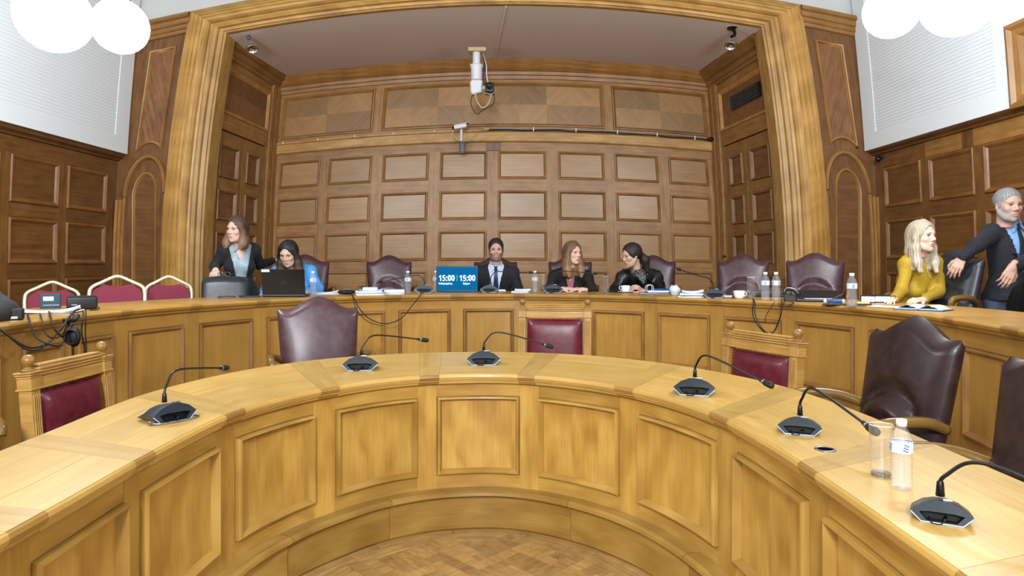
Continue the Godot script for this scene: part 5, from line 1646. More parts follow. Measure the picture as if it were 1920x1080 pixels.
func cables() -> void:
	var t := thing("cable_tangle", "tangle of black cables hanging over the left end of the bench", "cables")
	hanging(t, [Vector3(-2.472, 1.020, -3.300), Vector3(-2.299, 1.012, -3.100), Vector3(-2.253, 0.945, -3.150), Vector3(-2.220, 0.910, -3.200), Vector3(-2.208, 0.918, -3.280), Vector3(-2.192, 0.974, -3.360), Vector3(-2.214, 1.028, -3.460), Vector3(-2.365, 1.045, -3.750)], 0.0048)
	hanging(t, [Vector3(-2.457, 1.017, -3.300), Vector3(-2.284, 1.007, -3.100), Vector3(-2.229, 0.921, -3.150), Vector3(-2.196, 0.900, -3.200), Vector3(-2.196, 0.929, -3.300), Vector3(-2.197, 1.002, -3.400), Vector3(-2.287, 1.040, -3.600)], 0.0041)
	hanging(t, [Vector3(-2.584, 1.028, -3.700), Vector3(-2.297, 1.033, -3.300), Vector3(-2.228, 0.960, -3.240), Vector3(-2.177, 0.918, -3.260), Vector3(-2.171, 0.911, -3.340), Vector3(-2.189, 0.981, -3.420), Vector3(-2.261, 1.033, -3.550), Vector3(-2.442, 1.044, -3.900)], 0.0041)
	hanging(t, [Vector3(-2.537, 1.038, -3.800), Vector3(-2.276, 1.039, -3.420), Vector3(-2.210, 0.996, -3.340), Vector3(-2.192, 0.953, -3.360), Vector3(-2.186, 0.939, -3.400), Vector3(-2.188, 0.972, -3.440), Vector3(-2.276, 1.040, -3.600)], 0.0048)
	hanging(t, [Vector3(-2.519, 1.034, -3.700), Vector3(-2.280, 1.036, -3.360), Vector3(-2.205, 0.966, -3.280), Vector3(-2.186, 0.942, -3.320), Vector3(-2.197, 0.965, -3.400), Vector3(-2.235, 1.026, -3.500)], 0.0034)
	hanging(t, [Vector3(-2.446, 1.035, -3.950), Vector3(-2.189, 1.033, -3.540), Vector3(-2.173, 0.961, -3.500), Vector3(-2.159, 0.880, -3.500), Vector3(-2.157, 0.832, -3.500)], 0.0037)
	hanging(t, [Vector3(-2.449, 1.033, -3.980), Vector3(-2.188, 1.038, -3.560), Vector3(-2.166, 0.954, -3.520), Vector3(-2.148, 0.867, -3.500), Vector3(-2.154, 0.832, -3.500)], 0.0034)
	hanging(t, [Vector3(-2.168, 0.916, -3.420), Vector3(-2.165, 0.858, -3.420), Vector3(-2.168, 0.784, -3.420)], 0.0061)
	hanging(t, [Vector3(-2.437, 1.032, -4.000), Vector3(-2.394, 1.035, -4.000), Vector3(-2.411, 1.044, -4.050), Vector3(-2.496, 1.045, -4.150)], 0.0034)
	var m := mb()
	m.ball(Vector3(-2.162, 0.939, -3.420), Vector3(0.03, 0.05, 0.022), 16)
	part("coiled_bundle", m, M.black_rubber, t)
	for k in 4:
		var pts := []
		for i in 9:
			var a := TAU * i / 8.0 + k
			pts.append(Vector3(-2.150, 0.941, -3.400) + Vector3(cos(a) * (0.024 + 0.004 * k), sin(a) * (0.046 - 0.004 * k), 0.01 * k - 0.01))
		hanging(t, pts, 0.0055, "coil")
	hanging(t, [Vector3(-2.210, 1.016, -3.420), Vector3(-2.202, 1.019, -3.440), Vector3(-2.195, 1.016, -3.480), Vector3(-2.223, 1.033, -3.550)], 0.012, "coil")
	t = thing("hanging_cable", "thin dark cable looping down the bench front left of centre", "cable")
	hanging(t, [Vector3(-1.497, 1.043, -6.400), Vector3(-1.375, 1.026, -6.000), Vector3(-1.320, 0.936, -5.960), Vector3(-1.237, 0.836, -6.000), Vector3(-1.108, 0.786, -6.050), Vector3(-0.979, 0.827, -6.120), Vector3(-0.894, 0.932, -6.180), Vector3(-0.830, 1.012, -6.200), Vector3(-0.845, 1.044, -6.500)], 0.0042)
	hanging(t, [Vector3(-1.477, 1.033, -6.400), Vector3(-1.380, 1.015, -6.020), Vector3(-1.341, 0.917, -5.970), Vector3(-1.248, 0.808, -6.010), Vector3(-1.126, 0.767, -6.050)], 0.003)
	t = thing("hanging_cable", "dark cables looping down the bench front under the two bottles", "cables")
	hanging(t, [Vector3(1.912, 1.030, -5.500), Vector3(1.749, 1.021, -5.020), Vector3(1.728, 0.955, -4.980), Vector3(1.744, 0.880, -4.950), Vector3(1.794, 0.815, -4.920), Vector3(1.824, 0.802, -4.900), Vector3(1.862, 0.856, -4.880), Vector3(1.892, 0.946, -4.880), Vector3(1.899, 1.021, -4.880), Vector3(2.063, 1.039, -5.300)], 0.0042)
	hanging(t, [Vector3(1.882, 1.031, -5.400), Vector3(1.761, 1.014, -5.020), Vector3(1.743, 0.940, -4.970), Vector3(1.775, 0.848, -4.930), Vector3(1.832, 0.809, -4.900), Vector3(1.873, 0.902, -4.870), Vector3(1.903, 1.014, -4.870), Vector3(2.096, 1.039, -5.300)], 0.0038)
	hanging(t, [Vector3(1.930, 1.025, -5.100), Vector3(1.832, 0.998, -4.900), Vector3(1.794, 0.937, -4.900), Vector3(1.790, 0.884, -4.900)], 0.003)
	hanging(t, [Vector3(1.806, 0.825, -4.890), Vector3(1.783, 0.795, -4.890), Vector3(1.813, 0.780, -4.890), Vector3(1.843, 0.803, -4.890), Vector3(1.821, 0.829, -4.890)], 0.003, "small_loop")
	hanging(t, [Vector3(2.032, 1.025, -5.100), Vector3(2.031, 1.026, -5.000), Vector3(1.919, 1.019, -4.780), Vector3(1.897, 1.005, -4.780)], 0.004)

func cameras() -> void:
	var t := thing("ceiling_camera", "white remote camera hanging from the alcove ceiling", "camera", Vector3(-0.410, 3.807, -8.200))
	part("mounting_plate", mb().rbox(Vector3(0.0, 0.03, 0), Vector3(0.21, 0.045, 0.16), 0.006), M.cream_plastic, t)
	part("mounting_stem", mb().lathe(PackedVector2Array([Vector2(0, -0.17), Vector2(0.045, -0.17), Vector2(0.045, 0.03), Vector2(0, 0.03)]), Vector3(-0.01, 0, 0), 20), M.white_plastic, t)
	part("pan_motor", mb().lathe(PackedVector2Array([Vector2(0, -0.32), Vector2(0.055, -0.32), Vector2(0.064, -0.31), Vector2(0.068, -0.16), Vector2(0.078, -0.158), Vector2(0.08, -0.14), Vector2(0.06, -0.13), Vector2(0, -0.13)]), Vector3(-0.01, 0, 0), 24), M.white_plastic, t)
	part("tilt_head", mb().extrude(PackedVector2Array([Vector2(-0.075, -0.48), Vector2(-0.05, -0.50), Vector2(0.055, -0.47), Vector2(0.062, -0.34), Vector2(0.035, -0.325), Vector2(-0.065, -0.325), Vector2(-0.085, -0.36)]), -0.07, 0.07, 0.015), M.white_plastic, t)
	part("tilt_axle", mb().tube(PackedVector3Array([Vector3(0.05, -0.41, 0), Vector3(0.11, -0.41, 0)]), 0.028, 12), M.white_plastic, t)
	var b := part("camera_body", mb().rbox(Vector3(0.145, -0.425, 0.02), Vector3(0.105, 0.11, 0.2), 0.012), M.black_plastic, t)
	part("lens", mb().lathe(PackedVector2Array([Vector2(0, 0.0), Vector2(0.036, 0.0), Vector2(0.038, 0.05), Vector2(0.03, 0.052), Vector2(0.02, 0.04), Vector2(0, 0.045)]), Vector3(0.145, -0.425, 0.115), 20, Vector3(0, 0, 1)), M.dark_glass, b)
	part("bracket", mb().tube(PackedVector3Array([Vector3(0.09, -0.48, 0.05), Vector3(0.16, -0.50, 0.05), Vector3(0.20, -0.475, 0.05)]), 0.012, 8), M.steel, t)
	part("white_cable", mb().tube(smooth_path([Vector3(-0.02, -0.49, 0.05), Vector3(0.0, -0.58, 0.06), Vector3(0.06, -0.655, 0.06), Vector3(0.13, -0.61, 0.06), Vector3(0.17, -0.49, 0.05)], 6), 0.009, 8), M.cream_plastic, t)
	part("black_cable", mb().tube(smooth_path([Vector3(-0.05, -0.48, 0.03), Vector3(-0.075, -0.6, 0.02), Vector3(-0.01, -0.72, 0.02), Vector3(0.06, -0.68, 0.02), Vector3(0.19, -0.6, 0.02), Vector3(0.2, -0.47, 0.02)], 6), 0.005, 6), M.black_rubber, t)
	for k in 3: part("supply_cable", mb().tube(smooth_path([Vector3(0.06, 0.01, -0.02), Vector3(0.085 + 0.01 * k, -0.14, 0.0), Vector3(0.07 + 0.02 * k, -0.26, 0.0), Vector3(0.085 + 0.025 * k, -0.38, 0.0)], 5), 0.006, 6), [M.black_rubber, M.purple_plastic, M.white_plastic][k], t)
	t = thing("wall_camera", "small white camera on a post on the rear wall ledge", "camera", Vector3(-0.665, 2.950, -9.100))
	part("post", mb().tube(PackedVector3Array([Vector3(0, -0.02, 0), Vector3(0, 0.14, 0)]), 0.016, 10), M.white_plastic, t)
	part("camera_housing", mb().rbox(Vector3(-0.01, 0.165, 0.04), Vector3(0.17, 0.06, 0.1), 0.015, Basis(Vector3(0, 0, 1), 0.2)), M.white_plastic, t)
	part("sun_hood", mb().rbox(Vector3(0.06, 0.205, 0.04), Vector3(0.09, 0.012, 0.11), 0.004, Basis(Vector3(0, 0, 1), 0.2)), M.cream_plastic, t)
	part("lens", mb().lathe(PackedVector2Array([Vector2(0, 0), Vector2(0.022, 0), Vector2(0.02, 0.02), Vector2(0, 0.018)]), Vector3(-0.095, 0.148, 0.05), 14, Vector3(-0.97, -0.2, 0)), M.dark_glass, t)
	part("cable", mb().tube(smooth_path([Vector3(-0.09, 0.14, 0.02), Vector3(-0.11, 0.07, 0.0), Vector3(-0.05, 0.0, 0.0), Vector3(0.06, -0.01, 0.0), Vector3(0.14, 0.05, -0.02), Vector3(0.20, 0.085, -0.06)], 6), 0.008, 8), M.cream_plastic, t)
	part("wall_arm", mb().tube(PackedVector3Array([Vector3(0, 0.0, 0), Vector3(0, 0.0, -0.2)]), 0.014, 8), M.white_plastic, t)
	var r := part("receiver", mb().rbox(Vector3(0.012, -0.1, 0.01), Vector3(0.075, 0.16, 0.035), 0.006), M.black_plastic, t)
	for k in 3: part("button", mb().lathe(PackedVector2Array([Vector2(0, 0.004), Vector2(0.008, 0.003), Vector2(0.009, 0)]), Vector3(0.012, -0.14 + k * 0.033, 0.027), 10, Vector3(0, 0, 1)), M.pale_trim, r)
	t = thing("wall_cable", "dark cable clipped along the rear wall ledge to the right corner", "cable")
	var pts := []
	for k in 15: pts.append(rear_wall(lerpf(-0.33, 2.98, k / 14.0), 2.207 + 0.006 * sin(k * 2.1), 0.075))
	part("cable_run", mb().tube(smooth_path(pts, 3), 0.009, 6), M.black_rubber, t)
	pts = []
	for k in 15: pts.append(rear_wall(lerpf(-0.31, 2.98, k / 14.0), 2.229 + 0.007 * sin(k * 1.7 + 1.0), 0.072))
	part("cable_run", mb().tube(smooth_path(pts, 3), 0.007, 6), M.steel, t)
	for k in 5: part("clip", mb().rbox(rear_wall(0.3 + k * 0.6, 2.222, 0.075), Vector3(0.014, 0.055, 0.03), 0.004), M.white_plastic, t)
	for k in 5: part("clip", mb().rbox(rear_wall(-1.1 - k * 0.6, 2.218, 0.052), Vector3(0.014, 0.03, 0.02), 0.004), M.white_plastic, t)
	part("cable_knot", mb().ball(rear_wall(2.96, 2.222, 0.08), Vector3(0.05, 0.03, 0.035), 12), M.black_rubber, t)
	part("cable_knot", mb().ball(rear_wall(-0.36, 2.225, 0.08), Vector3(0.05, 0.02, 0.03), 12), M.cream_plastic, t)

func spotlights() -> void:
	for s in [-1.0, 1.0]:
		var on_left: bool = s < 0
		var at: Vector3 = Vector3(-2.876, 3.856, -7.600) if on_left else Vector3(2.426, 3.891, -7.600)
		var t := thing("ceiling_spotlight", "silver spotlight on the alcove ceiling in its front %s corner" % ("left" if on_left else "right"), "spotlight", at, 0.0, "alcove ceiling spotlights")
		t.scale = Vector3.ONE * 1.3
		part("base", mb().lathe(PackedVector2Array([Vector2(0, 0), Vector2(0.05, 0), Vector2(0.055, 0.03), Vector2(0, 0.04)]), Vector3.ZERO, 18), M.black_plastic, t)
		part("arm", mb().tube(PackedVector3Array([Vector3(0, 0.01, 0), Vector3(0.01 * s, -0.05, 0.01), Vector3(-0.015 * s, -0.09, 0.02)]), 0.014, 10), M.steel if on_left else M.black_plastic, t)
		part("lamp_shell", mb().lathe(PackedVector2Array([Vector2(0, 0), Vector2(0.022, 0.0), Vector2(0.03, 0.03), Vector2(0.048, 0.07), Vector2(0.052, 0.095), Vector2(0.046, 0.095), Vector2(0.04, 0.07), Vector2(0, 0.06)]), Vector3(-0.015 * s, -0.075, 0.02), 20, Vector3(-0.25 * s, -0.9, 0.3).normalized()), M.chrome, t)

# ---------------------------------------------------------------- smooth bodies: joined capsules and ellipsoids, meshed as surface nets
class Flesh extends RefCounted:
	var o: Vector3
	var c: float
	var nx: int
	var ny: int
	var nz: int
	var f := PackedFloat32Array()
	func _init(lo: Vector3, hi: Vector3, cell: float) -> void:
		o = lo
		c = cell
		nx = int(ceil((hi.x - lo.x) / c)) + 1
		ny = int(ceil((hi.y - lo.y) / c)) + 1
		nz = int(ceil((hi.z - lo.z) / c)) + 1
		f.resize(nx * ny * nz)
		f.fill(1.0)
	func _range(lo: Vector3, hi: Vector3) -> Array:
		return [maxi(0, int((lo.x - o.x) / c)), mini(nx - 1, int((hi.x - o.x) / c) + 1), maxi(0, int((lo.y - o.y) / c)), mini(ny - 1, int((hi.y - o.y) / c) + 1), maxi(0, int((lo.z - o.z) / c)), mini(nz - 1, int((hi.z - o.z) / c) + 1)]
	func capsule(a: Vector3, b: Vector3, ra: float, rb: float, k := 0.02) -> Flesh:
		var m := maxf(ra, rb) + k + c * 2.0
		var w := Vector3(m, m, m)
		var r := _range(a.min(b) - w, a.max(b) + w)
		var ab := b - a
		var l2 := maxf(ab.length_squared(), 1e-9)
		for z in range(r[4], r[5] + 1):
			for y in range(r[2], r[3] + 1):
				var i: int = (z * ny + y) * nx + r[0]
				var p := Vector3(o.x + r[0] * c, o.y + y * c, o.z + z * c) - a
				for x in range(r[0], r[1] + 1):
					var t := clampf(p.dot(ab) / l2, 0.0, 1.0)
					var d := (p - ab * t).length() - ra - (rb - ra) * t
					var e := f[i]
					var h := k - absf(d - e)
					f[i] = minf(d, e) - (h * h / k * 0.25 if h > 0.0 else 0.0)
					i += 1
					p.x += c
		return self
	func blob(at: Vector3, rad: Vector3, k := 0.02, bas := Basis.IDENTITY, cut := false) -> Flesh:
		var m := maxf(rad.x, maxf(rad.y, rad.z)) + k + c * 2.0
		var w := Vector3(m, m, m)
		var r := _range(at - w, at + w)
		var inv := bas.transposed()
		for z in range(r[4], r[5] + 1):
			for y in range(r[2], r[3] + 1):
				var i: int = (z * ny + y) * nx + r[0]
				for x in range(r[0], r[1] + 1):
					var q := (inv * (Vector3(o.x + x * c, o.y + y * c, o.z + z * c) - at)) / rad
					var k0 := q.length()
					var k1 := (q / rad).length()
					var d := k0 * (k0 - 1.0) / maxf(k1, 1e-6)
					var e := f[i]
					if cut:
						var g := -d
						var h := k - absf(g - e)
						f[i] = maxf(g, e) + (h * h / k * 0.25 if h > 0.0 else 0.0)
					else:
						var h := k - absf(d - e)
						f[i] = minf(d, e) - (h * h / k * 0.25 if h > 0.0 else 0.0)
					i += 1
		return self
	func carve(fn: Callable) -> Flesh:   # fn(point) is negative where the shape is taken away
		for z in nz:
			for y in ny:
				var i := (z * ny + y) * nx
				for x in nx:
					if f[i] < c * 2.0:
						f[i] = maxf(f[i], -float(fn.call(Vector3(o.x + x * c, o.y + y * c, o.z + z * c))))
					i += 1
		return self
	func at(p: Vector3) -> float:
		var q := (p - o) / c
		var x := clampi(int(q.x), 0, nx - 2)
		var y := clampi(int(q.y), 0, ny - 2)
		var z := clampi(int(q.z), 0, nz - 2)
		var t := q - Vector3(x, y, z)
		var i := (z * ny + y) * nx + x
		var s := nx * ny
		var a := lerpf(lerpf(f[i], f[i + 1], t.x), lerpf(f[i + nx], f[i + nx + 1], t.x), t.y)
		var b := lerpf(lerpf(f[i + s], f[i + s + 1], t.x), lerpf(f[i + s + nx], f[i + s + nx + 1], t.x), t.y)
		return lerpf(a, b, t.z)
	func hit(from: Vector3, dir: Vector3, far := 0.6) -> Vector3:   # first surface point along a ray
		var s := 0.0
		while s < far:
			var d := at(from + dir * s)
			if d < 0.0005: break
			s += maxf(d * 0.6, 0.001)
		return from + dir * s
	func net(m: MB) -> MB:
		var s := nx * ny
		var id := PackedInt32Array()
		id.resize(f.size())
		id.fill(-1)
		var base := m.v.size()
		var co := [0, 1, nx, nx + 1, s, s + 1, s + nx, s + nx + 1]
		var cp := [Vector3(0, 0, 0), Vector3(1, 0, 0), Vector3(0, 1, 0), Vector3(1, 1, 0), Vector3(0, 0, 1), Vector3(1, 0, 1), Vector3(0, 1, 1), Vector3(1, 1, 1)]
		var ed := [[0, 1], [2, 3], [4, 5], [6, 7], [0, 2], [1, 3], [4, 6], [5, 7], [0, 4], [1, 5], [2, 6], [3, 7]]
		var used := PackedInt32Array()
		for z in nz - 1:
			for y in ny - 1:
				var i := (z * ny + y) * nx
				for x in nx - 1:
					var g := f[i]
					if absf(g) < c * 2.5:
						var neg := g < 0.0
						if (f[i + 1] < 0.0) != neg or (f[i + nx] < 0.0) != neg or (f[i + nx + 1] < 0.0) != neg or (f[i + s] < 0.0) != neg or (f[i + s + 1] < 0.0) != neg or (f[i + s + nx] < 0.0) != neg or (f[i + s + nx + 1] < 0.0) != neg:
							var p := Vector3.ZERO
							var cnt := 0
							for e in ed:
								var a := f[i + co[e[0]]]
								var b := f[i + co[e[1]]]
								if (a < 0.0) != (b < 0.0):
									p += cp[e[0]].lerp(cp[e[1]], a / (a - b))
									cnt += 1
							id[i] = m.v.size()
							used.append(i)
							m.v.append(o + (Vector3(x, y, z) + p / cnt) * c)
							m.n.append(Vector3.ZERO)
							m.t.append(Vector2.ZERO)
					i += 1
		for i in used:
			var x := i % nx
			var y := (i / nx) % ny
			var z := i / s
			var neg := f[i] < 0.0
			if y > 0 and z > 0 and (f[i + 1] < 0.0) != neg: _quad(m, id[i], id[i - nx], id[i - nx - s], id[i - s], neg)
			if x > 0 and z > 0 and (f[i + nx] < 0.0) != neg: _quad(m, id[i], id[i - s], id[i - s - 1], id[i - 1], neg)
			if x > 0 and y > 0 and (f[i + s] < 0.0) != neg: _quad(m, id[i], id[i - 1], id[i - 1 - nx], id[i - nx], neg)
		for k in range(base, m.v.size()): m.n[k] = m.n[k].normalized()
		return m
	func _quad(m: MB, a: int, b: int, c2: int, d: int, neg: bool) -> void:
		if a < 0 or b < 0 or c2 < 0 or d < 0: return
		if neg:
			var t := b
			b = d
			d = t
		var nn := (m.v[c2] - m.v[a]).cross(m.v[b] - m.v[d])
		for k in [a, b, c2, d]: m.n[k] += nn
		m.ix.append_array(PackedInt32Array([a, b, c2, a, c2, d]))

func flesh_box(pts: Array, pad: float, cell: float) -> Flesh:
	var lo: Vector3 = pts[0]
	var hi: Vector3 = pts[0]
	for p in pts:
		lo = lo.min(p); hi = hi.max(p)
	return Flesh.new(lo - Vector3.ONE * pad, hi + Vector3.ONE * pad, cell)

func paint(m: MB, from: int, fn: Callable) -> void:
	while m.c.size() < from: m.c.append(Color.WHITE)
	for k in range(from, m.v.size()): m.c.append(fn.call(m.v[k]))

func append_mb(m: MB, q: MB, xf: Transform3D) -> void:
	var b := m.v.size()
	for k in q.v.size():
		m.v.append(xf * q.v[k])
		m.n.append((xf.basis * q.n[k]).normalized())
		m.t.append(q.t[k])
		if q.c.size(): m.c.append(q.c[k])
	for i in q.ix: m.ix.append(b + i)

# ---- head, facing +z, middle of the head at the origin
var head_cache := {}
func head_mesh(male: bool) -> MB:
	if head_cache.has(male): return head_cache[male]
	var q := Flesh.new(Vector3(-0.105, -0.16, -0.13), Vector3(0.105, 0.145, 0.14), 0.0042)
	var j := 1.0 if male else 0.88
	q.blob(Vector3(0, 0.034, -0.012), Vector3(0.075, 0.087, 0.096), 0.02)
	q.blob(Vector3(0, -0.022, 0.022), Vector3(0.062 * (0.97 if male else 0.94), 0.086, 0.068), 0.03)
	q.blob(Vector3(0, -0.072, 0.032), Vector3(0.050 * j, 0.036, 0.046), 0.03)
	q.blob(Vector3(0, -0.104, 0.064), Vector3(0.020 * j, 0.016, 0.018), 0.025)
	for s in [-1.0, 1.0]:
		q.blob(Vector3(s * 0.041, -0.024, 0.058), Vector3(0.020, 0.018, 0.020), 0.025)
		q.capsule(Vector3(s * 0.012, 0.024, 0.083), Vector3(s * 0.042, 0.026, 0.070), 0.010, 0.008, 0.02)
		q.capsule(Vector3(s * 0.058, -0.045, 0.0), Vector3(s * 0.036 * j, -0.092, 0.042), 0.016, 0.014, 0.03)
	for s in [-1.0, 1.0]:
		q.blob(Vector3(s * 0.0315, 0.004, 0.092), Vector3(0.017, 0.0105, 0.014), 0.010, Basis.IDENTITY, true)
	q.capsule(Vector3(0, 0.014, 0.083), Vector3(0, -0.028, 0.104), 0.0075, 0.0105 * (1.0 if male else 0.9), 0.012)
	for s in [-1.0, 1.0]: q.blob(Vector3(s * 0.0115, -0.034, 0.092), Vector3(0.0085, 0.0075, 0.011), 0.008)
	q.capsule(Vector3(-0.019, -0.0625, 0.083), Vector3(0.019, -0.0625, 0.083), 0.0055, 0.0055, 0.008)
	q.blob(Vector3(0, -0.061, 0.086), Vector3(0.015, 0.005, 0.006), 0.008)
	q.blob(Vector3(0, -0.073, 0.084), Vector3(0.017, 0.0055, 0.007), 0.008)
	q.blob(Vector3(0, -0.0670, 0.094), Vector3(0.021, 0.0020, 0.009), 0.004, Basis.IDENTITY, true)
	for s in [-1.0, 1.0]:
		q.blob(Vector3(s * 0.076, -0.006, -0.008), Vector3(0.0075, 0.031, 0.019), 0.008, Basis(Vector3.UP, s * 0.4))
		q.blob(Vector3(s * 0.083, -0.002, 0.0), Vector3(0.006, 0.015, 0.009), 0.005, Basis(Vector3.UP, s * 0.4), true)
	q.capsule(Vector3(0, -0.06, -0.022), Vector3(0, -0.14, -0.03), 0.056 if male else 0.046, 0.056 if male else 0.045, 0.03)
	var m := q.net(MB.new())
	head_cache[male] = m
	return m

func hand_mesh(m: MB, wrist: Vector3, along: Vector3, palm: Vector3, thumb_side: float, curl: float, k := 1.0) -> void:
	# along: from the wrist to the knuckles; palm: where the palm looks; thumb_side: +1 when the thumb lies on along x palm
	var y := along.normalized()
	var z := (palm - y * palm.dot(y)).normalized()
	var x := y.cross(z) * thumb_side
	var P := func(a: float, b: float, c2: float) -> Vector3: return wrist + (x * a + y * b + z * c2) * k
	var chains := []
	var len := [[0.040, 0.024, 0.020], [0.044, 0.028, 0.022], [0.041, 0.026, 0.021], [0.032, 0.020, 0.018]]
	for i in 4:
		var xx := 0.030 - i * 0.0205
		var kn := Vector2(0.088 - absf(i - 1.2) * 0.005, 0.0)
		var pts := [P.call(xx, kn.x, 0.0)]
		var ang := curl * 0.6
		var yy := kn.x
		var zz := 0.0
		for j in 3:
			yy += cos(ang) * len[i][j]
			zz += sin(ang) * len[i][j]
			pts.append(P.call(xx + (1.3 - i) * 0.002 * j, yy, zz))
			ang += curl * (0.95 - 0.15 * j)
		chains.append(pts)
	var th := [P.call(0.022, 0.022, 0.006), P.call(0.046, 0.050, 0.014), P.call(0.054, 0.078, 0.022 + 0.016 * curl), P.call(0.050 - 0.012 * curl, 0.100, 0.030 + 0.022 * curl)]
	var all := [wrist, P.call(0.03, -0.03, 0), P.call(-0.03, -0.03, 0)]
	for ch in chains: all.append_array(ch)
	all.append_array(th)
	var q := flesh_box(all, 0.022, 0.0045)
	for i in 4: q.capsule(P.call(0.014 - i * 0.010, 0.004, 0.0), chains[i][0], 0.0135 * k, 0.0105 * k, 0.012)
	q.capsule(P.call(0, -0.03, 0), P.call(0, 0.012, 0), 0.024 * k, 0.022 * k, 0.02)
	for i in 4:
		for j in 3: q.capsule(chains[i][j], chains[i][j + 1], (0.0092 - 0.0006 * j - (0.0012 if i == 3 else 0.0)) * k, (0.0086 - 0.0006 * j - (0.0012 if i == 3 else 0.0)) * k, 0.003)
	q.capsule(th[0], th[1], 0.0145 * k, 0.0115 * k, 0.010)
	q.capsule(th[1], th[2], 0.0108 * k, 0.0098 * k, 0.005)
	q.capsule(th[2], th[3], 0.0098 * k, 0.0085 * k, 0.004)
	q.net(m)

# ---- a whole figure. j: joints in world coordinates; opt: looks
func torso_prims(q: Flesh, j: Dictionary, grow: float, male: bool, arms := true, down := 0.0) -> void:
	var side: Vector3 = (j.sr - j.sl).normalized()
	var up: Vector3 = (j.neck - j.pelvis).normalized()
	var front := side.cross(up).normalized()
	var b := Basis(side, up, front)
	var w: float = j.sl.distance_to(j.sr)
	var chest: Vector3 = j.neck.lerp(j.pelvis, 0.34) - front * 0.005
	var waist: Vector3 = j.neck.lerp(j.pelvis, 0.66)
	var g := Vector3.ONE * grow
	q.blob(chest + up * 0.02, Vector3(w * 0.46, 0.165, 0.112 if male else 0.098) + g, 0.05, b)
	q.blob(waist, Vector3(w * (0.41 if male else 0.36), 0.17, 0.105 if male else 0.09) + g, 0.06, b)
	q.blob(j.pelvis, Vector3(w * 0.44 if male else w * 0.48, 0.13, 0.115) + g, 0.06, b)
	if not male:
		for s in [-1.0, 1.0]: q.blob(chest + side * s * 0.068 - up * 0.035 + front * 0.072, Vector3(0.058, 0.055, 0.045) + g, 0.04, b)
	for p in [j.sl, j.sr]:
		q.capsule(j.neck - up * 0.045 - front * 0.01, p + up * 0.012, 0.058 + grow, 0.052 + grow, 0.05)
	if arms:
		for e in [[j.sl, j.el, j.wl], [j.sr, j.er, j.wr]]:
			q.capsule(e[0], e[1], 0.055 * j.fat + grow, 0.043 * j.fat + grow, 0.03)
			q.capsule(e[1], e[2].lerp(e[1], down), 0.042 * j.fat + grow, 0.029 * j.fat + grow, 0.02)

func leg_prims(q: Flesh, j: Dictionary, grow: float) -> void:
	for e in [[j.hl, j.kl, j.al], [j.hr, j.kr, j.ar]]:
		q.capsule(e[0], e[1], 0.082 + grow, 0.056 + grow, 0.04)
		q.capsule(e[1], e[2], 0.055 + grow, 0.036 + grow, 0.02)

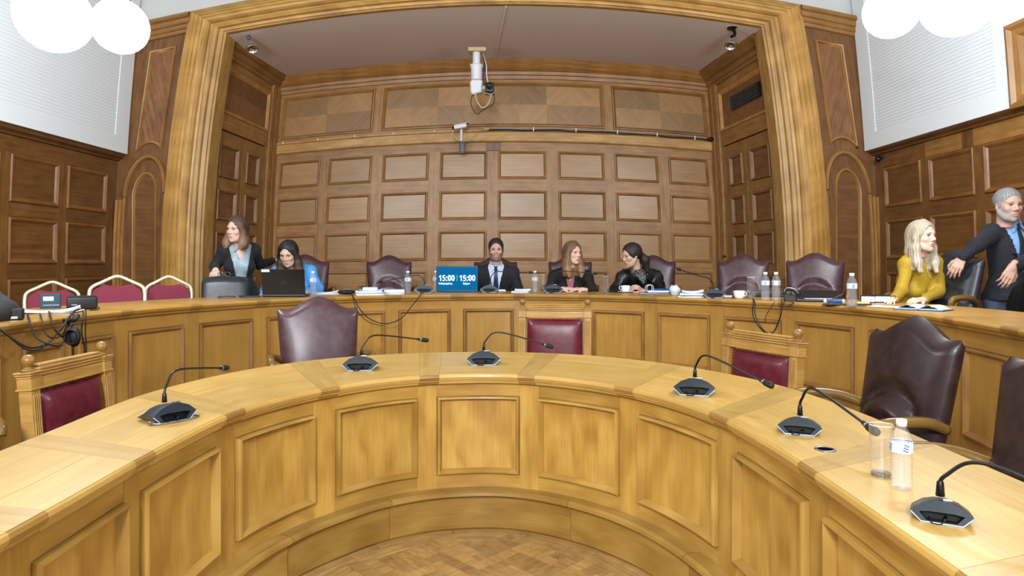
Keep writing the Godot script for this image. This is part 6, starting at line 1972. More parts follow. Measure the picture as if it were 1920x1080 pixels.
func figure(label: String, j: Dictionary, opt: Dictionary) -> Node3D:
	var male: bool = opt.male
	var root: Vector3 = j.root
	var t := thing("person", label, "person", root)
	for key in j.keys():
		if j[key] is Vector3 and not (key.ends_with("_dir") or key in ["pl", "pr"]): j[key] -= root
	if not j.has("fat"): j.fat = 0.88 if male else 0.78
	var side: Vector3 = (j.sr - j.sl).normalized()
	var up: Vector3 = (j.neck - j.pelvis).normalized()
	var front := side.cross(up).normalized()
	# ---- head frame
	var hb := Basis.from_euler(Vector3(opt.pitch, opt.yaw, opt.get("roll", 0.0)))
	var hs: float = opt.size
	var hx := Transform3D(hb.scaled(Vector3.ONE * hs), j.head)
	# ---- one continuous body
	var pts := [j.neck, j.pelvis, j.sl, j.sr, j.el, j.er, j.wl, j.wr, j.hl, j.hr, j.kl, j.kr, j.al, j.ar]
	var q := flesh_box(pts, 0.17, 0.015)
	torso_prims(q, j, 0.0, male)
	leg_prims(q, j, 0.0)
	for e in [[j.al, j.kl], [j.ar, j.kr]]: q.capsule(e[0] + Vector3(0, -0.02, -0.02), e[0] + Vector3(0, -0.035, 0.12), 0.036, 0.03, 0.02)
	q.capsule(j.neck - up * 0.03, hx * Vector3(0, -0.10, -0.026), 0.062 if male else 0.052, 0.056 if male else 0.047, 0.03)
	var body := q.net(MB.new())
	var skin: Color = opt.skin
	paint(body, 0, func(_p: Vector3) -> Color: return skin)
	var hm := head_mesh(male)
	hm.c = PackedColorArray()
	var lip: Color = opt.lip
	var beard = opt.get("beard")
	for p in hm.v:
		var c := skin
		if absf(p.x) < 0.023 and p.z > 0.072 and p.y < -0.0575 and p.y > -0.081: c = skin.lerp(lip, (0.35 if male else 0.6) * (1.0 - smoothstep(0.015, 0.023, absf(p.x))))
		elif beard != null and p.z > -0.01 and (p.y < -0.048 or (p.y < -0.035 and absf(p.x) > 0.04) or absf(p.x) > 0.062 and p.y < 0.0 and p.z > 0.0) and p.y > -0.125 and not (absf(p.x) < 0.012 and p.y > -0.05): c = skin.lerp(beard, opt.stubble)
		elif p.z > 0.055 and absf(absf(p.x) - 0.042) < 0.02 and absf(p.y + 0.03) < 0.02: c = skin.lerp(lip, 0.10)
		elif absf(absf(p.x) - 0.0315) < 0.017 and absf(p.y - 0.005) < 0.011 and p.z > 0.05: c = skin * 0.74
		hm.c.append(Color(c.r, c.g, c.b))
	append_mb(body, hm, hx)
	for e in [[j.wl, j.get("hl_dir"), j.get("pl"), -1.0], [j.wr, j.get("hr_dir"), j.get("pr"), 1.0]]:
		if e[1] != null:
			var from := body.v.size()
			hand_mesh(body, e[0], e[1], e[2], j.get("tl" if e[3] < 0 else "tr", e[3]), j.get("curl", 0.5), 0.98 if male else 0.88)
			paint(body, from, func(_p: Vector3) -> Color: return skin)
	var sm := StandardMaterial3D.new()
	sm.resource_name = "skin"
	sm.vertex_color_use_as_albedo = true
	sm.roughness = 0.5
	sm.subsurf_scatter_enabled = true
	sm.subsurf_scatter_strength = 0.08
	part("body", body, sm, t)
	# ---- face details
	for s in [-1.0, 1.0]:
		var eye := part("eye", mb().ball(hx * Vector3(s * 0.0315, 0.003, 0.0735), Vector3(0.0135, 0.0062, 0.0100) * hs, 12, hb), M.eye_white, t)
		part("iris", mb().ball(hx * Vector3(s * 0.0315 + opt.get("look", 0.0), 0.0032, 0.0812), Vector3(0.0058, 0.0056, 0.0032) * hs, 10, hb), M.iris, eye)
		var br := PackedVector3Array()
		for k in 5: br.append(hx * Vector3(s * (0.014 + k * 0.009), 0.0215 + 0.004 * sin(k * 0.8), 0.0925 - 0.0035 * k - 0.0005 * k * k))
		part("eyebrow", mb().tube(br, PackedFloat32Array([0.0034, 0.0046, 0.0044, 0.0036, 0.002]), 6), opt.brow, t)
		var li := PackedVector3Array()
		for k in 5: li.append(hx * Vector3(s * (0.0165 + k * 0.0075), 0.0072 + 0.003 * sin(k * 0.78), 0.0822 - 0.0012 * k * k * 0.6))
		part("eyelid", mb().tube(li, 0.0021 * hs, 5), opt.brow, t)
	# ---- hair in head coordinates
	var hq := Flesh.new(Vector3(-0.16, opt.get("hair_low", -0.12), -0.22), Vector3(0.16, 0.17, 0.14), 0.0052)
	opt.hair.call(hq)
	var hmesh := hq.net(MB.new())
	var hn := noise(int(absf(root.x) * 977) + 5, 14.0, 2)
	var top_c: Color = opt.hair_top
	var end_c: Color = opt.hair_end
	for k in hmesh.v.size():
		var p := hmesh.v[k]
		var a := atan2(p.x, p.z + 0.03)
		var st := sin(a * 38.0 + 5.0 * hn.get_noise_3d(p.x, p.y * 0.5, p.z)) + 0.7 * sin(a * 83.0 + p.y * 25.0 + 4.0 * hn.get_noise_2d(p.x * 2.0, p.z * 2.0))
		var mixd := smoothstep(0.04, opt.get("hair_low", -0.12) + 0.03, p.y)
		var cc := top_c.lerp(end_c, mixd) * (1.0 + 0.22 * st)
		hmesh.c.append(Color(maxf(cc.r, 0.0), maxf(cc.g, 0.0), maxf(cc.b, 0.0)))
		hmesh.v[k] = hx * (p + hmesh.n[k] * 0.0014 * st)
		hmesh.n[k] = (hb * (hmesh.n[k] + Vector3(cos(a), 0, -sin(a)) * 0.22 * cos(a * 38.0))).normalized()
	part("hair", hmesh, M.hair, t)
	# ---- clothes
	if opt.has("shirt"):
		var sq := flesh_box([j.neck, j.pelvis, j.sl, j.sr], 0.17, 0.013)
		torso_prims(sq, j, 0.006, male, false)
		sq.capsule(j.neck - up * 0.04, j.neck.lerp(hx * Vector3(0, -0.10, -0.01), opt.get("collar", 0.45)), 0.070 if male else 0.060, 0.064 if male else 0.054, 0.02)
		if opt.has("shirt_v"):
			var open: float = opt.shirt_v
			sq.carve(func(p: Vector3) -> float:
				var d: Vector3 = p - j.neck
				return maxf(maxf(absf(d.dot(side)) - 0.004 - 0.42 * maxf(0.0, d.dot(up) + open), -d.dot(up) - open), -d.dot(front)))
		var sh := part("shirt", sq.net(MB.new()), opt.shirt, t)
		if opt.has("tie"):
			var rows := []
			for k in 15:
				var v := k / 14.0
				var hw := (0.016 - 0.006 * v * 8.0 if v < 0.1 else lerpf(0.013, 0.034, v))
				if v < 0.1: hw = lerpf(0.021, 0.014, v / 0.1)
				var c0: Vector3 = j.neck + up * (0.022 - v * 0.34) + front * 0.3
				var row := PackedVector3Array()
				for x in [-1.0, -0.5, 0.0, 0.5, 1.0]:
					var h := sq.hit(c0 + side * x * hw, -front)
					row.append(h + front * (0.013 if v < 0.1 else 0.008) * (1.0 - 0.55 * absf(x)) + front * 0.002)
				rows.append(row)
			rows.reverse()
			var tm := MB.new()
			for r in rows: r.reverse()
			tm.grid(rows)
			part("tie", tm, opt.tie, t)
		if opt.get("points", false):
			for s in [-1.0, 1.0]:
				var a: Vector3 = j.neck + up * 0.012 + front * 0.088 + side * s * 0.006
				var b: Vector3 = j.neck + up * 0.062 + front * 0.030 + side * s * 0.062
				var d: Vector3 = sq.hit(j.neck - up * 0.045 + side * s * 0.050 + front * 0.3, -front, 0.4) + front * 0.012
				var cm := MB.new()
				if s > 0: cm.tri(a, d, b)
				else: cm.tri(a, b, d)
				cm.tube(PackedVector3Array([a, d, b]), 0.0035, 6)
				part("collar", cm, opt.shirt, sh)
	if opt.has("jacket"):
		var jq := flesh_box([j.neck, j.pelvis, j.sl, j.sr, j.el, j.er, j.wl, j.wr] + ([j.hem] if j.has("hem") else []), 0.18, 0.0105)
		torso_prims(jq, j, opt.get("bulk", 0.013), male, true, opt.get("cuff", 0.08))
		if j.has("hem"): jq.capsule(j.pelvis, j.hem, 0.165, 0.175, 0.06)
		if opt.get("high_neck", false): jq.capsule(j.neck - up * 0.04, j.neck + up * 0.01, 0.08, 0.062, 0.03)
		else: jq.blob(j.neck + up * 0.075 + front * 0.02, Vector3(0.075, 0.085, 0.085), 0.012, Basis(side, up, front), true)
		if opt.has("vee"):
			var vd: float = opt.vee
			var vw: float = opt.vee_w
			jq.carve(func(p: Vector3) -> float:
				var d: Vector3 = p - j.neck
				var yy := d.dot(up)
				return maxf(absf(d.dot(side)) - vw * clampf((yy + vd) / vd, 0.0, 1.1) - opt.get("gap", 0.0) * clampf((yy + vd + 0.25) / 0.25, 0.0, 1.0), -(d.dot(front) - 0.0)))
		if opt.has("jacket_end"):
			var floor_y: float = opt.jacket_end - root.y
			jq.carve(func(p: Vector3) -> float: return p.y - floor_y)
		var jm := jq.net(MB.new())
		# cloth folds
		var fn := noise(int(absf(root.z) * 311), 9.0, 2)
		for k in jm.v.size(): jm.v[k] += jm.n[k] * (opt.get("folds", 0.006) * fn.get_noise_3d(jm.v[k].x * 1.6, jm.v[k].y * 0.8, jm.v[k].z * 1.6))
		var jp := part(opt.get("jacket_name", "jacket"), jm, opt.jacket, t)
		if opt.has("vee") and opt.get("lapels", true):
			for s in [-1.0, 1.0]:
				var vd: float = opt.vee
				var vw: float = opt.vee_w
				var rows := []
				for k in 11:
					var v := k / 10.0
					var yy := 0.03 - v * (vd + 0.01)
					var xe: float = vw * clampf((yy + vd) / vd, 0.0, 1.1) + opt.get("gap", 0.0) * 0.9
					var lw := (0.052 - 0.03 * v) * (1.0 if v > 0.28 else 0.55) * (1.0 if v < 0.98 else 0.1)
					var row := PackedVector3Array()
					for x in 4:
						var h := jq.hit(j.neck + up * yy + side * s * (xe + 0.004 + lw * x / 3.0) + front * 0.3, -front, 0.45)
						if (h - j.neck).dot(front) > -0.02: row.append(h + front * (0.006 + 0.004 * sin(PI * x / 3.0)))
					if row.size() == 4: rows.append(row)
				if rows.size() < 3: continue
				if s > 0: rows.reverse()
				part("lapel", MB.new().grid(rows), opt.jacket, jp)
		for e in [[j.el, j.wl, "hl_dir"], [j.er, j.wr, "hr_dir"]]:
			if j.has(e[2]) and opt.has("cuff_mat"):
				var d: Vector3 = (e[1] - e[0]).normalized()
				part("cuff", mb().tube(PackedVector3Array([e[1] - d * 0.045, e[1] - d * 0.012]), 0.034 * j.fat + 0.008, 14, false), opt.cuff_mat, t)
	var lq := flesh_box([j.pelvis, j.hl, j.hr, j.kl, j.kr, j.al, j.ar], 0.16, 0.018)
	lq.blob(j.pelvis, Vector3(0.17, 0.135, 0.13), 0.05, Basis(side, up, front))
	leg_prims(lq, j, 0.014)
	part("trousers", lq.net(MB.new()), opt.trousers, t)
	for e in [[j.al, j.kl], [j.ar, j.kr]]:
		var m := MB.new()
		m.ball(e[0] + Vector3(0, -0.022, 0.055), Vector3(0.048, 0.045, 0.13), 16)
		part("shoe", m, M.black_leather, t)
	return t

func seated(at: Vector3, turn: float, j: Dictionary) -> Dictionary:   # fills in hips, knees and ankles for someone sitting
	var b := Basis(Vector3.UP, turn)
	j.root = Vector3(at.x, 0.32, at.z)
	j.pelvis = Vector3(at.x, at.y, at.z)
	for s in [["l", -1.0], ["r", 1.0]]:
		j["h" + s[0]] = j.pelvis + b * Vector3(s[1] * 0.09, -0.02, 0.02)
		j["k" + s[0]] = j.pelvis + b * Vector3(s[1] * 0.12, 0.0, 0.42)
		j["a" + s[0]] = Vector3(0, 0.39 - j.pelvis.y, 0) + j.pelvis + b * Vector3(s[1] * 0.12, 0.0, 0.44)
	return j

func standing(j: Dictionary, foot: float, turn: float) -> Dictionary:
	var b := Basis(Vector3.UP, turn)
	j.root = Vector3(j.pelvis.x, foot, j.pelvis.z)
	for s in [["l", -1.0], ["r", 1.0]]:
		j["h" + s[0]] = j.pelvis + b * Vector3(s[1] * 0.085, -0.04, 0.0)
		j["a" + s[0]] = Vector3(j.pelvis.x, foot + 0.07, j.pelvis.z) + b * Vector3(s[1] * 0.11, 0, -0.01)
		j["k" + s[0]] = (j["h" + s[0]] + j["a" + s[0]]) * 0.5 + b * Vector3(0, 0, 0.03)
	return j

func short_hair(q: Flesh) -> void:
	q.blob(Vector3(0, 0.044, -0.017), Vector3(0.083, 0.091, 0.102), 0.01)
	q.blob(Vector3(0, -0.004, 0.100), Vector3(0.069, 0.083, 0.064), 0.010, Basis.IDENTITY, true)
	q.blob(Vector3(0, -0.115, 0.0), Vector3(0.12, 0.105, 0.14), 0.010, Basis.IDENTITY, true)
	for s in [-1.0, 1.0]:
		q.capsule(Vector3(s * 0.074, 0.02, 0.022), Vector3(s * 0.074, -0.012, 0.020), 0.009, 0.006, 0.01)

func long_hair(q: Flesh, len: float, full: float, parting: float) -> void:
	q.blob(Vector3(0, 0.044, -0.016), Vector3(0.088, 0.094, 0.106), 0.01)
	q.capsule(Vector3(0, -0.0, -0.06), Vector3(0, -0.12, -0.065), 0.075, 0.07, 0.03)
	q.capsule(Vector3(0, -0.12, -0.065), Vector3(0, -len * 0.9, -0.06), 0.07, 0.05, 0.03)
	for s in [-1.0, 1.0]:
		var pth := [Vector3(s * 0.066, 0.055, 0.02), Vector3(s * 0.082, -0.02, 0.012), Vector3(s * 0.088, -0.09, 0.018), Vector3(s * 0.092, -len * 0.75, 0.028), Vector3(s * 0.084, -len, 0.045)]
		var rr := [0.022, 0.024 * full, 0.032 * full, 0.036 * full, 0.018]
		for k in 4: q.capsule(pth[k], pth[k + 1], rr[k], rr[k + 1], 0.03)
		q.capsule(Vector3(s * 0.085, -0.09, -0.02), Vector3(s * 0.082, -len * 0.9, -0.02), 0.036 * full, 0.03 * full, 0.03)
	q.blob(Vector3(parting * 0.3, -0.022, 0.105), Vector3(0.061, 0.108, 0.078), 0.012, Basis.IDENTITY, true)
	q.blob(Vector3(0, -0.14, 0.09), Vector3(0.05, 0.08, 0.09), 0.012, Basis.IDENTITY, true)
	q.capsule(Vector3(parting, 0.120, 0.018), Vector3(-0.078, 0.012, 0.036), 0.013, 0.012, 0.015)
	q.capsule(Vector3(parting, 0.120, 0.018), Vector3(0.078, 0.012, 0.036), 0.013, 0.012, 0.015)

func build_people() -> void:
	mat("eye_white", Color(0.62, 0.59, 0.57), 0.35)
	mat("iris", Color(0.06, 0.04, 0.03), 0.15)
	mat("dark_brow", Color(0.05, 0.035, 0.03), 0.8)
	mat("brown_brow", Color(0.22, 0.14, 0.09), 0.8)
	mat("fair_brow", Color(0.42, 0.32, 0.22), 0.8)
	mat("grey_brow", Color(0.30, 0.28, 0.27), 0.8)
	var h := mat("hair", Color.WHITE, 0.58)
	h.vertex_color_use_as_albedo = true
	cloth("navy_wool", Color(0.025, 0.036, 0.08))
	cloth("black_wool", Color(0.022, 0.022, 0.028))
	cloth("white_cotton", Color(0.78, 0.84, 0.92), 0.8, 0.06, 0.03)
	cloth("pale_satin", Color(0.55, 0.64, 0.68), 0.4, 0.04, 0.06)
	cloth("sky_knit", Color(0.30, 0.62, 0.92), 0.85, 0.2, 0.1)
	cloth("mustard_crepe", Color(0.69, 0.55, 0.05), 0.7, 0.04, 0.10)
	cloth("blue_silk", Color(0.02, 0.13, 0.34), 0.4, 0.1, 0.1)
	cloth("navy_silk", Color(0.05, 0.08, 0.16), 0.4, 0.1, 0.1)
	cloth("pink_silk", Color(0.68, 0.36, 0.42), 0.45, 0.05, 0.08)
	cloth("light_blue_cotton", Color(0.45, 0.62, 0.82), 0.8, 0.06, 0.04)
	cloth("grey_blue_twill", Color(0.22, 0.30, 0.37), 0.85)
	cloth("charcoal", Color(0.05, 0.055, 0.06))
	cloth("dark_green_nylon", Color(0.010, 0.014, 0.013), 0.95)
	M.dark_green_nylon.rim_enabled = false
	M.dark_green_nylon.metallic_specular = 0.2
	# black and white print of the turtleneck: irregular white meshes on black
	var pr := mat("net_print", Color.WHITE, 0.7)
	var pn := NoiseTexture2D.new()
	pn.width = 128; pn.height = 128; pn.seamless = true
	var cell := FastNoiseLite.new()
	cell.noise_type = FastNoiseLite.TYPE_CELLULAR
	cell.cellular_return_type = FastNoiseLite.RETURN_DISTANCE2_SUB
	cell.frequency = 0.045
	cell.seed = 4
	pn.noise = cell
	var gr := Gradient.new()
	gr.interpolation_mode = Gradient.GRADIENT_INTERPOLATE_CONSTANT
	gr.offsets = PackedFloat32Array([0.0, 0.24])
	gr.colors = PackedColorArray([Color(0.85, 0.87, 0.88), Color(0.02, 0.02, 0.025)])
	pn.color_ramp = gr
	pr.albedo_texture = pn
	pr.uv1_triplanar = true
	pr.uv1_scale = Vector3(8, 8, 8)
	var skin := Color(0.60, 0.37, 0.28)
	var fair := Color(0.72, 0.48, 0.38)
	var rose := Color(0.48, 0.15, 0.14)
	# 1 man in the navy suit
	var j := seated(Vector3(-0.17, 0.80, -7.62), 0.0, {"head": Vector3(-0.171, 1.461, -7.420), "neck": Vector3(-0.173, 1.290, -7.500), "sl": Vector3(-0.353, 1.220, -7.520), "sr": Vector3(0.012, 1.220, -7.520), "el": Vector3(-0.407, 0.997, -7.460), "er": Vector3(0.080, 0.997, -7.460), "wl": Vector3(-0.313, 0.863, -7.400), "wr": Vector3(-0.028, 0.863, -7.400), "hl_dir": Vector3(0.5, -0.1, 0.5), "pl": Vector3(0, -1, 0), "hr_dir": Vector3(-0.5, -0.1, 0.5), "pr": Vector3(0, -1, 0)})
	figure("seated dark-haired man with short beard, navy suit, white shirt and blue tie", j, {"male": true, "size": 0.98, "yaw": 0.04, "pitch": 0.02, "skin": Color(0.56, 0.34, 0.26), "lip": rose, "beard": Color(0.07, 0.05, 0.045), "stubble": 0.62, "brow": M.dark_brow, "hair": short_hair, "hair_top": Color(0.022, 0.018, 0.017), "hair_end": Color(0.022, 0.018, 0.017), "shirt": M.white_cotton, "points": true, "tie": M.blue_silk, "jacket": M.navy_wool, "vee": 0.34, "vee_w": 0.082, "trousers": M.navy_wool})
	# 2 blonde woman in black jacket
	j = seated(Vector3(0.62, 0.80, -7.62), 0.0, {"head": Vector3(0.645, 1.426, -7.360), "neck": Vector3(0.627, 1.249, -7.480), "sl": Vector3(0.456, 1.174, -7.500), "sr": Vector3(0.811, 1.175, -7.480), "el": Vector3(0.378, 1.007, -7.340), "er": Vector3(0.867, 1.008, -7.320), "wl": Vector3(0.512, 1.055, -7.080), "wr": Vector3(0.728, 1.050, -7.060), "hl_dir": Vector3(1.0, 0.1, 0.12), "pl": Vector3(0.1, -0.9, -0.3), "hr_dir": Vector3(-1.0, 0.12, 0.16), "pr": Vector3(-0.1, -0.9, -0.3), "curl": 0.5})
	figure("seated long-haired blonde woman in a black jacket and pink blouse, hands clasped on the bench", j, {"male": false, "size": 0.98, "yaw": 0.62, "pitch": 0.0, "skin": fair, "lip": rose, "brow": M.brown_brow, "hair_low": -0.30, "hair": func(q: Flesh) -> void: long_hair(q, 0.25, 1.1, 0.02), "hair_top": Color(0.16, 0.085, 0.045), "hair_end": Color(0.34, 0.20, 0.095), "shirt": M.pink_silk, "shirt_v": 0.10, "collar": 0.1, "jacket": M.black_wool, "vee": 0.30, "vee_w": 0.055, "trousers": M.black_wool, "cuff": 0.3})
	# 3 dark-haired woman in leather jacket, in profile
	j = seated(Vector3(1.31, 0.80, -7.42), -0.35, {"head": Vector3(1.220, 1.398, -7.080), "neck": Vector3(1.311, 1.217, -7.220), "sl": Vector3(1.146, 1.163, -7.160), "sr": Vector3(1.515, 1.171, -7.320), "el": Vector3(1.035, 1.017, -7.080), "er": Vector3(1.534, 1.005, -7.120), "wl": Vector3(1.155, 1.044, -6.920), "wr": Vector3(1.309, 1.039, -6.920), "hl_dir": Vector3(0.75, 0.45, 0.35), "pl": Vector3(0.6, -0.5, -0.4), "hr_dir": Vector3(-0.75, 0.45, 0.3), "pr": Vector3(-0.6, -0.5, -0.4), "curl": 0.7})
	figure("seated woman in profile with dark tied-back hair, black leather jacket and patterned turtleneck", j, {"male": false, "size": 0.97, "yaw": -1.2, "pitch": 0.22, "skin": Color(0.56, 0.36, 0.28), "lip": rose, "brow": M.dark_brow, "hair_low": -0.24, "hair": func(q: Flesh) -> void:
		short_hair(q)
		q.blob(Vector3(0, 0.03, -0.02), Vector3(0.085, 0.095, 0.104), 0.02)
		q.blob(Vector3(0, -0.010, 0.102), Vector3(0.072, 0.092, 0.068), 0.010, Basis.IDENTITY, true)
		q.blob(Vector3(0, -0.14, 0.04), Vector3(0.10, 0.085, 0.10), 0.010, Basis.IDENTITY, true)
		q.capsule(Vector3(0, -0.02, -0.11), Vector3(0, -0.08, -0.15), 0.036, 0.046, 0.02)
		q.capsule(Vector3(0, -0.08, -0.15), Vector3(-0.02, -0.20, -0.165), 0.046, 0.028, 0.02), "hair_top": Color(0.020, 0.015, 0.014), "hair_end": Color(0.035, 0.022, 0.017), "shirt": pr, "collar": 0.75, "jacket": M.black_leather, "vee": 0.36, "vee_w": 0.05, "folds": 0.018, "bulk": 0.024, "trousers": M.black_wool, "cuff": 0.12})
	# 4 woman in blue at the laptop
	j = seated(Vector3(-2.10, 0.80, -6.98), 0.2, {"head": Vector3(-2.134, 1.406, -6.620), "neck": Vector3(-2.155, 1.268, -6.800), "sl": Vector3(-2.320, 1.210, -6.840), "sr": Vector3(-1.994, 1.221, -6.840), "el": Vector3(-2.410, 1.065, -6.780), "er": Vector3(-1.887, 1.061, -6.740), "wl": Vector3(-2.346, 1.027, -6.560), "wr": Vector3(-1.926, 1.038, -6.520), "hl_dir": Vector3(0.25, -0.05, 0.9), "pl": Vector3(0.1, -1, 0), "hr_dir": Vector3(-0.25, -0.05, 0.9), "pr": Vector3(-0.1, -1, 0), "curl": 0.45})
	figure("seated woman with long dark hair and bright blue jumper bending over the laptop", j, {"male": false, "size": 0.97, "yaw": -0.08, "pitch": 0.36, "skin": Color(0.62, 0.40, 0.32), "lip": rose, "brow": M.dark_brow, "hair_low": -0.26, "hair": func(q: Flesh) -> void: long_hair(q, 0.21, 1.0, -0.01), "hair_top": Color(0.016, 0.013, 0.014), "hair_end": Color(0.12, 0.065, 0.04), "jacket_name": "jumper", "jacket": M.sky_knit, "high_neck": true, "folds": 0.012, "bulk": 0.02, "trousers": M.charcoal, "cuff": 0.06})
	# 5 standing woman in black suit
	j = standing({"pelvis": Vector3(-2.549, 1.045, -6.460), "head": Vector3(-2.516, 1.621, -6.340), "neck": Vector3(-2.519, 1.472, -6.420), "sl": Vector3(-2.654, 1.427, -6.400), "sr": Vector3(-2.425, 1.434, -6.500), "el": Vector3(-2.734, 1.284, -6.380), "er": Vector3(-2.445, 1.305, -6.720), "wl": Vector3(-2.626, 1.256, -6.140), "wr": Vector3(-2.414, 1.349, -7.020), "hl_dir": Vector3(0.35, -0.35, 0.85), "pl": Vector3(0.2, -0.9, 0.1), "hr_dir": Vector3(0.9, -0.1, -0.2), "pr": Vector3(0, -1, 0), "curl": 0.75, "hem": Vector3(-2.544, 0.926, -6.460)}, 0.32, -0.1)
	figure("standing woman with shoulder-length brown hair, black trouser suit and pale satin blouse", j, {"male": false, "size": 0.96, "yaw": -0.32, "pitch": 0.03, "roll": -0.05, "look": -0.002, "skin": Color(0.62, 0.41, 0.33), "lip": rose, "brow": M.brown_brow, "hair_low": -0.22, "hair": func(q: Flesh) -> void: long_hair(q, 0.17, 1.0, -0.02), "hair_top": Color(0.075, 0.040, 0.025), "hair_end": Color(0.26, 0.15, 0.085), "shirt": M.pale_satin, "shirt_v": 0.11, "collar": 0.3, "points": true, "jacket": M.black_wool, "vee": 0.30, "vee_w": 0.06, "gap": 0.035, "trousers": M.black_wool, "cuff": 0.1})
	# 6 woman in mustard
	j = seated(Vector3(3.06, 0.80, -5.36), -0.5, {"head": Vector3(3.041, 1.505, -5.140), "neck": Vector3(3.072, 1.336, -5.220), "sl": Vector3(2.953, 1.300, -5.180), "sr": Vector3(3.233, 1.304, -5.300), "el": Vector3(2.886, 1.102, -5.140), "er": Vector3(3.192, 1.093, -5.180), "wl": Vector3(2.715, 1.049, -4.930), "wr": Vector3(2.918, 1.046, -4.920), "hl_dir": Vector3(-0.6, -0.05, 0.6), "pl": Vector3(0.1, -1, 0.1), "hr_dir": Vector3(-0.9, 0.05, 0.35), "pr": Vector3(-0.2, -0.9, -0.2), "curl": 0.6})
	figure("seated woman with long pale blonde hair in a mustard yellow blouse, papers before her", j, {"male": false, "size": 0.95, "yaw": 0.36, "pitch": -0.04, "skin": fair, "lip": rose, "brow": M.fair_brow, "hair_low": -0.30, "hair": func(q: Flesh) -> void: long_hair(q, 0.27, 0.82, 0.0), "hair_top": Color(0.40, 0.335, 0.245), "hair_end": Color(0.48, 0.415, 0.32), "jacket_name": "blouse", "jacket": M.mustard_crepe, "folds": 0.013, "bulk": 0.008, "vee": 0.16, "vee_w": 0.012, "lapels": false, "trousers": M.charcoal, "cuff": 0.05})
	# 7 grey-bearded man standing at the right
	j = standing({"pelvis": Vector3(3.679, 1.063, -5.120), "head": Vector3(3.606, 1.726, -5.040), "neck": Vector3(3.667, 1.575, -5.120), "sl": Vector3(3.531, 1.527, -5.100), "sr": Vector3(3.819, 1.529, -5.140), "el": Vector3(3.362, 1.442, -5.000), "er": Vector3(3.762, 1.353, -5.000), "wl": Vector3(3.272, 1.346, -5.040), "wr": Vector3(3.482, 1.284, -4.820), "hl_dir": Vector3(-0.55, -0.8, 0.15), "pl": Vector3(0.5, -0.3, -0.85), "hr_dir": Vector3(-0.5, -0.85, 0.1), "pr": Vector3(0.3, -0.1, -0.95), "curl": 0.55, "hem": Vector3(3.671, 1.040, -5.120)}, 0.32, -0.1)
	figure("standing grey-haired bearded man in a dark navy blazer, light blue shirt and tie", j, {"male": true, "size": 0.99, "yaw": -0.06, "pitch": 0.04, "skin": Color(0.46, 0.28, 0.21), "lip": rose, "beard": Color(0.30, 0.28, 0.27), "stubble": 0.8, "brow": M.grey_brow, "hair": short_hair, "hair_top": Color(0.20, 0.20, 0.205), "hair_end": Color(0.26, 0.26, 0.26), "shirt": M.light_blue_cotton, "points": true, "tie": M.navy_silk, "jacket": M.navy_wool, "vee": 0.36, "vee_w": 0.085, "trousers": M.grey_blue_twill, "cuff": 0.06, "jacket_end": 1.03})
	# 8 dark sleeve at the left edge
	j = seated(Vector3(-3.05, 0.78, -3.62), 0.9, {"head": Vector3(-3.140, 1.448, -3.550), "neck": Vector3(-3.139, 1.298, -3.580), "sl": Vector3(-3.224, 1.231, -3.450), "sr": Vector3(-2.913, 1.251, -3.620), "el": Vector3(-2.945, 1.068, -3.300), "er": Vector3(-2.466, 1.062, -3.360), "wl": Vector3(-2.552, 1.031, -3.100), "wr": Vector3(-2.421, 1.030, -3.080), "hl_dir": Vector3(0.9, 0.0, 0.2), "pl": Vector3(0, -1, 0), "hr_dir": Vector3(-0.6, 0, 0.6), "pr": Vector3(0, -1, 0)})
	figure("person cut off by the left edge, only a dark suit sleeve on the bench showing", j, {"male": true, "size": 0.98, "yaw": 0.8, "pitch": 0.0, "skin": skin, "lip": rose, "brow": M.dark_brow, "hair": short_hair, "hair_top": Color(0.03, 0.025, 0.02), "hair_end": Color(0.03, 0.025, 0.02), "shirt": M.white_cotton, "jacket": M.black_wool, "vee": 0.34, "vee_w": 0.08, "trousers": M.charcoal, "bulk": 0.025})
	coat()
	j = {}
	# small things people wear or hold
	var b := thing("pen", "dark pen in the hand of the woman in mustard", "pen", Vector3(2.658, 1.036, -4.880))
	part("barrel", mb().tube(PackedVector3Array([Vector3(-0.045, -0.012, 0.02), Vector3(0.055, 0.03, -0.02)]), 0.004, 8), M.blue_paper, b)
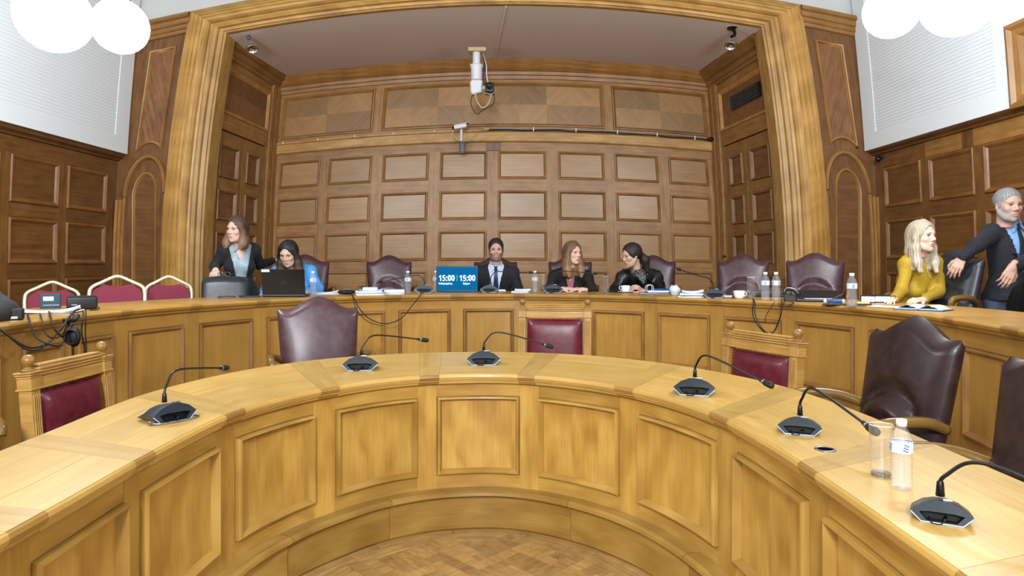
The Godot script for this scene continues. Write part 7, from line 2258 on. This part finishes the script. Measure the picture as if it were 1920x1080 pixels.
	part("tip", mb().tube(PackedVector3Array([Vector3(-0.045, -0.012, 0.02), Vector3(-0.056, -0.0165, 0.0244)]), PackedFloat32Array([0.0035, 0.0008]), 8), M.steel, b)
	b = thing("spectacles", "spectacles held in the hand of the standing woman in black", "spectacles", Vector3(-2.492, 1.219, -6.000))
	for s in [-1.0, 1.0]:
		var ring := PackedVector3Array()
		for k in 17: ring.append(Vector3(s * 0.03 + cos(TAU * k / 16) * 0.024, sin(TAU * k / 16) * 0.018, 0))
		part("rim", mb().tube(ring, 0.0022, 5, false), M.steel, b)
		part("temple", mb().tube(PackedVector3Array([Vector3(s * 0.054, 0.005, 0), Vector3(s * 0.058, 0.0, -0.12)]), 0.0022, 5), M.steel, b)

func coat() -> void:
	office_chair("low dark chair under the coat at the right edge", Vector3(3.06, 0.26, -4.25), deg_to_rad(-82))
	var t := thing("coat", "dark green-black coat hung over a chair back at the right edge", "coat", Vector3(3.31, 0.93, -4.25))
	var q := Flesh.new(Vector3(-0.3, -0.5, -0.4), Vector3(0.3, 0.36, 0.4), 0.013)
	q.capsule(Vector3(0, 0.17, -0.17), Vector3(0, 0.17, 0.17), 0.085, 0.085, 0.05)
	q.blob(Vector3(-0.02, -0.05, 0), Vector3(0.10, 0.30, 0.25), 0.06)
	q.capsule(Vector3(-0.03, 0.16, 0.20), Vector3(-0.12, -0.28, 0.24), 0.07, 0.055, 0.04)
	q.capsule(Vector3(-0.03, 0.16, -0.20), Vector3(-0.10, -0.28, -0.24), 0.07, 0.055, 0.04)
	q.capsule(Vector3(0, 0.24, -0.08), Vector3(0, 0.24, 0.08), 0.04, 0.04, 0.04)
	var m := q.net(MB.new())
	var n := noise(8, 7.0, 2)
	for k in m.v.size(): m.v[k] += m.n[k] * 0.022 * n.get_noise_3dv(m.v[k] * Vector3(1.5, 0.7, 1.5))
	part("coat_shell", m, M.dark_green_nylon, t)
	part("coat_collar", mb().tube(smooth_path([Vector3(-0.05, 0.22, 0.13), Vector3(-0.09, 0.25, 0.06), Vector3(-0.09, 0.25, -0.06), Vector3(-0.05, 0.22, -0.13)], 5), 0.028, 10), M.dark_green_nylon, t)
